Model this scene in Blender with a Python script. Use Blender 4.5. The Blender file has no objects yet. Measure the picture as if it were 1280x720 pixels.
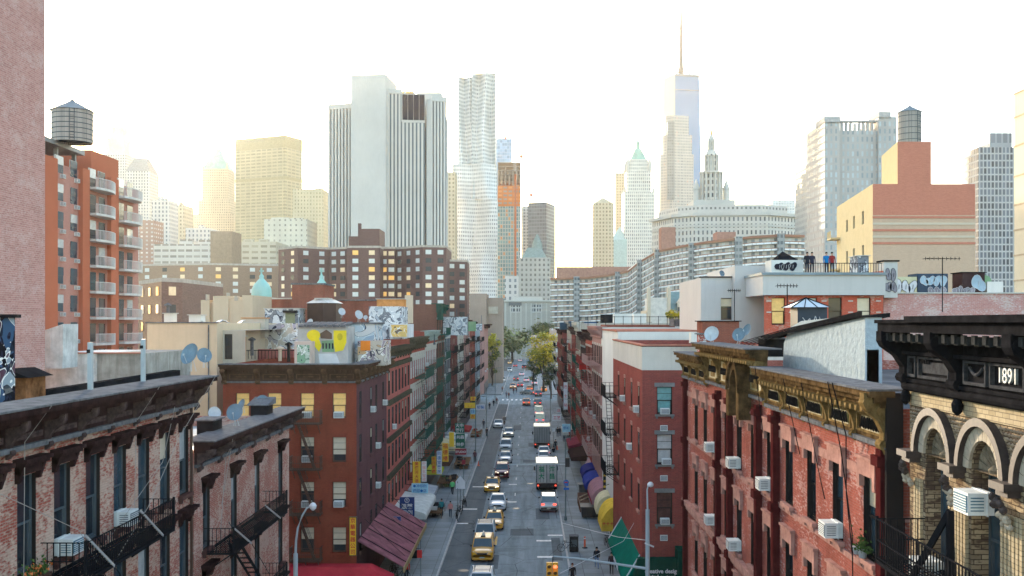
import bpy, bmesh, math, random
from mathutils import Vector, Matrix
R = math.radians
rnd = random.Random(7)
scene = bpy.context.scene
COL = scene.collection
FPX, VX, VY, CH = 1280.0, 659.0, 403.0, 20.0
def at(px, py, D):                    # a pixel of the photo at distance D -> a point
    return ((px-VX)*D/FPX, D, CH-(py-VY)*D/FPX)
def PX(px, D): return (px-VX)*D/FPX
def PZ(py, D): return CH-(py-VY)*D/FPX

# ---------------------------------------------------------------- materials
MATS = {}
def _new(name):
    m = bpy.data.materials.new(name); m.use_nodes = True
    nt = m.node_tree; nt.nodes.clear()
    out = nt.nodes.new('ShaderNodeOutputMaterial'); p = nt.nodes.new('ShaderNodeBsdfPrincipled')
    nt.links.new(p.outputs[0], out.inputs[0]); p.inputs['Specular IOR Level'].default_value = .2
    return m, nt, p
def c4(c): return (c[0], c[1], c[2], 1.0)
def mathn(nt, op, a, b=None, clamp=False):
    n = nt.nodes.new('ShaderNodeMath'); n.operation = op; n.use_clamp = clamp
    for i, v in enumerate((a, b)):
        if v is None: continue
        if isinstance(v, (int, float)): n.inputs[i].default_value = v
        else: nt.links.new(v, n.inputs[i])
    return n.outputs[0]
def mixc(nt, fac, a, b, mode='MIX'):
    n = nt.nodes.new('ShaderNodeMix'); n.data_type = 'RGBA'; n.blend_type = mode
    for s, v in ((n.inputs[0], fac), (n.inputs[6], a), (n.inputs[7], b)):
        if isinstance(v, (int, float)): s.default_value = v
        elif isinstance(v, tuple): s.default_value = c4(v)
        else: nt.links.new(v, s)
    return n.outputs[2]
def noise(nt, vec, scale, detail=3, rough=.6):
    n = nt.nodes.new('ShaderNodeTexNoise'); n.inputs['Scale'].default_value = scale
    n.inputs['Detail'].default_value = detail; n.inputs['Roughness'].default_value = rough
    nt.links.new(vec, n.inputs['Vector']); return n.outputs['Fac']
def ramp(nt, fac, a, b):
    n = nt.nodes.new('ShaderNodeMapRange'); n.inputs[1].default_value = a; n.inputs[2].default_value = b
    nt.links.new(fac, n.inputs[0]); return n.outputs[0]
def scaled(nt, vec, s):
    n = nt.nodes.new('ShaderNodeMapping'); n.inputs['Scale'].default_value = s
    nt.links.new(vec, n.inputs['Vector']); return n.outputs[0]
def plain(name, col, rough=.7, metal=0.0, var=.18, scale=.8, emit=None, coat=0, alpha=None, streak=0):
    """one colour with a little uneven wear"""
    if name in MATS: return MATS[name]
    m, nt, p = _new(name)
    tc = nt.nodes.new('ShaderNodeTexCoord'); v = tc.outputs['Object']
    f = noise(nt, v, scale, 5, .65)
    g = ramp(nt, f, .3, .7)
    base = mixc(nt, g, tuple(x*(1-var) for x in col), tuple(min(1, x*(1+var)) for x in col))
    if streak:
        s = noise(nt, scaled(nt, v, (3.2, 3.2, .25)), 1.0, 4, .6)
        base = mixc(nt, mathn(nt, 'MULTIPLY', ramp(nt, s, .5, .75), streak), base, tuple(x*.4 for x in col))
    nt.links.new(base, p.inputs['Base Color'])
    p.inputs['Roughness'].default_value = rough; p.inputs['Metallic'].default_value = metal
    if coat: p.inputs['Coat Weight'].default_value = coat
    if rough >= .65 and not coat: p.inputs['Specular IOR Level'].default_value = 0.0
    if coat or 'glass' in name: p.inputs['Specular IOR Level'].default_value = .5
    if emit:
        p.inputs['Emission Color'].default_value = c4(emit[:3]); p.inputs['Emission Strength'].default_value = emit[3]
    MATS[name] = m; return m
def brick(name, c1, c2, mortar, patch=None, pamt=.5, stain=.35, bw=.215, bh=.072, bump=.4, rough=.85, seed=0.0):
    if name in MATS: return MATS[name]
    m, nt, p = _new(name)
    uv = nt.nodes.new('ShaderNodeUVMap').outputs[0]
    b = nt.nodes.new('ShaderNodeTexBrick'); b.inputs['Scale'].default_value = 1
    b.inputs['Color1'].default_value = c4(c1); b.inputs['Color2'].default_value = c4(c2); b.inputs['Mortar'].default_value = c4(mortar)
    b.inputs['Brick Width'].default_value = bw; b.inputs['Row Height'].default_value = bh
    b.inputs['Mortar Size'].default_value = .009; b.inputs['Mortar Smooth'].default_value = .2; b.inputs['Bias'].default_value = -.1
    nt.links.new(uv, b.inputs['Vector'])
    col = b.outputs['Color']
    sh = nt.nodes.new('ShaderNodeMapping'); sh.inputs['Location'].default_value = (seed, seed*2.7, seed); nt.links.new(uv, sh.inputs['Vector'])
    uvs = sh.outputs[0]
    if patch:
        f1 = noise(nt, scaled(nt, uvs, (1, 1.6, 1)), .55, 6, .7)
        f2 = noise(nt, scaled(nt, uvs, (5, 14, 1)), 1.0, 2, .5)      # brick by brick breaking up
        f = mathn(nt, 'ADD', mathn(nt, 'MULTIPLY', f1, .6), mathn(nt, 'MULTIPLY', f2, .4))
        k = ramp(nt, f, .56-pamt*.14, .60-pamt*.10)
        dark = mixc(nt, mathn(nt, 'MULTIPLY', b.outputs['Fac'], .6), patch, mortar)
        col = mixc(nt, mathn(nt, 'MULTIPLY', k, .85, True), col, dark)
    s1 = noise(nt, scaled(nt, uvs, (1.6, .22, 1)), 1.0, 5, .65)
    s2 = noise(nt, uvs, .35, 4, .6)
    st = mathn(nt, 'MULTIPLY', ramp(nt, mathn(nt, 'MULTIPLY', mathn(nt, 'ADD', s1, s2), .5), .47, .68), stain)
    col = mixc(nt, st, col, tuple(x*.25 for x in c1))
    fine = noise(nt, uvs, 9.0, 3, .7)
    col = mixc(nt, .35, col, mixc(nt, fine, (.2, .2, .2), (.95, .95, .95)), 'OVERLAY')
    nt.links.new(col, p.inputs['Base Color']); p.inputs['Roughness'].default_value = rough; p.inputs['Specular IOR Level'].default_value = 0.0
    bp = nt.nodes.new('ShaderNodeBump'); bp.inputs['Strength'].default_value = bump; bp.inputs['Distance'].default_value = .02; bp.invert = True
    nt.links.new(b.outputs['Fac'], bp.inputs['Height']); nt.links.new(bp.outputs[0], p.inputs['Normal'])
    MATS[name] = m; return m
def grid(name, wall, glass, cw, ch, fw, fh, alt=None, altp=0., rough=.8, grough=.55, gm=0.0, wvar=.1, u0=0, v0=0, jit=.25):
    """wall with a regular grid of openings, in metres along the wall"""
    if name in MATS: return MATS[name]
    m, nt, p = _new(name)
    uv = nt.nodes.new('ShaderNodeUVMap').outputs[0]
    sx = nt.nodes.new('ShaderNodeSeparateXYZ'); nt.links.new(uv, sx.inputs[0])
    u = mathn(nt, 'DIVIDE', mathn(nt, 'ADD', sx.outputs[0], 5000+u0), cw); v = mathn(nt, 'DIVIDE', mathn(nt, 'ADD', sx.outputs[1], 500+v0), ch)
    mu = mathn(nt, 'LESS_THAN', mathn(nt, 'ABSOLUTE', mathn(nt, 'SUBTRACT', mathn(nt, 'FRACT', u), .5)), fw/2)
    mv = mathn(nt, 'LESS_THAN', mathn(nt, 'ABSOLUTE', mathn(nt, 'SUBTRACT', mathn(nt, 'FRACT', v), .5)), fh/2)
    mask = mathn(nt, 'MULTIPLY', mu, mv)
    cb = nt.nodes.new('ShaderNodeCombineXYZ'); nt.links.new(mathn(nt, 'FLOOR', u), cb.inputs[0]); nt.links.new(mathn(nt, 'FLOOR', v), cb.inputs[1])
    wn = nt.nodes.new('ShaderNodeTexWhiteNoise'); wn.noise_dimensions = '2D'; nt.links.new(cb.outputs[0], wn.inputs['Vector'])
    r = wn.outputs['Value']
    g = mixc(nt, r, tuple(x*(1-jit) for x in glass), tuple(min(1, x*(1+jit)+jit*.03) for x in glass))
    if alt: g = mixc(nt, mathn(nt, 'GREATER_THAN', r, 1-altp), g, alt)
    w = mixc(nt, ramp(nt, noise(nt, scaled(nt, uv, (.08, .04, 1)), 1.0, 5), .3, .7), tuple(x*(1-wvar) for x in wall), tuple(min(1, x*(1+wvar)) for x in wall))
    nt.links.new(mixc(nt, mask, w, g), p.inputs['Base Color'])
    nt.links.new(mathn(nt, 'ADD', mathn(nt, 'MULTIPLY', mask, grough-rough), rough), p.inputs['Roughness']); nt.links.new(mathn(nt, 'MULTIPLY', mask, .15), p.inputs['Specular IOR Level'])
    if gm: nt.links.new(mathn(nt, 'MULTIPLY', mask, gm), p.inputs['Metallic'])
    MATS[name] = m; return m
def graffiti(name, base, cols, scale=.9, seed=0.):
    """a wall covered in overlapping spray paint"""
    if name in MATS: return MATS[name]
    m, nt, p = _new(name)
    uv = nt.nodes.new('ShaderNodeUVMap').outputs[0]
    col = base
    for i, c in enumerate(cols):
        sh = nt.nodes.new('ShaderNodeMapping'); sh.inputs['Location'].default_value = (seed+i*7.3, seed*1.7+i*3.1, i); nt.links.new(uv, sh.inputs['Vector'])
        n = nt.nodes.new('ShaderNodeTexNoise'); n.inputs['Scale'].default_value = scale; n.inputs['Detail'].default_value = 1.5; n.inputs['Distortion'].default_value = 1.6
        nt.links.new(sh.outputs[0], n.inputs['Vector'])
        f = n.outputs['Fac']
        blob = ramp(nt, f, .55, .57)
        line = mathn(nt, 'LESS_THAN', mathn(nt, 'ABSOLUTE', mathn(nt, 'SUBTRACT', f, .56)), .012)
        col = mixc(nt, mathn(nt, 'MULTIPLY', blob, .85), col, c)
        col = mixc(nt, line, col, (.03, .03, .05) if i % 2 == 0 else (.75, .75, .72))
    nt.links.new(col, p.inputs['Base Color']); p.inputs['Roughness'].default_value = .8; p.inputs['Specular IOR Level'].default_value = 0.0
    MATS[name] = m; return m

# ---------------------------------------------------------------- mesh builder
class MB:
    def __init__(s): s.v = []; s.f = []; s.m = []; s.uv = {}
    def quad(s, pts, mi=0, uv=None):
        i = len(s.v); s.v += [tuple(p) for p in pts]; s.f.append(tuple(range(i, i+len(pts)))); s.m.append(mi)
        if uv: s.uv[len(s.f)-1] = uv
    def box(s, x0, y0, z0, x1, y1, z1, mi=0):
        i = len(s.v)
        s.v += [(x0,y0,z0),(x1,y0,z0),(x1,y1,z0),(x0,y1,z0),(x0,y0,z1),(x1,y0,z1),(x1,y1,z1),(x0,y1,z1)]
        for f in ((0,3,2,1),(4,5,6,7),(0,1,5,4),(1,2,6,5),(2,3,7,6),(3,0,4,7)):
            s.f.append(tuple(i+k for k in f)); s.m.append(mi)
    def hexa(s, p, mi=0):               # eight points, bottom ring then top ring
        i = len(s.v); s.v += [tuple(q) for q in p]
        for f in ((0,3,2,1),(4,5,6,7),(0,1,5,4),(1,2,6,5),(2,3,7,6),(3,0,4,7)):
            s.f.append(tuple(i+k for k in f)); s.m.append(mi)
    def bar(s, a, b, w, h=None, mi=0):
        h = h or w; a = Vector(a); b = Vector(b); d = (b-a)
        if d.length < 1e-6: return
        d.normalize(); up = Vector((0,0,1)) if abs(d.z) < .95 else Vector((1,0,0))
        sx = d.cross(up).normalized()*w/2; sy = d.cross(sx.normalized()).normalized()*h/2
        s.hexa([a-sx-sy, a+sx-sy, a+sx+sy, a-sx+sy, b-sx-sy, b+sx-sy, b+sx+sy, b-sx+sy], mi)
    def tube(s, pts, rs, n=8, mi=0, cap=True):
        pts = [Vector(p) for p in pts]
        if isinstance(rs, (int, float)): rs = [rs]*len(pts)
        rings = []
        for k, p in enumerate(pts):
            d = (pts[min(k+1, len(pts)-1)]-pts[max(k-1, 0)]).normalized()
            up = Vector((0,0,1)) if abs(d.z) < .95 else Vector((1,0,0))
            a = d.cross(up).normalized(); b = d.cross(a).normalized()
            i = len(s.v); s.v += [tuple(p+(a*math.cos(t)+b*math.sin(t))*rs[k]) for t in [2*math.pi*j/n for j in range(n)]]
            rings.append(i)
        for r0, r1 in zip(rings, rings[1:]):
            for j in range(n):
                s.f.append((r0+j, r0+(j+1) % n, r1+(j+1) % n, r1+j)); s.m.append(mi)
        if cap:
            s.f.append(tuple(range(rings[0], rings[0]+n))); s.m.append(mi)
            s.f.append(tuple(range(rings[-1], rings[-1]+n))); s.m.append(mi)
    def prism(s, poly, z0, z1, mi=0, top=None, cap=True, uoff=0):   # plan polygon, perimeter uv
        top = top or poly; n = len(poly); u = uoff
        for k in range(n):
            a, b = poly[k], poly[(k+1) % n]; c, d = top[(k+1) % n], top[k]
            L = math.hypot(b[0]-a[0], b[1]-a[1])
            s.quad([(a[0],a[1],z0),(b[0],b[1],z0),(c[0],c[1],z1),(d[0],d[1],z1)], mi, [(u,z0),(u+L,z0),(u+L,z1),(u,z1)])
            u += L
        if cap: s.quad([(p[0],p[1],z1) for p in top], mi, [(p[0]*.001, .01) for p in top])
    def cone(s, poly, z0, apex, mi=0):
        n = len(poly)
        for k in range(n):
            a, b = poly[k], poly[(k+1) % n]; s.quad([(a[0],a[1],z0),(b[0],b[1],z0),apex], mi)
    def lathe(s, cx, cy, prof, n=16, mi=0, uvr=None):
        rings = []
        for r, z in prof:
            i = len(s.v); s.v += [(cx+r*math.cos(2*math.pi*j/n), cy+r*math.sin(2*math.pi*j/n), z) for j in range(n)]; rings.append(i)
        for q in range(len(prof)-1):
            r0, r1 = rings[q], rings[q+1]
            for j in range(n):
                s.f.append((r0+j, r0+(j+1) % n, r1+(j+1) % n, r1+j)); s.m.append(mi)
                rr = max(prof[q][0], prof[q+1][0]); L = 2*math.pi*rr/n
                s.uv[len(s.f)-1] = [(L*j,prof[q][1]),(L*(j+1),prof[q][1]),(L*(j+1),prof[q+1][1]),(L*j,prof[q+1][1])]
        s.f.append(tuple(range(rings[-1], rings[-1]+n))); s.m.append(mi)
    def mesh(s, name, mats, smooth=False):
        me = bpy.data.meshes.new(name); me.from_pydata(s.v, [], s.f); 
        mats = mats if isinstance(mats, (list, tuple)) else [mats]
        for m in mats: me.materials.append(m)
        me.polygons.foreach_set('material_index', s.m)
        if smooth: me.polygons.foreach_set('use_smooth', [True]*len(s.f))
        uvl = me.uv_layers.new(name='UVMap').data
        V = s.v; k = 0; flat = [0.0]*(2*len(uvl))
        for fi, f in enumerate(s.f):
            e = s.uv.get(fi)
            if e:
                for t in e: flat[k] = t[0]; flat[k+1] = t[1]; k += 2
                continue
            a, b, c = V[f[0]], V[f[1]], V[f[2]]
            e1 = (b[0]-a[0], b[1]-a[1], b[2]-a[2]); e2 = (c[0]-a[0], c[1]-a[1], c[2]-a[2])
            nx = e1[1]*e2[2]-e1[2]*e2[1]; ny = e1[2]*e2[0]-e1[0]*e2[2]; nz = e1[0]*e2[1]-e1[1]*e2[0]
            h = math.hypot(nx, ny)
            if h < abs(nz)*.7 or h < 1e-12:
                for q in f: flat[k] = V[q][0]; flat[k+1] = V[q][1]; k += 2
            else:
                tx, ty = -ny/h, nx/h
                for q in f: flat[k] = V[q][0]*tx+V[q][1]*ty; flat[k+1] = V[q][2]; k += 2
        uvl.foreach_set('uv', flat)
        me.update(); return me

# ---------------------------------------------------------------- objects
WP = {}
def _link(o): COL.objects.link(o); return o
def tag(o, label=None, cat=None, group=None, kind=None):
    if label: o['label'] = label
    if cat: o['category'] = cat
    if group: o['group'] = group
    if kind: o['kind'] = kind
    return o
def thing(name, label, cat, loc=(0,0,0), group=None, rz=0.0):
    o = bpy.data.objects.new(name, None); o.empty_display_size = .3; _link(o)
    o.location = loc; o.rotation_euler = (0,0,rz); WP[o.name] = Vector(loc)
    return tag(o, label, cat, group)
def part(name, src, mats=None, parent=None, pos=None, rz=0.0, smooth=False, local=False, bevel=0, label=None):
    """src: MB or mesh.  World coordinates unless local=True (then coordinates of the parent)."""
    me = src.mesh(name, mats, smooth) if isinstance(src, MB) else src
    o = bpy.data.objects.new(name, me); _link(o)
    if bevel:
        b = o.modifiers.new('bevel', 'BEVEL'); b.width = bevel; b.segments = 2; b.limit_method = 'ANGLE'; b.angle_limit = R(35)
    p = Vector(pos) if pos is not None else Vector((0,0,0))
    if parent is not None:
        o.parent = parent
        if local: o.location = p; WP[o.name] = WP.get(parent.name, Vector((0,0,0)))+p
        else: o.location = p-WP[parent.name]; WP[o.name] = p
    else: o.location = p; WP[o.name] = p
    if rz: o.rotation_euler = (0,0,rz)
    if label: o['label'] = label
    return o
def single(name, src, mats, label, cat, group=None, **k):
    return tag(part(name, src, mats, **k), label, cat, group)
def struct(name, src, mats, kind='structure'):
    return tag(part(name, src, mats), kind=kind)

class Fr:                                # the frame of a wall: u along it, d outwards, z up
    def __init__(s, ox, oy, rz): s.o = (ox, oy); s.rz = rz; s.c = math.cos(rz); s.s = math.sin(rz)
    def p(s, u, d, z): return (s.o[0]+u*s.c+d*s.s, s.o[1]+u*s.s-d*s.c, z)
    def box(s, mb, u0, u1, d0, d1, z0, z1, mi=0):
        mb.hexa([s.p(u0,d1,z0), s.p(u1,d1,z0), s.p(u1,d0,z0), s.p(u0,d0,z0), s.p(u0,d1,z1), s.p(u1,d1,z1), s.p(u1,d0,z1), s.p(u0,d0,z1)], mi)
def FE(x): return Fr(x, 0, R(90))         # faces +x ; u = y
def FW(x): return Fr(x, 0, R(-90))        # faces -x ; u = -y
def FS(y): return Fr(0, y, 0)             # faces the camera ; u = x
def holes(mb, fr, u0, u1, z0, z1, ops, depth=.22, mi=0, rev=None):
    """wall sheet with rectangular openings (ucentre, w, zbottom, h) and their reveals"""
    us = sorted({u0, u1} | {round(o[0]-o[1]/2, 4) for o in ops} | {round(o[0]+o[1]/2, 4) for o in ops})
    zs = sorted({z0, z1} | {round(o[2], 4) for o in ops} | {round(o[2]+o[3], 4) for o in ops})
    us = [u for u in us if u0 <= u <= u1]; zs = [z for z in zs if z0 <= z <= z1]
    for a, b in zip(us, us[1:]):
        run = None
        for c, d in zip(zs, zs[1:]):
            um, zm = (a+b)/2, (c+d)/2
            if any(abs(um-o[0]) < o[1]/2 and o[2] < zm < o[2]+o[3] for o in ops):
                if run is not None: mb.quad([fr.p(a,0,run), fr.p(b,0,run), fr.p(b,0,c), fr.p(a,0,c)], mi); run = None
            elif run is None: run = c
        if run is not None: mb.quad([fr.p(a,0,run), fr.p(b,0,run), fr.p(b,0,zs[-1]), fr.p(a,0,zs[-1])], mi)
    mr = mi if rev is None else rev
    for o in ops:
        a, b, c, d = o[0]-o[1]/2, o[0]+o[1]/2, o[2], o[2]+o[3]
        mb.quad([fr.p(a,0,c), fr.p(b,0,c), fr.p(b,-depth,c), fr.p(a,-depth,c)], mr); mb.quad([fr.p(a,0,d), fr.p(b,0,d), fr.p(b,-depth,d), fr.p(a,-depth,d)], mr)
        mb.quad([fr.p(a,0,c), fr.p(a,-depth,c), fr.p(a,-depth,d), fr.p(a,0,d)], mr); mb.quad([fr.p(b,0,c), fr.p(b,-depth,c), fr.p(b,-depth,d), fr.p(b,0,d)], mr)

TXT = {}
TS = bpy.data.scenes.new('scratch')     # scratch scene for turning text and skin into mesh, removed at the end
def evaluated(o):
    TS.collection.objects.link(o); vl = TS.view_layers[0]; vl.update(); dg = vl.depsgraph
    me = bpy.data.meshes.new_from_object(o.evaluated_get(dg)); bpy.data.objects.remove(o); return me
def text_mesh(s, size, mat, th=.02, bold=0.0, spacing=1.0, align='CENTER'):
    key = (s, size, mat.name, th, bold, align)
    if key in TXT: return TXT[key]
    cu = bpy.data.curves.new('lettering', 'FONT'); cu.body = s; cu.size = size; cu.extrude = th/2; cu.align_x = align; cu.align_y = 'CENTER'
    cu.space_line = spacing; cu.offset = bold; cu.resolution_u = 3
    o = bpy.data.objects.new('lettering', cu); me = evaluated(o); bpy.data.curves.remove(cu)
    for v in me.vertices: v.co = (v.co.x, -v.co.z, v.co.y)
    me.materials.clear(); me.materials.append(mat); me.name = 'lettering'
    TXT[key] = me; return me
# ---------------------------------------------------------------- camera, sky, sun, air
cam = bpy.data.cameras.new('camera'); co = bpy.data.objects.new('camera', cam); _link(co)
co.location = (0, 0, CH); co.rotation_euler = (R(90), 0, 0)
cam.sensor_width = 36; cam.lens = 36; cam.shift_x = -19/1280; cam.shift_y = 43/1280; cam.clip_end = 30000; cam.clip_start = .5
scene.camera = co
SUN_AZ, SUN_EL = -18.2, 8.7              # degrees from the street's direction (left is minus), above the horizon
w = bpy.data.worlds.new('World'); scene.world = w; w.use_nodes = True
nt = w.node_tree; nt.nodes.clear()
sky = nt.nodes.new('ShaderNodeTexSky'); sky.sky_type = 'NISHITA'; sky.sun_disc = False
sky.sun_elevation = R(SUN_EL); sky.sun_rotation = R(SUN_AZ); sky.air_density = 1.0; sky.dust_density = 1.5; sky.ozone_density = 1.1
bg = nt.nodes.new('ShaderNodeBackground'); bg.inputs[1].default_value = .15
wo = nt.nodes.new('ShaderNodeOutputWorld'); nt.links.new(sky.outputs[0], bg.inputs[0]); nt.links.new(bg.outputs[0], wo.inputs[0])
sl = bpy.data.lights.new('sun', 'SUN'); sl.energy = 2.2; sl.angle = R(.5); sl.color = (1, .86, .66)
so = bpy.data.objects.new('sun', sl); _link(so)
sd = Vector((math.sin(R(SUN_AZ))*math.cos(R(SUN_EL)), math.cos(R(SUN_AZ))*math.cos(R(SUN_EL)), math.sin(R(SUN_EL))))
so.rotation_euler = sd.to_track_quat('Z', 'Y').to_euler(); so.location = (0, -40, 90)
scene.view_settings.view_transform = 'Standard'; scene.view_settings.look = 'None'; scene.view_settings.exposure = 2.75; scene.view_settings.gamma = 1
hz = MB(); hz.box(-1500, -60, -3, 1700, 2300, 575)
hm = bpy.data.materials.new('haze'); hm.use_nodes = True; hn = hm.node_tree; hn.nodes.clear()
ho = hn.nodes.new('ShaderNodeOutputMaterial'); pv = hn.nodes.new('ShaderNodeVolumePrincipled')
pv.inputs['Color'].default_value = (1, .955, .87, 1); pv.inputs['Density'].default_value = .00006; pv.inputs['Anisotropy'].default_value = .5
hn.links.new(pv.outputs[0], ho.inputs['Volume'])
HZ = struct('haze', hz, hm, 'stuff')
# ---------------------------------------------------------------- ground, road, pavements
def paving(name, col, bw, bh, seam, stain=.35):
    m, nt, p = _new(name); uv = nt.nodes.new('ShaderNodeUVMap').outputs[0]
    b = nt.nodes.new('ShaderNodeTexBrick'); b.offset = 0; b.inputs['Scale'].default_value = 1
    b.inputs['Color1'].default_value = c4(tuple(x*.86 for x in col)); b.inputs['Color2'].default_value = c4(tuple(x*1.14 for x in col)); b.inputs['Mortar'].default_value = c4(tuple(x*.35 for x in col))
    b.inputs['Brick Width'].default_value = bw; b.inputs['Row Height'].default_value = bh; b.inputs['Mortar Size'].default_value = seam
    nt.links.new(uv, b.inputs['Vector'])
    f = noise(nt, uv, .5, 6, .7); g = noise(nt, uv, 6, 4, .7)
    c = mixc(nt, mathn(nt, 'MULTIPLY', ramp(nt, f, .45, .7), stain), b.outputs['Color'], tuple(x*.3 for x in col))
    c = mixc(nt, mathn(nt, 'MULTIPLY', ramp(nt, g, .6, .72), .4), c, tuple(x*.4 for x in col))
    nt.links.new(c, p.inputs['Base Color']); p.inputs['Roughness'].default_value = .75; p.inputs['Specular IOR Level'].default_value = .05
    return m
def asphalt(name, a, b_):
    m, nt, p = _new(name); uv = nt.nodes.new('ShaderNodeUVMap').outputs[0]
    s = noise(nt, scaled(nt, uv, (1.0, .07, 1)), 1.1, 5, .65); t = noise(nt, uv, .35, 6, .7); g = noise(nt, uv, 14, 3, .8)
    c = mixc(nt, ramp(nt, s, .3, .7), a, b_)
    c = mixc(nt, mathn(nt, 'MULTIPLY', ramp(nt, t, .50, .66), .5), c, tuple(x*.6 for x in a))
    c = mixc(nt, .5, c, mixc(nt, g, (.2,)*3, (.8,)*3), 'OVERLAY')
    v = nt.nodes.new('ShaderNodeTexVoronoi'); v.feature = 'DISTANCE_TO_EDGE'; v.inputs['Scale'].default_value = .22; nt.links.new(uv, v.inputs['Vector'])
    d = nt.nodes.new('ShaderNodeTexNoise'); d.inputs['Scale'].default_value = 1.2
    crack = mathn(nt, 'LESS_THAN', v.outputs['Distance'], .006)
    c = mixc(nt, mathn(nt, 'MULTIPLY', crack, .6), c, (.02,.02,.022))
    nt.links.new(c, p.inputs['Base Color']); p.inputs['Roughness'].default_value = .8; p.inputs['Specular IOR Level'].default_value = .05; return m
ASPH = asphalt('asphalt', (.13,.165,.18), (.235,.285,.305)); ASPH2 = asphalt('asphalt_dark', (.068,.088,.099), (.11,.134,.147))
PAVE = paving('concrete_flags', (.20,.228,.24), 1.5, 1.5, .02)
KERB = plain('kerb_stone', (.42,.41,.39), .7, var=.25, scale=2)
g = MB(); g.quad([(-2600,-300,-.15),(2800,-300,-.15),(2800,3400,-.15),(-2600,3400,-.15)])
struct('ground', g, plain('ground_soil', (.13,.13,.12), .9, scale=.05))
XL, XR, CL, CR = -12.0, 8.8, -7.0, 3.35   # building lines and kerb lines
def sheet(x0,y0,x1,y1,z): m = MB(); m.quad([(x0,y0,z),(x1,y0,z),(x1,y1,z),(x0,y1,z)]); return m
struct('road', sheet(CL, -20, CR, 700, 0), ASPH)
m = MB()
for y0, y1 in ((56.2, 71.8), (262, 282)):
    m.quad([(-160,y0,-.004),(160,y0,-.004),(160,y1,-.004),(-160,y1,-.004)])
struct('cross_street', m, ASPH)
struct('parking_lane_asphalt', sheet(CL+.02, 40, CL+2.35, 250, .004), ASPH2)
for nm, x0, x1, xs in (('pavement_left', XL-.5, CL-.15, CL), ('pavement_right', CR+.15, XR+.5, CR)):
    m = MB(); k = MB()
    for y0, y1 in ((10, 54.5), (73 if xs < 0 else 62, 260), (284, 420)):
        m.box(x0, y0, -.1, x1, y1, .14)
        k.box(min(xs, x0 if xs < x0 else x1), y0-.15, -.1, max(xs, x1 if xs > x1 else x0), y1+.15, .145)
    struct(nm, m, PAVE); struct(nm.replace('pavement', 'kerb'), k, KERB)
WP_ = plain('road_white', (.62,.63,.62), .6, var=.3, scale=3); YP_ = plain('road_yellow', (.72,.42,.08), .6, var=.3, scale=3)
m = MB()
def mark(mb, x0,y0,x1,y1): mb.quad([(x0,y0,.008),(x1,y0,.008),(x1,y1,.008),(x0,y1,.008)])
for y in (87, 93.5): mark(m, CR-2.5, y, CR-1.1, y+.6)
for px, py, wd in ((575,655,1.6),(587,637,1.6),(602,609,2.2),(640,628,1.0),(641,606,1.0),(694,670,1.4)):
    D = 20*1280/(py-VY); mark(m, PX(px,D)-wd/2, D, PX(px,D)+wd/2, D+.55)
mark(m, -4.6, 80.2, -2.7, 80.7)
for k in range(9): mark(m, CL+.5+k*1.15, 262.5, CL+1.0+k*1.15, 266.5)
for y in range(118, 262, 12): mark(m, -1.45, y, -1.35, y+2)
mark(m, -4.60, 178, -4.5, 262)
for k in range(40): mark(m, -1.2, 290+k*12, -1.0, 295+k*12)
struct('road_markings', m, WP_)
m = MB()
for y in (74.6, 84.5, 92.0): mark(m, -2.95, y, -2.75, y+3.6)
mark(m, -3.35, 74.6, -3.2, 78.4)
struct('centre_line', m, YP_)
MH = plain('cast_iron', (.05,.05,.052), .5, metal=.6)
for k, (x, y) in enumerate(((-5.1, 82.5), (-1.2, 110.0), (.4, 127.0))):
    m = MB(); m.lathe(x, y, [(.42,.009),(.42,.013),(.36,.016)], 18)
    single('manhole_cover', m, MH, ('dark round manhole cover in the near left parking lane', 'manhole cover in the road beside the rear of the white box truck', 'distant manhole cover in the middle of the road')[k], 'manhole cover')

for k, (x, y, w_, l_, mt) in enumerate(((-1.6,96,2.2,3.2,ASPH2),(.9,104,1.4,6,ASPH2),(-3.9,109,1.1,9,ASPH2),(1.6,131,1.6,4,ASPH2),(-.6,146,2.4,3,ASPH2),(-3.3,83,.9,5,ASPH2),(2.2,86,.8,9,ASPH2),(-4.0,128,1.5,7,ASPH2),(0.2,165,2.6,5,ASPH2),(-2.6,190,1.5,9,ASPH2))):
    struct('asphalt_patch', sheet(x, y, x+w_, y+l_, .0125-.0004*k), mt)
# ---------------------------------------------------------------- shared parts of street buildings
GLASS = plain('window_glass', (.018,.026,.034), .08, var=.3, scale=.6)
GLASSB = plain('window_glass_blue', (.035,.062,.08), .10, var=.3, scale=.6)
GLASSL = plain('curtained_glass', (.42,.44,.43), .25, var=.2, scale=3, coat=.5)
BLIND = plain('cream_blind', (.55,.47,.34), .4, var=.12, scale=2, coat=.5)
GOLD = plain('amber_painted_glow', (.60,.42,.16), .5, var=.2, scale=2, emit=(1,.55,.12,.03))  # golden sky reflection put into the pane colour, with a faint glow
TEALC = plain('teal_curtain', (.10,.30,.30), .4, var=.2, scale=4, coat=.5)
FRDK = plain('dark_frame', (.026,.022,.021), .7); FRBR = plain('brown_frame', (.07,.035,.025), .5); FRWH = plain('white_frame', (.5,.5,.47), .5); FRGR = plain('grey_frame', (.07,.085,.095), .7)
IRON = plain('black_iron', (.014,.014,.016), .75); IRONR = plain('red_iron', (.22,.04,.035), .7); IRONG = plain('green_iron', (.02,.07,.055), .7); IRONW = plain('pinkish_iron', (.36,.23,.21), .7)
ROOFM = plain('roof_felt', (.10,.10,.105), .85, var=.4, scale=.5); ROOFS = plain('silver_roof', (.34,.36,.37), .6, var=.35, scale=.6)
ACW = plain('ac_casing', (.62,.63,.61), .45, var=.1, scale=4, streak=.3); ACG = plain('ac_grille', (.10,.12,.13), .5); ACBL = plain('ac_grille_blue', (.05,.13,.18), .4)
CACHE = {}
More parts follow.
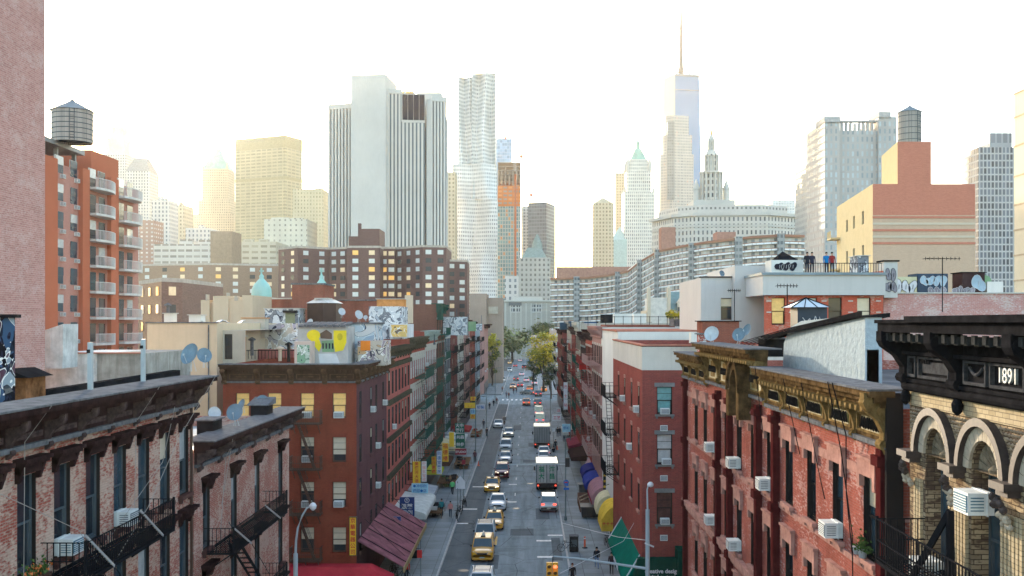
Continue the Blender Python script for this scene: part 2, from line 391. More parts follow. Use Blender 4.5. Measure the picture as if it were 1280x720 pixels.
def cached(key, fn):
    if key not in CACHE: CACHE[key] = fn()
    return CACHE[key]
def m_frame(w, h, mat, bars=0):
    def f():
        m = MB(); t = .055
        m.box(-w/2, 0, 0, -w/2+t, .09, h); m.box(w/2-t, 0, 0, w/2, .09, h); m.box(-w/2+t, 0, h-t, w/2-t, .09, h); m.box(-w/2+t, 0, 0, w/2-t, .09, t)
        m.box(-w/2+t, .015, h*.5-.03, w/2-t, .07, h*.5+.03)
        m.box(-w/2+t, .045, t, -w/2+t+.045, .09, h*.5-.03); m.box(w/2-t-.045, .045, t, w/2-t, .09, h*.5-.03); m.box(-w/2+t+.045, .045, t, w/2-t-.045, .09, t+.06)
        for b in range(bars):
            z = h*(.5+.5*(b+1)/(bars+1)); m.box(-w/2+t, .018, z-.012, w/2-t, .034, z+.012)
        return m.mesh('window', mat)
    return cached(('fr', round(w, 3), round(h, 3), mat.name, bars), f)
def m_pane(w, h, a, b, split=.5):
    def f():
        m = MB(); t = .05
        m.quad([(-w/2+t,.075,t),(w/2-t,.075,t),(w/2-t,.075,h*split),(-w/2+t,.075,h*split)], 0)
        m.quad([(-w/2+t,.035,h*split),(w/2-t,.035,h*split),(w/2-t,.035,h-t),(-w/2+t,.035,h-t)], 1)
        return m.mesh('pane', [a, b])
    return cached(('pn', round(w, 3), round(h, 3), a.name, b.name, split), f)
def m_flat(w, h, fm, a, b):
    def f():
        m = MB(); t = .06
        m.quad([(-w/2,.0,0),(w/2,.0,0),(w/2,.0,h),(-w/2,.0,h)], 0)
        m.quad([(-w/2+t,-.01,t),(w/2-t,-.01,t),(w/2-t,-.01,h*.48),(-w/2+t,-.01,h*.48)], 1)
        m.quad([(-w/2+t,-.012,h*.52),(w/2-t,-.012,h*.52),(w/2-t,-.012,h-t),(-w/2+t,-.012,h-t)], 2)
        return m.mesh('window', [fm, a, b])
    return cached(('fl', round(w, 3), round(h, 3), fm.name, a.name, b.name), f)
def pick_panes(mode='dark'):
    r = rnd.random()
    if mode == 'dark':
        return (GLASS, GLASS, .5) if r < .45 else (GLASSB, GLASSB, .5) if r < .75 else (GLASS, GLASSL, .5) if r < .88 else (GLASSB, BLIND, .62)
    if mode == 'blind': return (GLASS, BLIND, rnd.choice((.3, .5, .62)))
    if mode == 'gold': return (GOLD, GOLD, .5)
    return (GLASS, GLASS, .5)
def m_ac(grill='g'):
    def f():
        m = MB(); m.box(-.33, -.38, 0, .33, .12, .42); m.box(-.35, -.02, -.02, .35, .0, .44)
        m.box(-.29, -.395, .05, .29, -.38, .37, 1)
        for k in range(6): m.box(-.28, -.405, .07+k*.05, .28, -.395, .085+k*.05, 0)
        for k in range(5): m.box(.33, -.33, .08+k*.06, .338, -.08, .1+k*.06, 1); m.box(-.338, -.33, .08+k*.06, -.33, -.08, .1+k*.06, 1)
        return m.mesh('air_conditioner', [ACW, ACG if grill == 'g' else ACBL])
    return cached(('ac', grill), f)
def m_lintel(w, mat, style):
    def f():
        m = MB()
        if style == 'hood':        # heavy projecting hood on little brackets
            m.box(-w/2-.22, -.34, .34, w/2+.22, .02, .44); m.box(-w/2-.17, -.27, .26, w/2+.17, .02, .34); m.box(-w/2-.12, -.16, .06, w/2+.12, .02, .26)
            for s in (-1, 1): m.hexa([(s*(w/2+.05)-.07,-.08,-.14),(s*(w/2+.05)+.07,-.08,-.14),(s*(w/2+.05)+.07,.02,-.14),(s*(w/2+.05)-.07,.02,-.14),(s*(w/2+.05)-.07,-.22,.28),(s*(w/2+.05)+.07,-.22,.28),(s*(w/2+.05)+.07,.02,.28),(s*(w/2+.05)-.07,.02,.28)])
        elif style == 'ear':       # stone lintel dropping down both sides
            m.box(-w/2-.20, -.12, 0, w/2+.20, .02, .42); m.box(-w/2-.26, -.17, .42, w/2+.26, .02, .50)
            for s in (-1, 1): m.box(min(s*(w/2), s*(w/2+.2)), -.12, -.32, max(s*(w/2), s*(w/2+.2)), .02, 0)
        elif style == 'flat': m.box(-w/2-.15, -.05, 0, w/2+.15, .02, .26)
        elif style == 'arch':
            n = 6
            for k in range(n):
                a0, a1 = math.pi*k/n, math.pi*(k+1)/n; r0, r1 = w/2, w/2+.2; q = .45
                P = lambda r, a, y: (r*math.cos(a), y, r*math.sin(a)*q)
                m.hexa([P(r0,a0,-.07),P(r1,a0,-.07),P(r1,a0,.02),P(r0,a0,.02),P(r0,a1,-.07),P(r1,a1,-.07),P(r1,a1,.02),P(r0,a1,.02)])
        return m.mesh('lintel', mat)
    return cached(('li', round(w, 3), mat.name, style), f)
def m_sill(w, mat):
    def f():
        m = MB(); m.box(-w/2-.12, -.16, -.13, w/2+.12, .06, 0)
        for s in (-1, 1): m.box(s*(w/2)-.06, -.11, -.26, s*(w/2)+.06, .02, -.13)
        return m.mesh('sill', mat)
    return cached(('si', round(w, 3), mat.name), f)
def m_bracket(h, d, w, mat):
    def f():
        m = MB(); prof = [(0,0),(.10*d,0),(.22*d,.12*h),(.2*d,.35*h),(.45*d,.55*h),(.9*d,.72*h),(d,.82*h),(d,h),(0,h)]
        n = len(prof)
        L = [(-w/2, -a, b) for a, b in prof]; Rr = [(w/2, -a, b) for a, b in prof]
        i = len(m.v); m.v += L+Rr
        m.f.append(tuple(range(i, i+n))); m.m.append(0); m.f.append(tuple(range(i+n, i+2*n))); m.m.append(0)
        for k in range(n): m.f.append((i+k, i+(k+1) % n, i+n+(k+1) % n, i+n+k)); m.m.append(0)
        m.tube([(-w/2-.03, -.16*d, .16*h), (w/2+.03, -.16*d, .16*h)], .09*h, 8); m.tube([(-w/2-.03, -.82*d, .84*h), (w/2+.03, -.82*d, .84*h)], .09*h, 8)
        return m.mesh('bracket', mat)
    return cached(('br', h, d, w, mat.name), f)
LIGHTER = {'brown_painted_metal': plain('lit_brown_metal', (.075,.05,.047), .7, var=.6, scale=5, streak=.5), 'bronze_cornice': plain('lit_bronze', (.085,.048,.028), .75, var=.5, scale=4, streak=.4), 'rusted_ochre_metal': plain('lit_ochre', (.17,.11,.045), .7, var=.6, scale=5, streak=.6)}  # paler copies: light catching brackets and panels is put into the colour
def cornice(parent, fr, u0, u1, z0, z1, proj, mat, step=2.0, bw=.28, panels=True, dent=0, topmat=None, bd=.85, mods=0):
    m = MB(); H = z1-z0
    fr.box(m, u0, u1, 0, .10, z0+.12, z1-.3); fr.box(m, u0-.02, u1+.02, 0, .22, z0, z0+.12, 1)
    fr.box(m, u0-.05, u1+.05, 0, proj*.55, z1-.46, z1-.34); fr.box(m, u0-.08, u1+.08, 0, proj*.8, z1-.34, z1-.2)
    fr.box(m, u0-.12, u1+.12, 0, proj, z1-.2, z1-.05)
    fr.box(m, u0-.13, u1+.13, -.5, proj+.05, z1-.05, z1, 1)
    if dent:
        n = int((u1-u0)/dent)
        for k in range(n): fr.box(m, u0+k*dent+dent*.25, u0+k*dent+dent*.75, .10, proj*.4, z1-.62, z1-.46)
    o = part('cornice', m, [mat, topmat or mat], parent)
    if mods:
        q = MB(); q.hexa([(-.07,-proj*.78,0),(.07,-proj*.78,0),(.07,0,-.12),(-.07,0,-.12),(-.09,-proj*.78,.13),(.09,-proj*.78,.13),(.09,0,.13),(-.09,0,.13)]); q = q.mesh('modillion', LIGHTER.get(mat.name, mat)); k = int((u1-u0)/mods)
        for i in range(k): part('modillion', q, parent=o, pos=fr.p(u0+(u1-u0)*(i+.5)/k, .10, z1-.60), rz=fr.rz)
    n = max(1, round((u1-u0)/step)); me = m_bracket(round(H*.82, 3), round(proj*bd, 3), bw, LIGHTER.get(mat.name, mat))
    for k in range(n+1):
        u = u0+bw/2+(u1-u0-bw)*k/n
        part('bracket', me, parent=o, pos=fr.p(u, .10, z1-.34-H*.82), rz=fr.rz)
        if panels and k < n:
            a, b = u+bw/2+.18, u+(u1-u0-bw)/n-bw/2-.18
            if b-a > .3:
                q = MB(); zz0, zz1 = z0+.24, z1-.72
                for r in ((a, b, zz0, zz0+.06), (a, b, zz1-.06, zz1), (a, a+.06, zz0+.06, zz1-.06), (b-.06, b, zz0+.06, zz1-.06)): fr.box(q, r[0], r[1], .10, .15, r[2], r[3])
                fr.box(q, (a+b)/2-(b-a)*.22, (a+b)/2+(b-a)*.22, .10, .13, zz0+.14, zz1-.14)
                part('frieze_panel', q, LIGHTER.get(mat.name, mat), o)
    return o
def m_platform(L, d, mat):
    def f():
        m = MB()
        for y in (0, -d): m.box(0, y-.03, -.06, L, y+.03, .02)
        for x in (0, L-.05): m.box(x, -d, -.06, x+.05, 0, .02)
        n = int(d/.09)
        for k in range(1, n): m.box(.03, -d*k/n-.014, -.02, L-.03, -d*k/n+.014, 0)
        for x in (L*.08, L*.5, L*.92): m.bar((x, -d*.95, -.05), (x, 0, -.75), .045)
        return m.mesh('platform', mat)
    return cached(('pf', round(L, 2), d, mat.name), f)
def m_railing(L, d, mat, fine=True, h=.92):
    def f():
        m = MB(); b = .022 if fine else .035
        for z in (h, h*.5, .08):
            if z == h*.5 and not fine: continue
            m.box(0, -d-.02, z-b/2, L, -d+.02, z+b/2)
            for x in (0, L): m.box(x-.02, -d, z-b/2, x+.02, 0, z+b/2)
        sp = .14 if fine else .28; n = int(L/sp)
        for k in range(n+1): m.box(L*k/n-b/2, -d-b/2, 0, L*k/n+b/2, -d+b/2, h)
        n = int(d/sp)
        for x in (0, L):
            for k in range(1, n+1): m.box(x-b/2, -d*k/n-b/2, 0, x+b/2, -d*k/n+b/2, h)
        for x in (0, L): m.box(x-.03, -d-.03, -.05, x+.03, -d+.03, h+.06)
        return m.mesh('railing', mat)
    return cached(('rl', round(L, 2), d, mat.name, fine, h), f)
def m_stair(L, d, dz, mat):
    def f():
        m = MB(); a, b = L*.78, L*.22; n = 11
        for y in (-d*.35, -d*.72): m.bar((a, y, -dz+.05), (b, y, 0), .03, .12); m.bar((a, y, -dz+.85), (b, y, .8), .02)
        for k in range(1, n): t = k/n; m.box(a+(b-a)*t-.09, -d*.72, -dz+dz*t-.012, a+(b-a)*t+.09, -d*.35, -dz+dz*t+.012)
        return m.mesh('ladder', mat)
    return cached(('st', round(L, 2), d, round(dz, 2), mat.name), f)
def fire_escape(parent, fr, u0, L, levels, mat, d=1.05, fine=True, stair=True, rail=None):
    for k, z in enumerate(levels):
        f = part('fire_escape', m_platform(L, d, mat), parent=parent, pos=fr.p(u0, .03, z), rz=fr.rz)
        part('railing', m_railing(L, d, rail or mat, fine), parent=f, local=True)
        if stair and (k < len(levels)-1 or stair == 2):
            dz = z-levels[k+1] if k < len(levels)-1 else 3.2
            part('ladder', m_stair(L, d, dz, rail or mat), parent=f, local=True)
def shell(x0, x1, y0, y1, z, roofmat_i=1, skip=(), par=.55, t=.3, z0=-.1):
    """side walls that have no openings, the parapet and the roof sheet"""
    m = MB()
    if 'S' not in skip: m.quad([(x0,y0,z0),(x1,y0,z0),(x1,y0,z),(x0,y0,z)])
    if 'N' not in skip: m.quad([(x1,y1,z0),(x0,y1,z0),(x0,y1,z),(x1,y1,z)])
    if 'E' not in skip: m.quad([(x1,y0,z0),(x1,y1,z0),(x1,y1,z),(x1,y0,z)])
    if 'W' not in skip: m.quad([(x0,y1,z0),(x0,y0,z0),(x0,y0,z),(x0,y1,z)])
    a, b, c, d = x0+t, x1-t, y0+t, y1-t
    for p in (((x0,y0),(x1,y0),(b,c),(a,c)), ((x1,y0),(x1,y1),(b,d),(b,c)), ((x1,y1),(x0,y1),(a,d),(b,d)), ((x0,y1),(x0,y0),(a,c),(a,d))): m.quad([(q[0],q[1],z) for q in p])
    for p in (((a,c),(b,c)), ((b,c),(b,d)), ((b,d),(a,d)), ((a,d),(a,c))): m.quad([(p[0][0],p[0][1],z-par),(p[1][0],p[1][1],z-par),(p[1][0],p[1][1],z),(p[0][0],p[0][1],z)])
    return m, (a, b, c, d, z-par)
def put_windows(parent, fr, ops, depth, fm, mode='dark', lod=0, lint=None, lstyle='flat', sill=None, acs=(), bars=0, acp=0.0, modes=None, outer=None):
    for i, (u, w_, z, h) in enumerate(ops):
        a, b, s = pick_panes(modes[i] if modes else mode)
        if lod >= 2: part('window', m_flat(w_, h, fm, a, b), parent=parent, pos=fr.p(u, -depth, z), rz=fr.rz)
        else:
            f = part('window', m_frame(w_, h, fm, bars), parent=parent, pos=fr.p(u, -depth, z), rz=fr.rz)
            part('pane', m_pane(w_, h, a, b, s), parent=f, local=True)
        if lint and lod < 3: part('lintel', m_lintel(w_, lint, lstyle), parent=parent, pos=fr.p(u, 0, z+h), rz=fr.rz)
        if sill and lod < 2: part('sill', m_sill(w_, sill), parent=parent, pos=fr.p(u, 0, z), rz=fr.rz)
        if i in acs or rnd.random() < acp: part('air_conditioner', m_ac(), parent=parent, pos=fr.p(u, -.02, z+.03), rz=fr.rz)
def rows(tops, h): return [(t-h, h) for t in tops]
def cells(us, w_, rr): return [(u, w_, z, h) for z, h in rr for u in us]
# ---------------------------------------------------------------- near left: worn brick tenement
B_WORN = brick('worn_red_brick', (.34,.085,.06), (.24,.06,.045), (.30,.22,.17), patch=(.50,.37,.29), pamt=.75, stain=.35)
B_WORN2 = brick('worn_pink_brick', (.33,.10,.075), (.27,.085,.065), (.34,.26,.2), patch=(.46,.32,.26), pamt=.6, stain=.35, seed=4.1)
BROWN = plain('brown_painted_metal', (.034,.018,.017), .8, var=.5, scale=3, streak=.5)
COP = plain('weathered_coping', (.12,.12,.125), .7, var=.45, scale=4)
STONEB = plain('brown_stone', (.09,.045,.04), .75, var=.3, scale=3)
t = thing('brick_tenement', 'nearest tenement on the left in peeling red and tan brick under a brown bracketed cornice', 'building', (-22, 22, 0))
ys = [20.8+1.875*k for k in range(-3, 9)]
fr = FE(XL); ops = cells([y for y in ys if y > 12], .92, rows([16.35, 13.1, 9.85, 6.6], 2.35))
m, roof = shell(-24, XL, 12, 36.7, 17.5, skip=('E',), par=.7)
holes(m, fr, 12, 36.7, -.1, 17.5, ops, .2, rev=1)
part('wall', m, [B_WORN, FRDK], t)
r = MB(); r.quad([(roof[0],roof[2],roof[4]),(roof[1],roof[2],roof[4]),(roof[1],roof[3],roof[4]),(roof[0],roof[3],roof[4])]); part('roof', r, ROOFM, t)
n_ = len([y for y in ys if y > 12])
def idx(ops, y, row, n): return min(range(n), key=lambda k: abs(ops[k][0]-y))+row*n
put_windows(t, fr, ops, .10, FRGR, 'dark', 0, BROWN, 'hood', STONEB)
for y, g_ in ((26.45, 'b'), (30.2, 'g')): part('air_conditioner', m_ac(g_), parent=t, pos=fr.p(y-.05, .05, 14.05), rz=fr.rz)
cornice(t, fr, 12, 36.75, 17.0, 18.1, .85, BROWN, 1.875, .16, topmat=COP, bd=.6)
part('downpipe', (lambda m: (m.tube([fr.p(36.3,.1,0), fr.p(36.3,.1,17)], .05, 6), m)[1])(MB()), FRBR, t)
fire_escape(t, fr, 25.2, 6.3, [13.65, 10.4], IRON, 1.1, stair=True)
for a, b in (((25.2,1.12,14.75),(26.9,1.15,13.6)), ((28.8,1.12,14.7),(30.5,1.15,13.65))): m = MB(); m.bar(fr.p(*a), fr.p(*b), .04, .07); part('iron_strap', m, plain('pale_iron', (.30,.29,.28), .5), t)
for pts in ([(17.6,.9,18.0),(25.6,.8,14.8),(27,.7,13.6)], [(23.9,.9,18.05),(23.95,.25,17.2),(24,.2,14)], [(30.9,.9,18.05),(30.9,.2,17),(30.9,.15,14.2)], [(36.5,.9,18.1),(33.5,.6,16.2),(30,.9,14.6),(27.5,1,13.7)], [(34,.3,17.2),(33,.25,15.5),(28.4,.4,14)]):
    m = MB(); m.tube([fr.p(*p) for p in pts], .009, 4); part('wire', m, plain('pale_wire', (.32,.28,.25), .6), t)
# planter in the window nearest the camera
m = MB(); P0 = fr.p(26.5, .18, 13.25)
for k in range(240):
    x = P0[0]+rnd.gauss(0,.10); y = P0[1]-1.9+rnd.gauss(0,.33)+1.9*0; z = 13.9+abs(rnd.gauss(0,.14)); s = rnd.uniform(.03,.07); a = rnd.uniform(0,6.3)
    m.quad([(x,y,z),(x+s*math.cos(a),y+s*math.sin(a),z+s*.5),(x+s*math.cos(a)-s*.3,y+s*math.sin(a)+s*.4,z+s*1.3),(x-s*.4,y+s*.2,z+s)], rnd.choice((0,0,0,1)))
t2 = thing('window_box', 'leafy window box with a few orange flowers at a near left tenement window', 'planter', (P0[0], P0[1]-1.9, 13.7))
part('foliage', m, [plain('leaf_green', (.06,.10,.03), .7, var=.4, scale=8), plain('orange_petal', (.6,.16,.04), .6)], t2)
m = MB(); m.box(P0[0]-.15, P0[1]-2.45, 13.7, P0[0]+.15, P0[1]-1.35, 13.9); part('box', m, FRBR, t2)

# ---------------------------------------------------------------- second left: lower brick house with silver roof
t = thing('brick_house', 'lower pinkish brick house with silver roof between the near tenement and the side street', 'building', (-20, 37, 0))
ops = cells([38.3, 41.9, 45.5, 49.8], .82, rows([13.85, 10.6, 7.35], 2.3))
m, roof = shell(-23, XL, 36.85, 51.6, 15.3, skip=('E',), par=.5)
holes(m, fr, 36.85, 51.6, -.1, 15.3, ops, .2, rev=1); part('wall', m, [B_WORN2, FRDK], t)
r = MB(); r.quad([(roof[0],roof[2],roof[4]),(roof[1],roof[2],roof[4]),(roof[1],roof[3],roof[4]),(roof[0],roof[3],roof[4])]); part('roof', r, ROOFS, t)
put_windows(t, fr, ops, .10, FRGR, 'dark', 0, BROWN, 'hood', STONEB)
cornice(t, fr, 36.9, 51.7, 14.75, 15.75, .75, BROWN, 2.4, .24, topmat=COP)
fire_escape(t, fr, 37.9, 8.4, [11.45, 8.2], IRON, 1.1, stair=True)
for a, b in (((37.9,1.12,12.4),(40.3,1.15,11.3)), ((42.5,1.12,12.4),(45,1.15,11.4))): m = MB(); m.bar(fr.p(*a), fr.p(*b), .04, .07); part('iron_strap', m, MATS['pale_iron'], t)
m = MB(); m.tube([fr.p(40,.7,15.7), fr.p(40.1,.2,14.7), fr.p(39.6,.15,12)], .012, 4); m.tube([fr.p(39.4,.7,15.7), fr.p(39.2,.3,13)], .012, 4); part('wire', m, MATS['pale_wire'], t)

# ---------------------------------------------------------------- left corner building beyond the side street
C_OR = plain('painted_rust_brick', (.22,.05,.03), .75, var=.25, scale=.6, streak=.25)
B_OR = brick('rust_painted_brick', (.235,.052,.030), (.20,.045,.027), (.19,.045,.028), stain=.45, bump=.3)
B_PU = brick('purple_painted_brick', (.12,.055,.06), (.10,.048,.055), (.10,.05,.055), stain=.4)
BRONZE = plain('bronze_cornice', (.045,.024,.016), .75, var=.4, scale=2)
t = thing('corner_building', 'rust red corner building with golden upper windows across the side street on the left', 'building', (-16, 72, 0))
fs = FS(72.0); fe_ = FE(XL)
cx = [PX(p, 72) for p in (303, 343, 384, 424)]
opS = cells(cx, .98, rows([15.05, 11.95, 8.8, 5.6], 1.78)); opE = cells([73.6, 78.6, 81.3, 85.2], .8, rows([15.05, 11.95, 8.8, 5.6], 1.95))
m, roof = shell(-21.4, XL, 72, 87.4, 17.0, skip=('E','S'), par=.5)
holes(m, fs, -21.4, XL, -.1, 17.0, opS, .22); part('wall', m, B_OR, t)
m = MB(); holes(m, fe_, 72, 87.4, -.1, 17.0, opE, .06); part('side_wall', m, B_PU, t)
r = MB(); r.quad([(roof[0],roof[2],roof[4]),(roof[1],roof[2],roof[4]),(roof[1],roof[3],roof[4]),(roof[0],roof[3],roof[4])]); part('roof', r, ROOFS, t)
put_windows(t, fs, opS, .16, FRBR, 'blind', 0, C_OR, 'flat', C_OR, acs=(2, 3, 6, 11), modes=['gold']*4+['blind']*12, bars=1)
part('air_conditioner', m_ac(), parent=t, pos=fs.p(cx[2], .05, 7.05))
put_windows(t, fe_, opE, -.03, FRDK, 'dark', 0, None, 'flat', B_PU, acs=(1, 6), acp=.08)
cornice(t, fs, -21.4, XL+.3, 15.75, 17.1, .75, BRONZE, 2.35, .3, dent=.4, topmat=COP); cornice(t, fe_, 72.1, 87.4, 15.75, 17.1, .75, BRONZE, 2.3, .3, dent=.4, topmat=COP)
fire_escape(t, fs, PX(366, 72), 2.1, [12.95, 9.75, 6.6, 3.4], FRBR, .9, stair=True)
m = MB(); fs.box(m, -21.3, XL-.05, .03, .12, 0, 2.9); part('storefront', m, plain('dim_shop', (.05,.03,.03), .4), t)

# awning over the corner
m = MB(); m.hexa([(-21,69.8,2.35),(-9.3,69.8,2.35),(-9.3,71.8,2.35),(-21,71.8,2.35),(-21,70.6,3.1),(-10.9,70.6,3.1),(-10.9,71.8,3.1),(-21,71.8,3.1)])
single('awning', m, plain('red_canvas', (.42,.03,.045), .7, var=.25), 'bright red canvas awning along the front of the rust red corner building', 'awning')
t = thing('awning', 'large faded maroon slanted awning with black ribs wrapping the left corner', 'awning', (-11, 78, 3))
m = MB(); A = [(-11.95,72.2,4.6),(-11.95,88,4.6),(-8.7,88,2.75),(-8.7,72.2,2.75)]
m.quad(A); m.quad([(p[0], p[1], p[2]-.06) for p in A]); m.box(-8.75,72.2,2.35,-8.65,88,2.76,1)
part('canvas', m, [plain('maroon_canvas', (.23,.085,.10), .8, var=.4, scale=1.2), plain('ochre_valance', (.33,.24,.12), .7)], t)
for y in (73.5, 76.5, 79.5, 82.5, 85.5): m = MB(); m.bar((-11.9,y,4.66),(-8.7,y,2.82),.06); part('rib', m, IRON, t)
for y in (75, 81, 87): m = MB(); m.bar((-11.9,y,5.6),(-8.9,y,2.85),.03); part('stay', m, IRON, t)

# ---------------------------------------------------------------- right: ornate long red tenement
B_RED = brick('deep_red_brick', (.31,.088,.064), (.235,.064,.048), (.25,.12,.10), patch=(.42,.25,.22), pamt=.2, stain=.55, seed=8)
STONEP = plain('pink_brown_stone', (.36,.19,.155), .75, var=.3, scale=2.5, streak=.35)
OCHRE = plain('rusted_ochre_metal', (.09,.055,.026), .8, var=.7, scale=2.2, streak=.6)
OCHD = plain('ochre_panel', (.20,.16,.06), .6, var=.4, scale=5, streak=.3); PIL = plain('oxblood_pilaster', (.065,.013,.013), .7, var=.3, scale=2, streak=.4)
t = thing('ornate_tenement', 'long red brick tenement on the right with ochre ornamental cornice and oxblood pilasters', 'building', (20, 40, 0))
fw = FW(XR); ws = [26.3+2.7*k for k in range(11)]
ops = cells([-y for y in ws], .98, rows([16.05, 12.65, 9.1, 5.8], 2.15))
m, roof = shell(XR, 26, 24.6, 56.9, 17.9, skip=('W',), par=.5)
holes(m, fw, -56.9, -24.6, -.1, 17.9, ops, .22, rev=1); part('wall', m, [B_RED, FRDK], t)
r = MB(); r.quad([(roof[0],roof[2],roof[4]),(roof[1],roof[2],roof[4]),(roof[1],roof[3],roof[4]),(roof[0],roof[3],roof[4])]); part('roof', r, ROOFM, t)
put_windows(t, fw, ops, .11, FRDK, 'dark', 0, STONEP, 'ear', STONEP)
for y, z in ((48.0,13.95),(42.7,13.95),(37.1,13.95),(29.0,13.95),(48.0,10.55),(42.6,10.55),(34.5,7.0)): part('air_conditioner', m_ac(), parent=t, pos=fw.p(-y, .08, z), rz=fw.rz)
for z in (13.74, 16.1, 10.0):
    m = MB()
    if z == 10.0: fw.box(m, -56.9, -24.6, 0, .22, z, z+.28); fw.box(m, -56.9, -24.6, 0, .12, z-.2, z)
    elif z < 15: fw.box(m, -56.9, -24.6, 0, .06, z-.16, z)
    else:
        e = [24.6]+[v for y in ws for v in (y-.75, y+.75)]+[56.9]
        for a, b in zip(e[::2], e[1::2]): m = MB(); fw.box(m, -b, -a, 0, .04, z-.1, z+.16); part('string_course', m, STONEP, t)
        continue
    part('string_course', m, STONEP, t)
m = MB()                                  # arched hood course on the third row
for y in ws:
    for k in range(6):
        a0, a1 = math.pi*k/6, math.pi*(k+1)/6
        P = lambda r_, a, d: fw.p(-y+r_*math.cos(a), d, 9.1+r_*math.sin(a)*.75)
        m.hexa([P(.55,a0,.1),P(.78,a0,.1),P(.78,a0,0),P(.55,a0,0),P(.55,a1,.1),P(.78,a1,.1),P(.78,a1,0),P(.55,a1,0)])
part('arched_hood', m, STONEP, t)
for y in (25.0, 35.85, 38.55, 43.95, 46.65, 56.3):
    m = MB(); w_ = .36
    fw.box(m, -y-w_/2, -y+w_/2, 0, .24, 0, 16.9); fw.box(m, -y-w_/2-.07, -y+w_/2+.07, 0, .34, 13.4, 13.7); fw.box(m, -y-w_/2-.07, -y+w_/2+.07, 0, .34, 16.5, 16.75); fw.box(m, -y-w_/2-.06, -y+w_/2+.06, 0, .32, 9.9, 10.2)
    part('pilaster', m, PIL, t)
def ornate(y0, y1, z0, z1, proj):
    o = cornice(t, fw, -y1, -y0, z0, z1, proj, OCHRE, 2.7, .16, panels=True, topmat=COP, bd=.42, mods=.42)
    n = max(1, round((y1-y0)/2.7))
    for k in range(n):
        a = -y1+(y1-y0)*k/n+.55; b = -y1+(y1-y0)*(k+1)/n-.55
        if b-a < .5: continue
        m = MB(); fw.box(m, a, b, .10, .12, z0+.3, z1-.78, 0); part('painted_panel', m, OCHD, o)
        zc = (z0+z1-.48)/2; pts = [fw.p(a+(b-a)*(q+.5)/15, .15, zc+(.13 if q % 2 else -.13)) for q in range(15)]
        m = MB(); m.tube(pts, .03, 5); part('scroll_relief', m, FRDK, o)
ornate(24.6, 37.3, 16.95, 18.4, .62); ornate(49.6, 57, 16.95, 18.4, .62); ornate(37.5, 49.4, 17.1, 19.05, .85)
m = MB(); yc = 41.0                       # round arch in the raised middle
for k in range(12):
    a0, a1 = math.pi*k/12, math.pi*(k+1)/12
    for r0, r1, d in ((.75,.98,.55), (1.02,1.2,.65)):
        P = lambda r_, a, dd: fw.p(-yc+r_*math.cos(a), dd, 17.25+r_*math.sin(a)*1.15)
        m.hexa([P(r0,a0,d),P(r1,a0,d),P(r1,a0,.1),P(r0,a0,.1),P(r0,a1,d),P(r1,a1,d),P(r1,a1,.1),P(r0,a1,.1)])
for k in range(7):
    a = math.pi*(k+.5)/7; m.bar(fw.p(-yc, .16, 17.25), fw.p(-yc+.7*math.cos(a), .24, 17.25+.8*math.sin(a)), .12, .08)
fw.box(m, -yc-1.25, -yc-.75, .1, .6, 16.2, 17.3); fw.box(m, -yc+.75, -yc+1.25, .1, .6, 16.2, 17.3)
part('arched_pediment', m, OCHRE, t)
part('end_bracket', m_bracket(1.5, .6, .3, MATS['lit_ochre']), parent=t, pos=fw.p(-24.8, .1, 16.8), rz=fw.rz)
m = MB(); fw.box(m, -24.62, -24.5, -.2, .2, 0, 18.3); part('end_strip', m, FRDK, t)
m = MB()
for pts in ([(27.2,.7,18.4),(27.3,.3,17),(27.6,.2,15.4),(26.9,.25,13.8),(27,.2,11)], [(27.6,.7,18.4),(27.9,.25,16.5),(27.1,.2,14.4),(27,.2,12)], [(30.8,.6,18.4),(30.4,.15,15.6),(29.6,.2,14.9)], [(33,.6,18.4),(32.6,.12,15.8)], [(36.4,.7,18.4),(36.9,.3,16)]):
    m = MB(); m.tube([(fw.p(-p[0],p[1],p[2])) for p in pts], .016, 4); part('wire', m, IRON, t)
m = MB()
x0, y0, z0 = fw.p(-26.4, .15, 13.95)
for k in range(160):
    x = x0+rnd.gauss(0,.08); y = y0+rnd.gauss(0,.22); z = z0+.1+abs(rnd.gauss(0,.22)); s = rnd.uniform(.03,.07); a = rnd.uniform(0,6.3)
    m.quad([(x,y,z),(x+s*math.cos(a),y+s*math.sin(a),z+s*.5),(x+s*math.cos(a)-s*.3,y+s*math.sin(a)+s*.4,z+s*1.3),(x-s*.4,y+s*.2,z+s)])
t2 = thing('potted_plant', 'small green pot plant on the last window sill of the ornate red tenement', 'plant', (x0, y0, z0))
part('foliage', m, MATS['leaf_green'], t2)
m = MB(); m.lathe(x0, y0, [(.09,z0-.02),(.13,z0+.18)], 10); part('pot', m, plain('grey_pot', (.3,.3,.3), .6), t2)
m = MB(); m.lathe(x0, y0+.45, [(.09,z0-.02),(.13,z0+.18)], 10); part('pot', m, MATS['grey_pot'], t2)

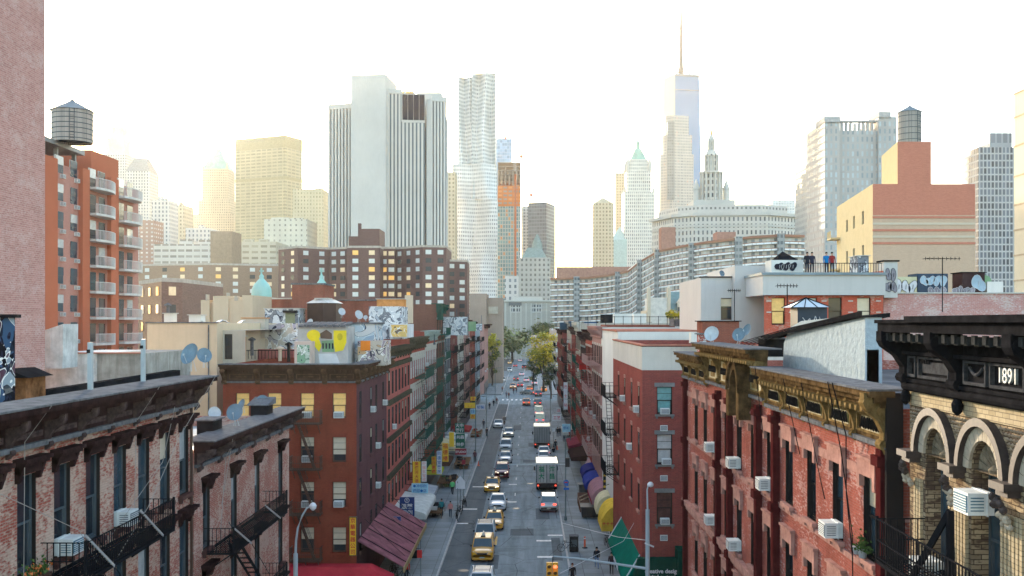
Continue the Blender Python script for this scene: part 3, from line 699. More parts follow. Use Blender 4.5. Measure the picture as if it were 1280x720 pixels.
# ---------------------------------------------------------------- right, nearest: tan brick building dated 1891
B_TAN = brick('tan_banded_brick', (.38,.29,.185), (.12,.08,.052), (.05,.035,.028), patch=(.08,.052,.04), pamt=.5, stain=.6, bw=.30, bh=.10)
B_LT = brick('pale_yellow_brick', (.42,.34,.225), (.34,.27,.17), (.20,.16,.11), stain=.3, bw=.28, bh=.095)
BLK = plain('black_painted_iron', (.014,.0135,.015), .7, var=.5, scale=3, streak=.2)
CREAM = plain('cream_arch_stone', (.40,.345,.27), .7, var=.25, scale=3, streak=.5); DKS = plain('dark_arch_stone', (.055,.04,.035), .6, var=.35, scale=4)
t = thing('dated_building', 'nearest building on the right, tan brick with arched windows under a black cornice dated 1891', 'building', (14, 19, 0))
Y0, Y1 = 12.0, 23.55; ac_ = [22.0-2.34*k for k in range(5)]
fw = FW(XR); ops = [(-y, 1.25, 14.35, 2.75) for y in ac_]+[(-y, 1.25, 10.4, 2.9) for y in ac_]+[(-y, 1.25, 6.8, 2.6) for y in ac_]
m, roof = shell(XR, 24, Y0, Y1, 19.6, skip=('W',), par=.5)
def arch_face(m, fr, u0, u1, zs, z1, cs, r, depth):  # wall above the springing with round openings
    n = 14; prev = u0
    for c in sorted(cs):
        if c-r > prev: m.quad([fr.p(prev,0,zs), fr.p(c-r,0,zs), fr.p(c-r,0,z1), fr.p(prev,0,z1)])
        for k in range(n):
            a0, a1 = math.pi-math.pi*k/n, math.pi-math.pi*(k+1)/n
            p0 = (c+r*math.cos(a0), zs+r*math.sin(a0)); p1 = (c+r*math.cos(a1), zs+r*math.sin(a1))
            m.quad([fr.p(p0[0],0,p0[1]), fr.p(p1[0],0,p1[1]), fr.p(p1[0],0,z1), fr.p(p0[0],0,z1)])
            m.quad([fr.p(p0[0],0,p0[1]), fr.p(p1[0],0,p1[1]), fr.p(p1[0],-depth,p1[1]), fr.p(p0[0],-depth,p0[1])])
        prev = c+r
    m.quad([fr.p(prev,0,zs), fr.p(u1,0,zs), fr.p(u1,0,z1), fr.p(prev,0,z1)])
holes(m, fw, -Y1, -Y0, -.1, 17.1, ops, .4); arch_face(m, fw, -Y1, -Y0, 17.1, 18.12, [-y for y in ac_], .625, .4)
part('wall', m, B_TAN, t)
m = MB(); fw.box(m, -Y1, -Y0, .0, .03, 18.12, 18.5); part('yellow_brick_band', m, B_LT, t)
m = MB()
for y in ac_:
    for s in (-1, 1):
        for q in range(3): fw.box(m, -y+s*(.80+q*.15)-.045, -y+s*(.80+q*.15)+.045, 0, .07, 13, 16.5)
part('brick_pier', m, B_LT, t)
r = MB(); r.quad([(roof[0],roof[2],roof[4]),(roof[1],roof[2],roof[4]),(roof[1],roof[3],roof[4]),(roof[0],roof[3],roof[4])]); part('roof', r, ROOFM, t)
put_windows(t, fw, ops, .34, FRGR, 'dark', 0, None, 'flat', DKS)
for y in ac_:
    m = MB(); n = 12; u = -y
    P = lambda r_, a, d: fw.p(u+r_*math.cos(a), d, 17.1+r_*math.sin(a))
    for k in range(n):
        a0, a1 = math.pi*(k+.04)/n, math.pi*(k+.96)/n
        m.hexa([P(.625,a0,.06),P(.90,a0,.06),P(.90,a0,0),P(.625,a0,0),P(.625,a1,.06),P(.90,a1,.06),P(.90,a1,0),P(.625,a1,0)], 0)
    for k in range(20):
        a0, a1 = math.pi*k/20, math.pi*(k+1)/20
        m.hexa([P(.90,a0,.17),P(1.06,a0,.17),P(1.06,a0,0),P(.90,a0,0),P(.90,a1,.17),P(1.06,a1,.17),P(1.06,a1,0),P(.90,a1,0)], 1)
    part('arch', m, [CREAM, DKS], t)
    m = MB()                              # fan shell in the arch
    for k in range(9):
        a = math.pi*(k+.5)/9; a0, a1 = a-.15, a+.15
        m.hexa([P(.1,a0,-.2),P(.58,a0,-.12),P(.58,a0,-.3),P(.1,a0,-.3),P(.1,a1,-.2),P(.58,a1,-.12),P(.58,a1,-.3),P(.1,a1,-.3)])
    m.lathe(*fw.p(u,-.2,0)[:2], [(.12,17.08),(.14,17.16),(.05,17.26)], 10)
    part('fan_shell', m, plain('aged_shell', (.17,.14,.10), .8, var=.5, scale=6), t)
    for s in (-1,):  # carved heads where the arches spring
        m = MB(); uc = u+s*1.17
        fw.box(m, uc-.30, uc+.30, 0, .34, 16.98, 17.12, 1); fw.box(m, uc-.24, uc+.24, 0, .24, 16.86, 16.98, 1)
        for k in range(26):
            a = rnd.uniform(0,6.28); rr = rnd.uniform(.03,.17); zz = rnd.uniform(16.3,16.86); d = .10+.22*(zz-16.3)/.56
            p = fw.p(uc+rr*math.cos(a)*1.1, d+rr*.3, zz); b_ = rnd.uniform(.05,.09)
            m.lathe(p[0], p[1], [(.01,p[2]-b_),(b_*.9,p[2]-b_*.4),(b_,p[2]+b_*.2),(.02,p[2]+b_)], 6, 1 if zz > 16.6 else 0)
        part('carved_capital', m, [CREAM, DKS], t)
m = MB()                                  # diamond relief between the arches
for y in [Y1-.3]+[y-1.17 for y in ac_]:
    for i in range(-4, 5):
        for j in range(7):
            u = -y+(i+.5*(j % 2))*.13; z = 17.52+j*.085
            if min(math.hypot(u+a, z-17.1) for a in ac_) < 1.12 or u < -Y1+.05: continue
            c = [fw.p(u-.05,.0,z), fw.p(u,.0,z-.04), fw.p(u+.05,.0,z), fw.p(u,.0,z+.04)]; ap = fw.p(u,.05,z)
            for k in range(4): m.quad([c[k], c[(k+1) % 4], ap])
part('diamond_relief', m, plain('tan_relief', (.27,.21,.15), .7, var=.3, scale=5), t)
# cornice with modillions, brackets, panels and the date
m = MB(); P_ = .72
fw.box(m, -Y1-.02, -Y0, 0, .10, 18.5, 19.7); m.tube([fw.p(-Y1,.10,18.55), fw.p(-Y0,.10,18.55)], .11, 10); fw.box(m, -Y1-.04, -Y0, 0, .2, 18.66, 18.74)
fw.box(m, -Y1-.05, -Y0, 0, .3, 19.28, 19.36); fw.box(m, -Y1-.08, -Y0, 0, P_, 19.78, 19.98); fw.box(m, -Y1-.12, -Y0, -.5, P_+.06, 19.98, 20.06); fw.box(m, -21.6, -Y0, -.5, P_+.14, 20.0, 20.13)
for k in range(40): fw.box(m, -Y1+.3+k*.13, -Y1+.36+k*.13, .10, .17, 19.1, 19.28) if k < 10 else None
co_ = part('cornice', m, [BLK], t)
mod = MB(); mod.box(-.09,-.5,0,.09,0,.16); mod.box(-.075,-.56,.03,.075,-.5,.2); mod = mod.mesh('modillion', [plain('worn_grey_black', (.035,.035,.035), .7, var=.5, scale=8)])
k = 0; y = Y1-.35
while y > Y0: part('modillion', mod, parent=co_, pos=fw.p(-y, .10, 19.56), rz=fw.rz); y -= .45
for y in (Y1-.12, 20.62, 17.2):
    part('bracket', m_bracket(1.25, .66, .34, BLK), parent=co_, pos=fw.p(-y, .1, 18.55), rz=fw.rz)
    mm = MB(); p = fw.p(-y, .14, 18.3); mm.lathe(p[0], p[1], [(.02,18.12),(.10,18.2),(.12,18.34),(.07,18.46)], 10); part('drop_boss', mm, BLK, co_)
GREYP = plain('grey_panel_edge', (.05,.05,.054), .8, var=.4, scale=6)
for a, b in ((22.75, 23.2), (20.95, 22.6), (19.25, 20.25), (17.75, 19.1), (14.2, 16.4)):
    q = MB(); a, b = -b, -a
    for r_ in ((a, b, 18.78, 18.84), (a, b, 19.2, 19.25), (a, a+.05, 18.84, 19.2), (b-.05, b, 18.84, 19.2)): fw.box(q, r_[0], r_[1], .10, .19, r_[2], r_[3])
    if 1.2 < b-a and abs(a+19.1) > .1: fw.box(q, a+.14, b-.14, .10, .14, 18.9, 19.14)
    part('frieze_panel', q, GREYP, co_)
q = MB()
m = text_mesh('1891', .40, plain('pale_numerals', (.36,.38,.38), .5, var=.2), .05)
part('date_numerals', m, parent=co_, pos=fw.p(-18.45, .13, 19.02), rz=fw.rz)
m = MB(); m.tube([fw.p(-20.05+.12*k, .14, 19.12-.14*math.sin(math.pi*k/5)) for k in range(6)], .035, 6); part('garland', m, GREYP, co_)
part('air_conditioner', m_ac('b'), parent=t, pos=fw.p(-ac_[1], .1, 16.35), rz=fw.rz); part('air_conditioner', m_ac(), parent=t, pos=fw.p(-ac_[0], .1, 14.5), rz=fw.rz)
fire_escape(t, fw, -22.6, 6.0, [14.75], IRON, 1.05, stair=True)
m = MB(); m.bar(fw.p(-20.9,1.0,14.7), fw.p(-20.1,.5,16.3), .07, .12); m.bar(fw.p(-20.1,.5,16.3), fw.p(-20.05,.5,14.4), .12); part('iron_strap', m, IRON, t)

# ---------------------------------------------------------------- right corner building beyond the side street
B_R2 = brick('right_corner_brick', (.26,.056,.046), (.19,.045,.038), (.20,.09,.075), stain=.35, seed=3)
STUC = plain('cream_stucco', (.50,.47,.42), .85, var=.1, scale=.5, streak=.25); GRST = plain('grey_stone', (.17,.17,.165), .7, var=.25, scale=3)
XC, DC = 7.3, 65.0
def zk(z): return 20-(20-z)*.831
t = thing('corner_building', 'red brick corner building on the right with cream parapet and stacked curtained windows', 'building', (9, 65, 0))
fs = FS(DC); fw = FW(XC)
opS = [(x, .99, zk(z), h*.831) for z, h in ((12.98, 2.1), (9.15, 2.3), (4.6, 2.4)) for x in (8.72, 11.8)]
opW = cells([-66.9, -71.5, -76.5, -81.5], .72, [(zk(15.0-2.1), 1.75), (zk(11.4-2.1), 1.75), (zk(7.4-2.1), 1.75)])
zt, zp = zk(18.2), zk(16.35)
m, roof = shell(XC, 16.6, DC, 87.0, zt, skip=('S','W'), par=.5)
holes(m, fs, XC, 16.6, -.1, zp, opS, .2); holes(m, fw, -87.0, -DC, -.1, zp, opW, .06); part('wall', m, B_R2, t)
m = MB(); m.quad([(XC-.02,DC-.02,zp),(16.6,DC-.02,zp),(16.6,DC-.02,zt-.05),(XC-.02,DC-.02,zt-.05)]); m.quad([(XC-.02,87,zp),(XC-.02,DC-.02,zp),(XC-.02,DC-.02,zt-.05),(XC-.02,87,zt-.05)]); part('parapet', m, STUC, t)
m = MB(); fs.box(m, XC-.1, 16.6, -.3, .08, zt, zt+.09); fw.box(m, -87, -DC-.1, -.3, .08, zt, zt+.09); part('coping', m, plain('terracotta_coping', (.40,.17,.12), .7), t)
r = MB(); r.quad([(roof[0],roof[2],roof[4]),(roof[1],roof[2],roof[4]),(roof[1],roof[3],roof[4]),(roof[0],roof[3],roof[4])]); part('roof', r, ROOFS, t)
for i, o in enumerate(opS):
    pm = (TEALC, TEALC) if i < 2 else (GLASSL, GLASSL) if i < 4 else (STONEB, STONEB)
    f = part('window', m_frame(o[1], o[3], FRDK, 1), parent=t, pos=fs.p(o[0], -.15, o[2])); part('pane', m_pane(o[1], o[3], pm[0], pm[1]), parent=f, local=True)
    part('lintel', m_lintel(o[1], GRST, 'flat'), parent=t, pos=fs.p(o[0], 0, o[2]+o[3])); part('sill', m_sill(o[1], GRST), parent=t, pos=fs.p(o[0], 0, o[2]))
    part('air_conditioner', m_ac(), parent=t, pos=fs.p(o[0]+(.1 if i == 2 else 0), .02, o[2]+.03)).scale = (.85,.85,.85)
    if i % 2 == 0: part('wall_vent', m_ac(), parent=t, pos=fs.p(o[0]-.05, -.18, o[2]-1.05)).scale = (.7,.7,.85)
put_windows(t, fw, opW, -.03, FRDK, 'dark', 1, STONEP, 'flat', STONEP, acs=(0, 2, 5), acp=.1)
fire_escape(t, fw, -86.3, 4.6, [zk(12.8), zk(9.2), zk(5.4)], IRON, 1.05, fine=False, stair=True)
t = thing('white_rendered_building', 'blank white rendered wall between the right corner building and the pinkish fire escape', 'building', (10, 88, 0))
m = MB(); m.box(7.7, 87.1, -.1, 18, 104.8, 19.2); part('wall', m, plain('white_render_wall', (.62,.60,.55), .85, var=.07, scale=.3, streak=.12), t)
m = MB(); m.box(7.6, 87.1, 19.2, 18, 104.8, 19.35); part('coping', m, MATS['terracotta_coping'], t)
m = MB(); m.box(7.62, 93, 0, 7.69, 94, 2.1); part('door', m, FRDK, t)
# ---------------------------------------------------------------- skyline
def rect(cx, cy, w, d, rz=0.):
    c, s = math.cos(rz), math.sin(rz)
    return [(cx+x*c-y*s, cy+x*s+y*c) for x, y in ((-w/2,-d/2),(w/2,-d/2),(w/2,d/2),(-w/2,d/2))]
def fit(px0, px1, D, d, rz=0.):
    """plan rectangle whose silhouette spans px0..px1 when its nearest face is at about D"""
    W = (px1-px0)*D/FPX; r = abs(rz); w_ = (W-d*math.sin(r))/math.cos(r)
    cx = PX((px0+px1)/2, D)*(1+0.5*d/D) if rz == 0 else PX((px0+px1)/2, D)
    return PX((px0+px1)/2, D), D+d/2, max(w_, 4), d
def scalep(poly, f, cx=None, cy=None):
    cx = cx if cx is not None else sum(p[0] for p in poly)/len(poly); cy = cy if cy is not None else sum(p[1] for p in poly)/len(poly)
    return [(cx+(p[0]-cx)*f, cy+(p[1]-cy)*f) for p in poly]
def tower(name, label, px0, px1, py, D, d, mat, rz=0., group=None, cat='skyscraper', roofbits=0, z0=0, capm=None):
    cx, cy, w_, dd = fit(px0, px1, D, d, rz); z = PZ(py, D)
    t = thing(name, label, cat, (cx, cy, 0), group)
    m = MB(); poly = rect(cx, cy, w_, dd, rz); m.prism(poly, z0, z); part('shaft', m, mat, t)
    if roofbits:
        m = MB()
        for k in range(roofbits):
            a = rnd.uniform(-.3,.3)*w_; b = rnd.uniform(-.3,.3)*dd; s = w_*rnd.uniform(.08,.16)
            m.prism(rect(cx+a, cy+b, s*2, s, rz), z, z+rnd.uniform(2, 5)*D/800)
        part('roof_plant', m, capm or mat, t)
    return t, poly, z, cx, cy
STW = (.50,.48,.45); STY = (.55,.45,.30)
G_STONE = grid('pale_stone_tower', (.52,.50,.46), (.16,.17,.18), 3.2, 3.6, .42, .55)
G_WARM = grid('warm_stone_tower', (.55,.45,.31), (.28,.22,.15), 3.2, 3.6, .45, .5)
G_GLOW = grid('bronze_slab_tower', (.55,.45,.28), (.40,.33,.21), 8.0, 4.0, .80, .5, jit=.12)
PCOP = plain('verdigris', (.24,.42,.34), .6, var=.2, scale=.2); GILT = plain('gilded_metal', (.65,.40,.10), .35, metal=.6)
PST = plain('pale_stone', (.50,.48,.43), .8, var=.12, scale=.05); WARMP = plain('warm_stone', (.52,.42,.28), .8, var=.1, scale=.05)

# left group
t, poly, z, cx, cy = tower('office_tower', 'hazy pale tower with stepped crown and lantern, left of the others behind the orange apartments', 127, 158, 192, 1350, 34, G_STONE)
m = MB(); z1 = PZ(172,1350); z2 = PZ(163,1350); z3 = PZ(157,1350)
m.prism(scalep(poly,.72), z, z1); m.prism(rect(cx,cy,16,16,.0), z1, z2+6); m.lathe(cx,cy,[(9,z2),(9,z2+6),(5,z3),(3,z3+5),(1,z3+10),(.4,PZ(150,1350))], 10); part('crown', m, PST, t)
t, poly, z, cx, cy = tower('office_tower', 'hazy tower with sloping mansard roof beside the stepped pale tower', 157, 187, 214, 1200, 30, G_STONE)
m = MB(); m.prism(poly, z, PZ(196,1200), top=scalep(poly,.45)); part('mansard_roof', m, plain('grey_slate', (.30,.29,.27), .7), t)
tower('apartment_tower', 'narrow hazy grey tower with rooftop box just right of the orange apartments', 190, 212, 250, 900, 22, G_STONE, roofbits=2, cat='tower block')
tower('apartment_tower', 'broad hazy tan tower with three roof boxes left of the green spired tower', 205, 230, 256, 980, 28, G_WARM, roofbits=3, cat='tower block')
tower('office_block', 'low hazy red brown block at the foot of the far left towers', 174, 192, 275, 800, 22, grid('hazy_red_block', (.36,.22,.17), (.55,.5,.45), 4, 3.2, .4, .4), cat='office block')
tower('office_block', 'small pale hazy block between the tan tower and the green spired tower', 232, 262, 285, 850, 30, G_STONE, roofbits=2, cat='office block')
t, poly, z, cx, cy = tower('spired_tower', 'slender golden tower with pale green pyramid roof and needle spire', 252, 285, 211, 1480, 36, G_WARM)
m = MB(); zb = PZ(211,1480); m.prism(scalep(poly,.98), zb, PZ(185,1480), top=scalep(poly,.16)); m.lathe(cx,cy,[(3,PZ(187,1480)),(2.6,PZ(183,1480)),(.6,PZ(180,1480)),(.2,PZ(171,1480))],8); part('pyramid_roof', m, PCOP, t)
m = MB(); m.prism(rect(cx,cy-3,60,40), 0, PZ(268,1480)); m.prism(rect(cx,cy-3,46,38), PZ(268,1480), PZ(250,1480)); part('setback', m, G_WARM, t)
for s in (-1,1):
    m = MB(); m.prism(rect(cx+s*17,cy-16,3,3), zb, zb+10, top=rect(cx+s*17,cy-16,.3,.3)); part('pinnacle', m, WARMP, t)
t, poly, z, cx, cy = tower('slab_tower', 'broad glowing slab tower of gridded bronze glass in front of the sun haze', 289, 374, 172, 1250, 34, G_GLOW, rz=R(-24))
m = MB(); m.prism(scalep(poly,1.004), z-14, z+.5); m.prism(scalep(poly,1.006), PZ(226,1250), PZ(222,1250)); part('mechanical_band', m, plain('bronze_band', (.46,.37,.22), .7), t)
tower('office_tower', 'glowing hazy tower tucked against the left of the ribbed concrete tower', 366, 404, 236, 1000, 40, grid('sunlit_stone', (.60,.50,.33), (.42,.34,.22), 3, 3.6, .4, .5), roofbits=2)
tower('office_block', 'creamy sunlit block below the glowing slab tower', 330, 384, 274, 640, 30, grid('cream_block', (.62,.56,.45), (.35,.30,.24), 3.4, 3.2, .3, .4), roofbits=3, cat='office block')
tower('office_block', 'plain brown windowless box standing below the golden spired tower', 263, 290, 289, 420, 14, plain('brown_concrete', (.30,.22,.15), .85, streak=.2), cat='office block')
tower('office_block', 'white block with dark striped floors left of the plain brown box', 192, 262, 305, 520, 24, grid('striped_white', (.55,.50,.44), (.28,.24,.2), 4, 3.0, .8, .4), roofbits=3, cat='office block')
tower('office_block', 'layered hazy block right of the plain brown box', 290, 345, 302, 560, 30, grid('layered_tan', (.52,.45,.34), (.34,.28,.20), 5, 3.2, .7, .4), roofbits=2, cat='office block')

# ribbed concrete telecom tower
RIB = plain('ribbed_concrete', (.56,.525,.48), .85, var=.06, scale=.05, streak=.18); RIBG = plain('rib_glass', (.06,.075,.09), .3, var=.3, scale=.1)
D = 640; t = thing('ribbed_tower', 'massive pale concrete tower with dark vertical ribs and black louvres near its top', 'skyscraper', (PX(480,D), D+25, 0))
def ribs(fr, u0, u1, z0, z1, n, dp=1.2, frac=.55):
    m = MB(); g_ = MB(); s = (u1-u0)/n
    for k in range(n): fr.box(m, u0+s*k, u0+s*(k+frac), -dp, 0, z0, z1)
    fr.box(m, u0, u1, -dp, .15, z1, z1+3); fr.box(g_, u0, u1, -dp-2, -dp, z0, z1); return m, g_
TA = R(14)                                 # the tower stands a little turned
frl = Fr(PX(404,D), D+16, -TA); LW = (440-404)*D/FPX
zl = PZ(130,D); m, g_ = ribs(frl, 0, LW, 0, zl, 8); part('ribbed_wing', m, RIB, t); part('window_bands', g_, RIBG, t)
m = MB(); m.prism([(PX(437,D),D+4),(PX(482,D),D),(PX(488,D),D+30),(PX(441,D),D+38)], 0, PZ(96,D)); 
m.prism([(PX(437,D),D+4),(PX(482,D),D),(PX(488,D),D+30),(PX(441,D),D+38)], PZ(96,D), PZ(92.5,D)); part('central_slab', m, RIB, t)
fr2 = Fr(PX(483,D), D+6, R(6)); u1 = (516-483)*D/FPX
m, g_ = ribs(fr2, 0, u1*.55, 0, PZ(114,D), 4); part('ribbed_wing', m, RIB, t); part('window_bands', g_, RIBG, t)
m, g_ = ribs(fr2, u1*.55, u1*1.42, 0, PZ(150,D), 6); part('ribbed_wing', m, RIB, t); part('window_bands', g_, RIBG, t)
m = MB(); fr2.box(m, u1*.52, u1*1.42, -8, 0, PZ(149,D), PZ(114,D)); part('upper_wall', m, RIB, t)
for k in range(4):
    m = MB(); a = u1*(.56+.215*k); fr2.box(m, a, a+u1*.195, -.5, .4, PZ(147,D), PZ(115,D)); part('louvre', m, plain('black_louvre', (.008,.008,.022), .8), t)
m = MB(); m.prism([(PX(531,D),D+10),(PX(538,D),D+8),(PX(538,D),D+40),(PX(531,D),D+40)], 0, PZ(120,D)); part('corner_slab', m, RIB, t)
fr3 = Fr(PX(537,D), D+9, R(20)); m, g_ = ribs(fr3, 0, (558-537)*D/FPX*.99, 0, PZ(122,D), 5); part('ribbed_wing', m, RIB, t); part('window_bands', g_, RIBG, t)
m = MB(); m.prism(rect(PX(480,D), D+45, 70, 40), 0, PZ(124,D)-1); part('core', m, RIB, t)
m = MB(); m.prism(rect(PX(532,D), D+32, 16, 16), PZ(125,D), PZ(105,D)); part('plant_room', m, RIB, t)
m = MB(); m.prism(rect(PX(498,D), D+22, 16, 10), PZ(116,D), PZ(107,D))
part('lit_plant_room', m, grid('lit_box', (.5,.5,.48), (.5,.28,.08), 6, 20, .8, .6), t)
for k in range(7): m = MB(); m.bar((PX(485+k*4,D), D+20, PZ(110,D)), (PX(485+k*4,D), D+20, PZ(102+rnd.random()*2,D)), .5); part('antenna', m, FRGR, t)
tower('office_tower', 'narrow tan tower showing between the ribbed concrete tower and the rippling tower', 553, 569, 215, 900, 24, G_WARM)

# rippling steel tower
D = 950; t = thing('rippling_tower', 'tall slender silver tower with rippling folds and a gridded open top', 'skyscraper', (PX(592,D), D+20, 0))
G_RIP = grid('rippled_steel', (.62,.62,.60), (.24,.26,.26), 2.0, 3.6, .5, .5, grough=.3, rough=.35, wvar=.14)
def ripple(x0, x1, yb, z0, z1, amp, ph):
    m = MB(); nz = int((z1-z0)/7); n = 30; pr = None
    per = []
    for j in range(nz+1):
        z = z0+(z1-z0)*j/nz; row = []
        for k in range(n+1):
            u = k/n; x = x0+(x1-x0)*u
            y = yb-amp*math.sin(u*math.pi*3+ph+1.3*math.sin(z*.03+ph))*math.sin(u*math.pi)**.3+2*math.sin(z*.045+u*5+ph)
            row.append((x, y, z))
        row = [(x0, yb+26, z)]+row+[(x1, yb+26, z)]
        if pr:
            u = 0
            for a, b, c, d in zip(pr, pr[1:], row[1:], row):
                L = math.hypot(b[0]-a[0], b[1]-a[1]); m.quad([a,b,c,d], 0, [(u,a[2]),(u+L,a[2]),(u+L,z),(u,z)]); u += L
        pr = row
    m.quad([pr[0],pr[1],pr[n//2],pr[-2],pr[-1]]); return m
zt = PZ(96,D); part('left_fold', ripple(PX(572,D), PX(595,D), D+3, 0, zt, 4, .6), G_RIP, t); part('right_fold', ripple(PX(590,D), PX(619.5,D), D-3, 0, PZ(93,D), 5, 2.0), G_RIP, t)
m = ripple(PX(566,D), PX(621,D), D-5, 0, PZ(206,D), 4, 1.2); part('lower_setback', m, G_RIP, t)
m = ripple(PX(564,D), PX(622,D), D-9, 0, PZ(250,D), 3, .2); part('base_setback', m, G_RIP, t)

# towers and cranes right of it
tower('glass_tower', 'blue glass tower rising behind the orange construction tower', 618, 640, 173, 1300, 30, grid('blue_glass', (.30,.40,.52), (.22,.33,.46), 3, 4, .9, .8, rough=.3, grough=.15))
D = 1000; t = thing('unfinished_tower', 'unfinished tower wrapped in orange netting and teal glass with open top floors', 'skyscraper', (PX(637,D), D+15, 0))
x0, x1 = PX(622,D), PX(651,D)
G_TEAL = grid('teal_glass', (.42,.42,.38), (.16,.26,.26), 2.6, 3.8, .7, .75, alt=(.55,.26,.10), altp=.12)
m = MB(); m.prism([(x0,D),(x1,D),(x1,D+26),(x0,D+26)], 0, PZ(258,D)); part('glazed_floors', m, G_TEAL, t)
m = MB(); m.prism([(x0,D),(x1,D),(x1,D+26),(x0,D+26)], PZ(258,D), PZ(232,D)); part('safety_netting', m, grid('orange_net', (.62,.20,.06), (.40,.30,.24), 5, 3.8, .7, .5, alt=(.72,.30,.10), altp=.5), t)
m = MB()
for k in range(6): m.prism([(x0,D),(x1,D),(x1,D+26),(x0,D+26)], PZ(232,D)+k*3.8+3.2, PZ(232,D)+k*3.8+3.8)
for i in range(7):
    for j in (0, 12, 25): m.box(x0+(x1-x0-1)*i/6, D+j, PZ(232,D), x0+(x1-x0-1)*i/6+1, D+j+1, PZ(214,D)+ (i % 3)*2)
part('open_floors', m, plain('raw_concrete', (.42,.36,.30), .85), t)
m = MB(); m.box(PX(643,D), D-1.5, 20, PX(645.5,D), D-.1, PZ(218,D)); part('hoist', m, plain('orange_hoist', (.5,.15,.06), .6), t)
def crane(label, px, py0, py1, D, tip, jib):
    t = thing('tower_crane', label, 'crane', (PX(px,D), D, PZ(py0,D)), 'tower cranes over the building sites'); m = MB()
    a = Vector(at(px,py0,D)); b = Vector(at(px,py1,D))
    for s in (-1, 1):
        for q in (-1, 1): m.bar(a+Vector((s*.8,q*.8,0)), b+Vector((s*.8,q*.8,0)), .35)
    k = 0; z = a.z
    while z < b.z-2: m.bar((a.x-.8,D-.8,z), (a.x+.8,D-.8,z+2), .25); z += 2
    part('mast', m, plain('crane_white', (.55,.52,.5), .6), t)
    m = MB(); m.bar(b, at(tip[0],tip[1],D), .9); m.bar(b+Vector((0,0,3)), at((tip[0]+px)/2,(tip[1]+py1)/2,D), .4); part('jib', m, plain('crane_red', (.50,.10,.07), .6), t)
    m = MB(); c = Vector(at(jib[0],jib[1],D)); m.bar(b, c, 1.0); m.box(c.x-1.5, D-1, c.z-2, c.x+1.5, D+1, c.z+1); part('counterweight', m, MATS['crane_red'], t)
crane('red and white luffing crane standing on the orange netted tower', 643.5, 214, 197, 1000, (653, 184), (652, 195))
crane('small distant red luffing crane right of the orange netted tower', 657.5, 262, 240, 1000, (662, 233), (664, 243))
crane('tiny red crane jib on top of the blue glass tower', 630, 173, 171, 1300, (624, 162), (632, 172))
t, poly, z, cx, cy = tower('glass_tower', 'dark grey glass tower with pale side standing right of the construction site', 660, 695, 253, 1100, 34, grid('dark_glass', (.17,.19,.20), (.09,.10,.12), 3, 3.8, .85, .7, rough=.35, grough=.12), rz=R(-18))
tower('office_block', 'narrow concrete frame block behind the dark glass tower', 652, 662, 258, 1150, 20, grid('frame_block', (.5,.47,.43), (.18,.17,.16), 3.5, 3.6, .6, .6), cat='office block')
t, poly, z, cx, cy = tower('old_office_building', 'weathered grey masonry building with green peaked roof below the dark glass tower', 648, 688, 322, 700, 30, grid('grey_masonry', (.40,.38,.34), (.16,.15,.14), 3.0, 3.4, .42, .5), cat='office block')
m = MB(); m.prism(scalep(poly,.8), z, PZ(309,700), top=scalep(poly,.45)); m.lathe(cx+2,cy,[(4,PZ(309,700)),(3,PZ(300,700)),(.4,PZ(290,700))],8); part('peaked_roof', m, plain('green_grey_roof', (.24,.29,.26), .7), t)
tower('office_block', 'pale slender block left of the weathered grey masonry building', 631, 648, 345, 620, 20, G_STONE, cat='office block')
t, poly, z, cx, cy = tower('civic_building', 'long low pale stone building with round headed dormer at the end of the street', 628, 690, 376, 560, 30, plain('pale_civic_stone', (.42,.39,.34), .8, var=.06), cat='public building')
for px in (644, 671):
    m = MB(); m.box(PX(px-6,560), 559.5, PZ(391,560), PX(px+6,560), 559.9, PZ(381,560)); part('window', m, grid('civic_window', (.5,.48,.44), (.10,.10,.10), 1.6, 2.4, .7, .7), t)
m = MB(); m.box(PX(636,560), 559, PZ(382,560), PX(652,560), 559.95, PZ(378,560)); part('dormer', m, GRST, t)
for k in range(9): m = MB(); a = PX(632+k*6.4,560); m.box(a-.35, 559.2, 0, a+.35, 559.95, PZ(379,560)); part('pilaster', m, PST, t)
m = MB(); m.box(PX(627,560), 559, PZ(377,560), PX(691,560), 560, PZ(375,560)); m.box(PX(640,560), 562, PZ(376,560), PX(678,560), 580, PZ(371,560)); part('attic', m, PST, t)

# gothic tower, its neighbours
tower('office_tower', 'plain golden tower immediately left of the gothic green roofed tower', 769, 787, 216, 1300, 24, G_WARM, roofbits=1)
t, poly, z, cx, cy = tower('pyramid_roofed_tower', 'small stone tower with pyramid roof left of the golden tower', 742, 767, 254, 1000, 22, G_WARM)
m = MB(); m.cone(poly, z, (cx, cy, PZ(245,1000))); part('pyramid_roof', m, WARMP, t)
D = 1215; t = thing('gothic_tower', 'white gothic tower with green pyramid roof and four corner pinnacles', 'skyscraper', (PX(799,D), D+15, 0)); cx, cy = PX(799,D), D+15
G_GOTH = grid('terracotta_piers', (.60,.58,.52), (.22,.23,.22), 2.4, 4.2, .45, .6, jit=.4)
m = MB(); m.prism(rect(cx,cy,36,34), 0, PZ(240,D)); part('shaft', m, G_GOTH, t)
m = MB(); m.prism(rect(cx,cy,29,27), PZ(240,D), PZ(214,D)); m.prism(rect(cx,cy,22,20), PZ(214,D), PZ(198,D)); part('upper_shaft', m, G_GOTH, t)
m = MB(); m.prism(rect(cx,cy,19,17), PZ(198,D), PZ(184,D), top=rect(cx,cy,7,7)); m.prism(rect(cx,cy,5,5), PZ(184,D), PZ(177,D), top=rect(cx,cy,4,4)); m.cone(rect(cx,cy,5,5), PZ(177,D), (cx,cy,PZ(170,D))); part('pyramid_roof', m, PCOP, t)
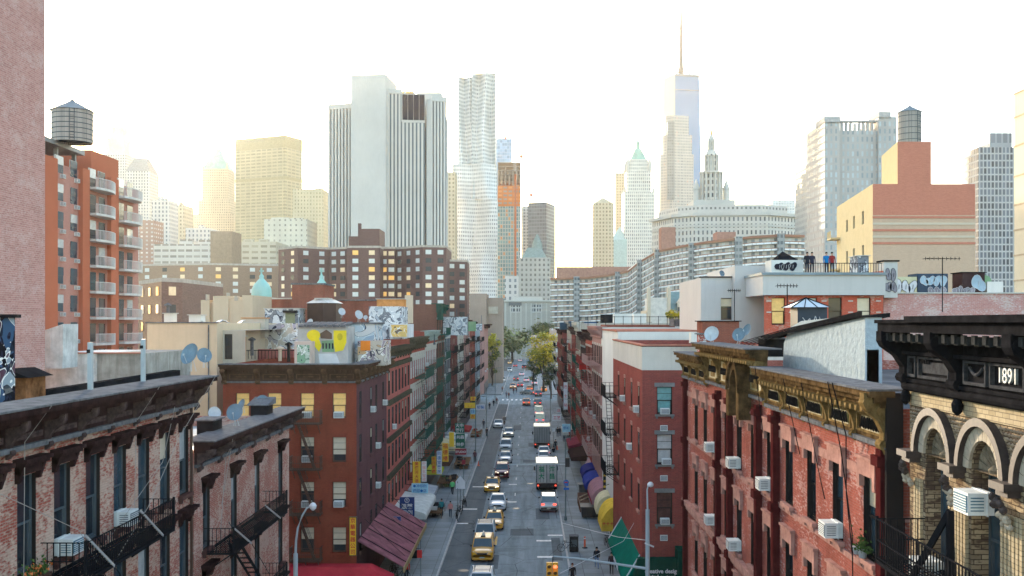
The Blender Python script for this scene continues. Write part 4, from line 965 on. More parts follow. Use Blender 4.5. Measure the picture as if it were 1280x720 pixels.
for s in (-1,1):
    for q in (-1,1):
        m = MB(); m.lathe(cx+s*13, cy+q*12, [(2,PZ(215,D)),(2,PZ(202,D)),(.2,PZ(195,D))], 8); part('pinnacle', m, PST, t)
        m = MB(); m.lathe(cx+s*17, cy+q*16, [(1.6,PZ(240,D)),(1.6,PZ(237,D)),(.2,PZ(233,D))], 8); part('pinnacle', m, PST, t)
for s, q in ((-1, 790), (1, 812)):
    m = MB(); m.prism(rect(cx+s*24, cy-6, 18, 24), 0, PZ(300,D)); m.cone(rect(cx+s*24, cy-6, 18, 24), PZ(300,D), (cx+s*22, cy-6, PZ(282,D))); part('green_roofed_wing', m, plain('pale_verdigris', (.40,.50,.46), .7), t)

# tallest tower
D = 1700; t = thing('tallest_tower', 'tallest blue glass tower with tapering triangular faces and a thin spire', 'skyscraper', (PX(855,D), D+30, 0)); cx, cy = PX(854.5,D), D+30
GL_ = plain('sky_glass', (.02,.15,.32), .35, var=.08, scale=.01); GLS = plain('pale_sky_glass', (.17,.21,.24), .5, metal=.0, var=.05, scale=.01)
z1 = PZ(92,D)
bot = [(PX(829,D),D+42),(PX(841,D),D),(PX(881,D),D+8),(PX(876,D),D+60)]; topq = [(PX(833,D),D+38),(PX(843.5,D),D),(PX(875,D),D+8),(PX(870,D),D+54)]
m = MB(); m.prism(bot, 0, 25); part('podium', m, GLS, t)
for k in range(4):
    m = MB(); A, B, T, T2 = bot[k], bot[(k+1) % 4], topq[(k+1) % 4], topq[k]
    m.quad([(A[0],A[1],25),(B[0],B[1],25),(T[0],T[1],z1),(T2[0],T2[1],z1)]); part('glass_face', m, GLS if k in (0, 3) else GL_, t)
m = MB(); m.quad([(q[0],q[1],z1) for q in topq]); part('roof', m, GLS, t)
m = MB(); m.bar((bot[1][0]+4,D-.5,25),(topq[1][0],D-.5,z1),1.0); m.bar((topq[1][0],D-.6,z1-2),(topq[2][0],D+7.4,z1-2),3.0); part('edge_trim', m, GLS, t)
for py in (112,): m = MB(); m.bar((PX(842,D),D-.4,PZ(py,D)),(PX(876,D),D+7.6,PZ(py,D)),1.2); part('floor_band', m, GLS, t)
cx, cy = PX(854.5,D), D+28
m = MB(); m.lathe(cx,cy,[(4,z1),(4,PZ(84,D)),(2.6,PZ(60,D)),(2.2,PZ(30,D)),(1.5,PZ(3,D))],10); 
for py in (70,60,50,40,30): m.lathe(cx,cy,[(3.2,PZ(py,D)),(3.2,PZ(py-1,D))],8)
part('spire', m, plain('spire_steel', (.13,.12,.11), .8), t)
for py in (92, 88.5, 85):
    m = MB(); r = 16*D/FPX
    for k in range(24): b = 2*math.pi*k/24; c = 2*math.pi*(k+1)/24; m.bar((cx+r*math.cos(b),cy+r*math.sin(b),PZ(py,D)),(cx+r*math.cos(c),cy+r*math.sin(c),PZ(py,D)),1.3)
    for k in range(0,24,4): b = 2*math.pi*k/24; m.bar((cx+r*math.cos(b),cy+r*math.sin(b),PZ(py,D)),(cx,cy,PZ(py-1,D)),.6)
    part('antenna_ring', m, plain('ring_steel', (.12,.10,.08), .8), t)
D = 1280; t = thing('limestone_tower', 'slim new limestone tower standing in front of the tallest glass tower', 'skyscraper', (PX(847,D), D+14, 0))
G_LIME = grid('limestone', (.52,.46,.40), (.22,.20,.19), 2.2, 3.6, .42, .5, alt=(.50,.24,.16), altp=.03)
for nm, a, b, py in (('shaft', 826, 868, 192), ('upper_shaft', 829.5, 866, 168), ('crown', 833, 862, 144)):
    m = MB(); x0, x1 = PX(a,D), PX(b,D); c_ = (x0+x1)/2; w_ = (x1-x0)/2
    m.prism([(c_-w_,D+8),(c_-w_*.45,D),(c_+w_,D+6),(c_+w_,D+26),(c_-w_,D+26)], 0, PZ(py,D)); part(nm, m, G_LIME, t)
m = MB(); m.box(PX(834,D), D-1, PZ(250,D), PX(843,D), D+3, PZ(152,D)); part('scaffold', m, grid('scaffold', (.30,.29,.27), (.18,.18,.17), 2.5, 3.6, .6, .6), t)

# municipal building
D = 800; t = thing('domed_municipal_building', 'wide pale stone municipal building with tiered round tower topped by a gold statue', 'public building', (PX(910,D), D+25, 0))
G_MUN = grid('municipal_stone', (.56,.53,.47), (.12,.12,.12), 3.4, 5.2, .38, .62, jit=.5)
pts = [(825,D+36),(842,D+12),(868,D),(960,D-4),(994,D+10)]
pl = [(PX(a,b),b) for a,b in pts]+[(PX(994,D),D+50),(PX(825,D),D+50)]
m = MB(); m.prism(pl, 0, PZ(270,D)); part('main_block', m, G_MUN, t)
for a, b, sc in ((270,266,1.05),(284,281,1.015)):
    m = MB(); m.prism(scalep(pl,sc), PZ(a,D), PZ(b,D)); part('cornice', m, PST, t)
m = MB(); m.prism(scalep(pl,.9), PZ(266,D), PZ(256,D)); part('attic', m, grid('attic_stone', (.52,.49,.44), (.18,.17,.16), 3.4, 4.4, .45, .4), t)
cx, cy = PX(895.5,D), D+22
m = MB(); m.prism(rect(cx,cy,33,26), PZ(262,D), PZ(248,D)); part('tower_base', m, PST, t)
for (ra, a, b, nm) in ((9.0,248,212,'lower_drum'), (5.6,211,190,'middle_drum'), (2.6,182,170,'lantern')):
    m = MB(); m.lathe(cx,cy,[(ra*.80,PZ(a,D)),(ra*.80,PZ(b,D)),(ra*1.05,PZ(b,D)),(ra*1.05,PZ(b-2,D)),(ra*.8,PZ(b-2,D))],20); part(nm, m, G_MUN, t)
    for k in range(14):
        an = 2*math.pi*k/14; m = MB(); m.lathe(cx+ra*.95*math.cos(an), cy+ra*.95*math.sin(an), [(ra*.06+.25,PZ(a,D)),(ra*.06+.2,PZ(b,D))], 6); part('column', m, PST, t)
m = MB(); m.lathe(cx,cy,[(5,PZ(189,D)),(4,PZ(185,D)),(3.2,PZ(182,D))],16); m.lathe(cx,cy,[(2.6,PZ(168,D)),(1.6,PZ(165,D)),(1.0,PZ(162,D))],12); part('cupola', m, PST, t)
m = MB(); m.lathe(cx,cy,[(.9,PZ(162,D)),(1.1,PZ(160,D)),(.5,PZ(158,D)),(.7,PZ(157,D)),(.1,PZ(155.5,D))],8); m.bar((cx,cy,PZ(159,D)),(cx+1.6,cy,PZ(157,D)),.4); part('gilded_statue', m, GILT, t)
for s in (-1,1):
    m = MB(); m.lathe(cx+s*12,cy,[(2.6,PZ(250,D)),(2.6,PZ(233,D)),(3.0,PZ(232,D)),(.2,PZ(219,D))],10); part('corner_turret', m, PST, t)
tower('office_tower', 'very faint pale glass office block to the right of the municipal building', 966, 1012, 250, 1500, 30, grid('faint_glass', (.60,.62,.61), (.42,.47,.48), 4, 4, .7, .6))

# deco court tower
D = 620; t = thing('deco_tower', 'grey setback deco tower with blue tinted window strips and curved open top between corner blocks', 'skyscraper', (PX(1065,D), D+30, 0))
G_DECO = grid('deco_stone', (.40,.375,.35), (.33,.37,.38), 2.9, 4.4, .40, .66, jit=.3)
for a, b, py, dp in ((1031,1050,152,0), (1098,1121,146,0), (1048,1100,162,3)):
    m = MB(); m.prism([(PX(a,D),D+dp),(PX(b,D),D+dp),(PX(b,D)+(8 if b > 1110 else 0),D+40),(PX(a,D),D+40)], 0, PZ(py,D)); part('main_block', m, G_DECO, t)
m = MB()
for k in range(9): x = PX(1050+k*5.4,D); m.box(x-.7, D+4, PZ(162,D), x+.7, D+6, PZ(153,D)+abs(k-4)*.4)
m.hexa([(PX(1049,D),D+3,PZ(153,D)+1),(PX(1099,D),D+3,PZ(153,D)+1),(PX(1099,D),D+7,PZ(153,D)+1),(PX(1049,D),D+7,PZ(153,D)+1),(PX(1049,D),D+3,PZ(151,D)+1),(PX(1099,D),D+3,PZ(151,D)+1),(PX(1099,D),D+7,PZ(151,D)+1),(PX(1049,D),D+7,PZ(151,D)+1)])
part('open_parapet', m, plain('deco_grey', (.40,.385,.37), .8), t)
for a, b, p0, p1 in ((1030,1050,153,146), (1098,1113,147,140)):
    m = MB(); m.prism([(PX(a,D),D-1),(PX(b,D),D-1),(PX(b,D),D+18),(PX(a,D),D+18)], PZ(p0,D), PZ(p1,D)); part('corner_block', m, MATS['deco_grey'], t)
m = MB(); m.lathe(PX(1052.5,D), D+14, [(2.2,PZ(153,D)),(2.2,PZ(148,D)),(1,PZ(145,D)),(.2,PZ(140,D))], 8); part('gilded_lantern', m, GILT, t)
t, poly, z, cx, cy = tower('old_office_tower', 'stepped grey stone tower partly hidden behind the left edge of the deco tower', 1010, 1034, 205, 700, 34, grid('old_grey', (.44,.42,.38), (.20,.19,.18), 3.2, 4.2, .4, .55))
m = MB(); m.prism([(PX(1018,700),705),(PX(1036,700),705),(PX(1036,700),735),(PX(1018,700),735)], 100, PZ(200,700)); m.cone([(PX(1024,700),706),(PX(1040,700),706),(PX(1040,700),735),(PX(1024,700),735)], PZ(200,700), (PX(1034,700),720,PZ(186,700))); part('upper_step', m, G_STONE, t)
# lattice tower right
t, poly, z, cx, cy = tower('lattice_tower', 'dark and white lattice patterned tower at the far right', 1223, 1268, 184, 820, 30, None or grid('lattice', (.40,.40,.39), (.08,.09,.11), 3.0, 5.6, .66, .78, jit=.6))
m = MB(); m.prism([(PX(1240,820),824),(PX(1268,820),824),(PX(1268,820),845),(PX(1240,820),845)], z, PZ(165,820)); part('plant_storey', m, grid('plant_grid', (.30,.31,.32), (.14,.15,.17), 5, 30, .7, .7), t)
t, poly, z, cx, cy = tower('cream_apartment_tower', 'sunlit cream stone tower cut by the right edge of the photo', 1338, 1420, 85, 260, 30, plain('sunlit_cream', (.60,.50,.36), .8, var=.06, scale=.2), cat='tower block')
for py in (85, 118, 158, 200, 240, 275, 310, 345):
    m = MB(); zz = PZ(py,260); m.prism(scalep(poly,1.015), zz-.25, zz+.25); part('string_course', m, plain('tan_course', (.42,.32,.22), .8), t)
m = MB(); m.prism(scalep(poly,.8), z, PZ(70,260)); part('upper_storey', m, MATS['sunlit_cream'], t)
# ---------------------------------------------------------------- brown brick housing blocks
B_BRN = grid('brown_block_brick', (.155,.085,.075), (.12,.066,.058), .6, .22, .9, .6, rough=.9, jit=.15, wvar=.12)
LITW = plain('lit_window', (.60,.50,.34), .4, emit=(1,.62,.25,.05)); PALEW = plain('pale_window', (.55,.55,.52), .35, coat=.4); DARKW = plain('dark_window', (.05,.055,.06), .2)
AMBW = plain('amber_window', (.65,.38,.12), .4, emit=(1,.5,.12,.08))
def m_win(w_, h, mat):
    def f():
        m = MB(); m.box(-w_/2, -.12, 0, w_/2, .05, h); return m.mesh('window', mat)
    return cached(('mw', w_, h, mat.name), f)
def block(name, label, segs, ztop, floors, z0row, wallmat, dep=14, fh=2.75, group=None, wins=True, zb=0, wpx=7.0, cat='apartment block', probs=(.5,.3), win=(1.9,1.45)):
    """segs: (px0, D0, px1, D1) faces from left to right"""
    c = at((segs[0][0]+segs[-1][2])/2, 403, segs[0][1]); t = thing(name, label, cat, (c[0], c[1]+dep/2, 0), group)
    pts = [(PX(segs[0][0],segs[0][1]),segs[0][1])]+[(PX(s[2],s[3]),s[3]) for s in segs]
    if len(segs) > 1: pts = [p for s in segs for p in ((PX(s[0],s[1]),s[1]),(PX(s[2],s[3]),s[3]))]
    yb = max(p[1] for p in pts)+dep
    m = MB(); m.prism(pts+[(pts[-1][0],yb),(pts[0][0],yb)], zb, ztop); part('wall', m, wallmat, t)
    m = MB(); pp = pts+[(pts[-1][0],yb),(pts[0][0],yb)]; m.prism(scalep(pp,1.004), ztop, ztop+.7); part('parapet', m, plain('pale_parapet', (.42,.36,.30), .8), t)
    n = 0
    for s in segs:
        a, b = (PX(s[0],s[1]),s[1]), (PX(s[2],s[3]),s[3]); L = math.hypot(b[0]-a[0],b[1]-a[1])
        if L < 4: continue
        fr = Fr(a[0], a[1], math.atan2(b[1]-a[1], b[0]-a[0])); k = max(1, round(L/(wpx if len(s) < 5 else s[4])))
        for f in range(floors):
            for i in range(k):
                if n >= 100: break
                r = rnd.random(); mt = (LITW if rnd.random() < .7 else AMBW) if r < probs[0]*.45 else PALEW if r < probs[0]+probs[1] else DARKW
                part('window', m_win(win[0], win[1], mt), parent=t, pos=fr.p(L*(i+.5)/k, 0, ztop-2.3-f*fh), rz=fr.rz); n += 1
    return t
block('brown_apartment_block', 'left wing of the broad brown brick apartment block below the ribbed tower', [(348,352,372,342),(372,342,412,350,5.4),(412,350,434,346,3.2)], 44.9, 8, 0, B_BRN)
block('brown_apartment_block', 'projecting middle wing of the broad brown brick apartment block, with lit windows at both sides', [(434,338,475,338,5.6)], 44.6, 8, 0, B_BRN, probs=(.7,.2))
block('brown_apartment_block', 'recessed bay of yellow lit windows in the broad brown brick apartment block', [(475,346,494,346,2.6)], 44.9, 8, 0, B_BRN, probs=(1.6,.2))
block('brown_apartment_block', 'right wing of the broad brown brick apartment block with many small dark windows', [(494,347,528,336,4.5),(528,336,558,338,4.5)], 44.7, 8, 0, B_BRN, probs=(.25,.35))
block('brown_apartment_block', 'lower reddish brown brick annex right of the broad brown apartment block', [(558,352,584,356,3.4)], 41, 7, 0, B_BRN, probs=(.15,.35))
t = thing('rooftop_water_room', 'dark brick plant room with two steps on the roof of the brown apartment block', 'plant room', (PX(455,345), 350, 44))
m = MB(); m.box(PX(437,345), 343, 45.2, PX(463,345), 356, PZ(296,345)); m.box(PX(452,345), 342, 45.2, PX(476,345), 355, PZ(287,345)); part('wall', m, B_BRN, t)
m = MB(); m.box(PX(449,345), 342.5, 45, PX(452.5,345), 344, PZ(280,345)); part('chimney', m, B_BRN, t)
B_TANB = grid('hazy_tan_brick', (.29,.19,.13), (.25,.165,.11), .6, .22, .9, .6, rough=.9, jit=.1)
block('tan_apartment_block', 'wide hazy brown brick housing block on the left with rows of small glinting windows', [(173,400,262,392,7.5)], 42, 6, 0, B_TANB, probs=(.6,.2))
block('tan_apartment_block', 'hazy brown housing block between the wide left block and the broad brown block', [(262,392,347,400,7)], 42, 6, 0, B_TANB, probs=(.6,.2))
block('brown_walkup', 'plain dark brown brick building with paired windows beside the orange balcony apartments', [(174,190,202,176,5.5),(202,176,228,180,4.6)], 27.0, 4, 0, grid('mid_brown_brick', (.20,.115,.09), (.16,.09,.07), .5, .2, .9, .6), probs=(.2,.3), win=(1.5,1.5), fh=3.1)
# long curved white balcony block
t = thing('curved_balcony_block', 'long curving apartment block with stacked white galleries and rust brick bands', 'apartment block', (PX(840,500), 520, 0))
path = [(688,560,347.5),(706,562,347),(735,560,346),(760,552,343),(785,540,338),(800,524,326),(822,506,313),(850,486,307),(880,470,302),(905,462,299),(940,456,295),(975,456,293),(1005,460,294)]
pp = []
for (a, d0, y0), (b, d1, y1) in zip(path, path[1:]):
    for q in (0, .5): pp.append((a+(b-a)*q, d0+(d1-d0)*q, y0+(y1-y0)*q))
pp.append(path[-1])
P3 = [(PX(a,d), d, PZ(y,d)) for a, d, y in pp]
G_CG = grid('gallery_wall', (.46,.42,.36), (.20,.21,.21), 3.4, 2.9, .45, .8, alt=(.50,.50,.46), altp=.2, jit=.3)
m = MB(); u = 0
for a, b in zip(P3, P3[1:]):
    L = math.hypot(b[0]-a[0], b[1]-a[1]); m.quad([(a[0],a[1],a[2]-60),(b[0],b[1],b[2]-60),b,a], 0, [(u,-60),(u+L,-60),(u+L,0),(u,0)]); u += L
    m.quad([a, b, (b[0],b[1]+16,b[2]), (a[0],a[1]+16,a[2])])
part('wall', m, G_CG, t)
RAIL = grid('gallery_railing', (.78,.77,.74), (.5,.5,.49), 3.4, 6, .12, 1.1); RUST = plain('rust_brick_band', (.34,.17,.11), .85, var=.15, scale=.1)
for f in range(17):
    m = MB(); dz = 2.95*f
    for i, (a, b) in enumerate(zip(P3, P3[1:])):
        if i in (8, 9, 10) and f % 1 == 0: y_ = .6
        else: y_ = 1.3
        za, zb = a[2]-dz, b[2]-dz
        m.quad([(a[0],a[1]-y_,za-1.15),(b[0],b[1]-y_,zb-1.15),(b[0],b[1]-y_,zb-.35),(a[0],a[1]-y_,za-.35)], 1 if f else 0)
        m.hexa([(a[0],a[1]-y_-.05,za-.35),(b[0],b[1]-y_-.05,zb-.35),(b[0],b[1],zb-.35),(a[0],a[1],za-.35),(a[0],a[1]-y_-.05,za),(b[0],b[1]-y_-.05,zb),(b[0],b[1],zb),(a[0],a[1],za)], 0)
    part('gallery', m, [RUST, RAIL], t)
m = MB()
for i in (3, 7, 10, 12, 15, 19, 22):
    a = P3[i]; m.box(a[0]-1.6, a[1]-2.2, a[2]-58, a[0]+1.6, a[1]+1, a[2]+.3)
part('stair_tower', m, grid('grey_stair', (.30,.31,.30), (.14,.15,.15), 1.6, 2.9, .7, .5), t)
for px0, px1, py, D in ((696,790,333,560),(828,846,283,500),(898,922,289,470)): m = MB(); m.box(PX(px0,D), D+4, 30, PX(px1,D), D+14, PZ(py,D)); part('rooftop_storey', m, plain('rooftop_brick', (.36,.19,.14), .85), t)

# brown plain school building and green roofed church
t = thing('school_building', 'windowless warm brown school building at the far end of the left street wall', 'school', (PX(607,330), 345, 0))
for a, b, py, dp in ((587,608,367,0),(606,628,372,4)):
    m = MB(); m.box(PX(a,330), 330+dp, 0, PX(b,330), 350, PZ(py,330)); part('wall', m, plain('warm_brown_concrete', (.30,.23,.185), .85, streak=.2, scale=.1), t)
m = MB(); m.box(PX(610,330), 333.6, PZ(392,330), PX(622,330), 333.95, PZ(383,330)); part('panel', m, plain('beige_panel', (.42,.37,.30), .8), t)
D = 240; t = thing('green_roofed_church', 'cream gabled church with green copper roof in front of the curved balcony block', 'church', (PX(842,D), D+8, 0))
CRM = plain('cream_render', (.56,.46,.34), .8, var=.08, scale=.3); GRN = plain('green_copper_roof', (.17,.23,.21), .6, var=.2, scale=1)
m = MB(); m.box(PX(809,D), D, 0, PX(872,D), D+14, PZ(388,D)); part('wall', m, CRM, t)
m = MB(); z0, z1 = PZ(388,D), PZ(364,D); m.hexa([(PX(838,D),D-.3,z0),(PX(878,D),D-.3,z0),(PX(878,D),D+14,z0),(PX(838,D),D+14,z0),(PX(838,D),D+6,z1),(PX(878,D),D+6,z1),(PX(878,D),D+7,z1),(PX(838,D),D+7,z1)]); part('roof', m, GRN, t)
for px in (854, 877):
    m = MB(); a, b = PX(px-8,D), PX(px+8,D); m.quad([(a,D-.6,z0-4),(b,D-.6,z0-4),(b,D-.6,PZ(379,D)),((a+b)/2,D-.6,PZ(370,D)),(a,D-.6,PZ(379,D))]); m.quad([(a,D-.6,PZ(379,D)),((a+b)/2,D-.6,PZ(370,D)),((a+b)/2,D+5,PZ(370,D)),(a,D+5,PZ(379,D))]); m.quad([(b,D-.6,PZ(379,D)),((a+b)/2,D-.6,PZ(370,D)),((a+b)/2,D+5,PZ(370,D)),(b,D+5,PZ(379,D))])
    g_ = part('gable', m, CRM, t)
    for s in (-.9, .9): m = MB(); m.box((a+b)/2+s-.5, D-.7, PZ(391,D), (a+b)/2+s+.5, D-.62, PZ(384,D)); part('window', m, DARKW, g_)
for px in (811, 836): m = MB(); m.box(PX(px-2,D), D-.5, 0, PX(px+2,D), D+1, PZ(360,D)); m.cone([(PX(px-2,D),D-.5),(PX(px+2,D),D-.5),(PX(px+2,D),D+1),(PX(px-2,D),D+1)], PZ(360,D), (PX(px,D),D,PZ(357,D))); part('pinnacle', m, CRM, t)
m = MB(); m.box(PX(812,D), D-.2, 10, PX(834,D), D+10, PZ(372,D)); part('front_gable', m, plain('white_render', (.6,.55,.48), .8), t)

# orange balcony apartments
X = -51.; t = thing('balcony_apartments', 'tall orange and pink brick apartment building with stacked white balconies behind the left roofs', 'apartment block', (X-10, 120, 0))
B_ORG = plain('orange_stucco', (.42,.135,.075), .8, var=.06, scale=.3); B_PK = brick('dusty_pink_brick', (.44,.225,.18), (.39,.19,.155), (.36,.2,.16), stain=.15, bump=.1)
fe_ = FE(X)
def Dx(px): return X*FPX/(px-VX)
zs = [PZ(y, Dx(115)) for y in (269, 300, 332, 363, 394, 424)]; zs = [zs[2]+3.02*k for k in range(5, -6, -1)]
m = MB(); m.box(X-18, 106, 0, X, Dx(173), 37.3); part('wall', m, B_PK, t)
m = MB()
for a, b in ((50, 66.5), (98, 107), (134, 143.5)): fe_.box(m, Dx(a), Dx(b), 0, .5, 0, 37.6)
part('orange_pier', m, B_ORG, t)
for z in zs:
    if z > 36 or z < 14: continue
    for px, w_ in ((74,2.0),(92,1.8)):
        f = part('window', m_frame(w_, 1.9, FRWH), parent=t, pos=fe_.p(Dx(px), -.0, z+.55), rz=fe_.rz); part('pane', m_pane(w_, 1.9, GLASSB, GLASSL if rnd.random() < .5 else GLASSB), parent=f, local=True, pos=(0,-.08,0))
        part('air_conditioner', m_ac(), parent=t, pos=fe_.p(Dx(px)+.5, .0, z+.05), rz=fe_.rz)
    for a, b in ((108, 133.5), (144, 168)):
        for q in (.28, .74):
            u = Dx(a)+(Dx(b)-Dx(a))*q; f = part('window', m_frame(1.9, 2.2, FRWH), parent=t, pos=fe_.p(u, 0, z+.1), rz=fe_.rz); part('pane', m_pane(1.9, 2.2, GLASS, GLASSL if rnd.random() < .3 else GLASS), parent=f, local=True, pos=(0,-.08,0))
        mm = MB(); u0, u1 = Dx(a)+.15, Dx(b)-.1
        n = 8
        for k in range(n):
            t0, t1 = k/n, (k+1)/n; f0 = 1.1+.55*math.sin(math.pi*t0); f1 = 1.1+.55*math.sin(math.pi*t1); a0 = u0+(u1-u0)*t0; a1 = u0+(u1-u0)*t1
            mm.hexa([fe_.p(a0,f0,z-.28), fe_.p(a1,f1,z-.28), fe_.p(a1,0,z-.28), fe_.p(a0,0,z-.28), fe_.p(a0,f0,z), fe_.p(a1,f1,z), fe_.p(a1,0,z), fe_.p(a0,0,z)])
        bl = part('balcony', mm, FRWH, t)
        mm = MB()
        for k in range(n*3+1):
            tt = k/(n*3); f0 = 1.08+.55*math.sin(math.pi*tt); a0 = u0+(u1-u0)*tt; mm.bar(fe_.p(a0,f0,z), fe_.p(a0,f0,z+1.05), .05)
            if k: mm.bar(fe_.p(pa,pf,z+1.05), fe_.p(a0,f0,z+1.05), .07)
            pa, pf = a0, f0
        part('railing', mm, plain('white_rail', (.5,.5,.48), .5), bl)
m = MB(); m.box(X-14, 111, 37.3, X-7, 119, 39.0); m.box(X-13, 121, 37.3, X-.5, 129, 40.4); part('penthouse', m, B_ORG, t)
m = MB(); 
for y in (108.5, 113, 117.5): 
    for x in (X-12, X-6.5, X-1): m.box(x-.2, y-.2, 37.3, x+.2, y+.2, 39.3)
m.box(X-13, 107.5, 39.3, X-.2, 118.5, 39.8); part('tank_stand', m, plain('grey_steel', (.22,.23,.23), .5), t)
def tank(label, cx, cy, z0, r, h, stand=None):
    t = thing('water_tank', label, 'water tank', (cx, cy, z0)); m = MB()
    m.lathe(cx, cy, [(r,z0),(r*1.0,z0+h)], 26); part('barrel', m, WOODT, t)
    for k in range(6):
        m = MB(); m.lathe(cx, cy, [(r*1.0,z0+h*(.08+.16*k)),(r*1.015,z0+h*(.08+.16*k)),(r*1.015,z0+h*(.08+.16*k)+.08),(r,z0+h*(.08+.16*k)+.08)], 26); part('hoop', m, FRGR, t)
    m = MB(); m.lathe(cx, cy, [(r*1.08,z0+h),(r*1.08,z0+h+.06),(.25,z0+h+r*.55),(.2,z0+h+r*.62)], 12); part('conical_roof', m, plain('tank_roof', (.16,.18,.19), .6), t)
    m = MB(); m.box(cx+r*.3, cy-r-.1, z0, cx+r*.3+.05, cy-r-.05, z0+h); m.box(cx+r*.3+.45, cy-r+.02, z0, cx+r*.3+.5, cy-r+.07, z0+h)
    for k in range(int(h/.35)): m.bar((cx+r*.3+.02,cy-r-.07,z0+.2+.35*k),(cx+r*.3+.47,cy-r+.05,z0+.2+.35*k),.04)
    part('ladder', m, FRGR, t)
WOODT = grid('tank_staves', (.40,.36,.32), (.26,.23,.20), .22, 40, .5, 2, wvar=.25)
tank('weathered wooden water tank with conical roof on the orange balcony apartments', PX(90.5,113), 113, 39.8, 2.15, PZ(135,111)-39.8)

# salmon building on the right
D = 150; t = thing('salmon_building', 'salmon and beige brick building with sunlit yellow side and balconies on the right', 'apartment block', (PX(1140,D), D+10, 0))
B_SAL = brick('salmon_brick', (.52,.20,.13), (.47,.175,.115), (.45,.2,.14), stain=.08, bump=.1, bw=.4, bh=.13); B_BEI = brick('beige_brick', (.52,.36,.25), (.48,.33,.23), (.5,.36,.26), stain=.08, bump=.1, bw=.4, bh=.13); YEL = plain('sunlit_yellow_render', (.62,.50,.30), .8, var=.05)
x0, x1 = PX(1091,D), PX(1219,D)
DY = 30; xs0 = PX(1046, D+DY)                # the side wall runs away to the left
zt, zm = PZ(230,D), PZ(269,D)
m = MB(); m.quad([(x0,D,0),(x1,D,0),(x1,D,zm),(x0,D,zm)]); m.quad([(x1,D,0),(x1+6,D+25,0),(x1+6,D+25,zt),(x1,D,zt)]); part('lower_wall', m, B_BEI, t)
m = MB(); m.quad([(x0,D,zm),(x1,D,zm),(x1,D,zt),(x0,D,zt)]); m.box(x1, D+3, PZ(300,D), PX(1230,D), D+20, PZ(243,D)); part('upper_wall', m, B_SAL, t)
for k in range(5): m = MB(); z = zm-.3-k*.95; m.box(x0-.05, D-.08, z-.16, x1, D-.01, z+.16); part('string_course', m, [B_SAL, CRM][k % 2], t)
dx, dy = xs0-x0, DY; L = math.hypot(dx, dy); fs_ = Fr(xs0, D+DY, math.atan2(-dy, -dx))
wo = [(L*u, 1.5, z, 2.0) for z in (zt-5.2, zt-10.4, zt-15.2) for u in (.32, .52, .76)]
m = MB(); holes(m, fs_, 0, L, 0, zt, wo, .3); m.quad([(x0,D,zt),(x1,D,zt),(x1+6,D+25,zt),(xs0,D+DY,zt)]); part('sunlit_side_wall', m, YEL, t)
for o in wo: part('window', m_flat(1.5, 2.0, FRBR, GLASS, GLASS), parent=t, pos=fs_.p(o[0], -.2, o[2]), rz=fs_.rz)
for z in (zt-5.6, zt-11, zt-16):
    m = MB(); fs_.box(m, -.5, 3.2, -.5, 1.6, z-.3, z); bl = part('balcony', m, YEL, t)
    m = MB()
    for k in range(12): u = -.5+3.7*k/11; m.bar(fs_.p(u,1.55,z), fs_.p(u,1.55,z+1.1), .06)
    m.bar(fs_.p(-.5,1.55,z+1.1), fs_.p(3.2,1.55,z+1.1), .09); part('railing', m, YEL, bl)
pa, pb = PX(1122,D), PX(1164,D)
m = MB(); m.quad([(pa,D+.02,zt),(pb,D+.02,zt),(pb,D+.02,PZ(177,D)),(pa,D+.02,PZ(177,D))]); m.quad([(pb,D+.02,zt),(pb+2,D+14,zt),(pb+2,D+14,PZ(177,D)),(pb,D+.02,PZ(177,D))]); part('penthouse', m, B_SAL, t)
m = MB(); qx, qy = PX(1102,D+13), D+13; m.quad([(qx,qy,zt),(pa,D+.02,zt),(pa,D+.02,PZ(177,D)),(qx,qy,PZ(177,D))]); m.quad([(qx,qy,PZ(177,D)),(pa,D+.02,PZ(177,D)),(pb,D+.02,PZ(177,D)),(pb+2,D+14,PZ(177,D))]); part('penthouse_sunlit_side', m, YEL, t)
tank('grey weathered water tank with silver conical roof on the salmon building', PX(1137,D+7), D+7, PZ(177,D), 1.72, PZ(141,D+7)-PZ(177,D))
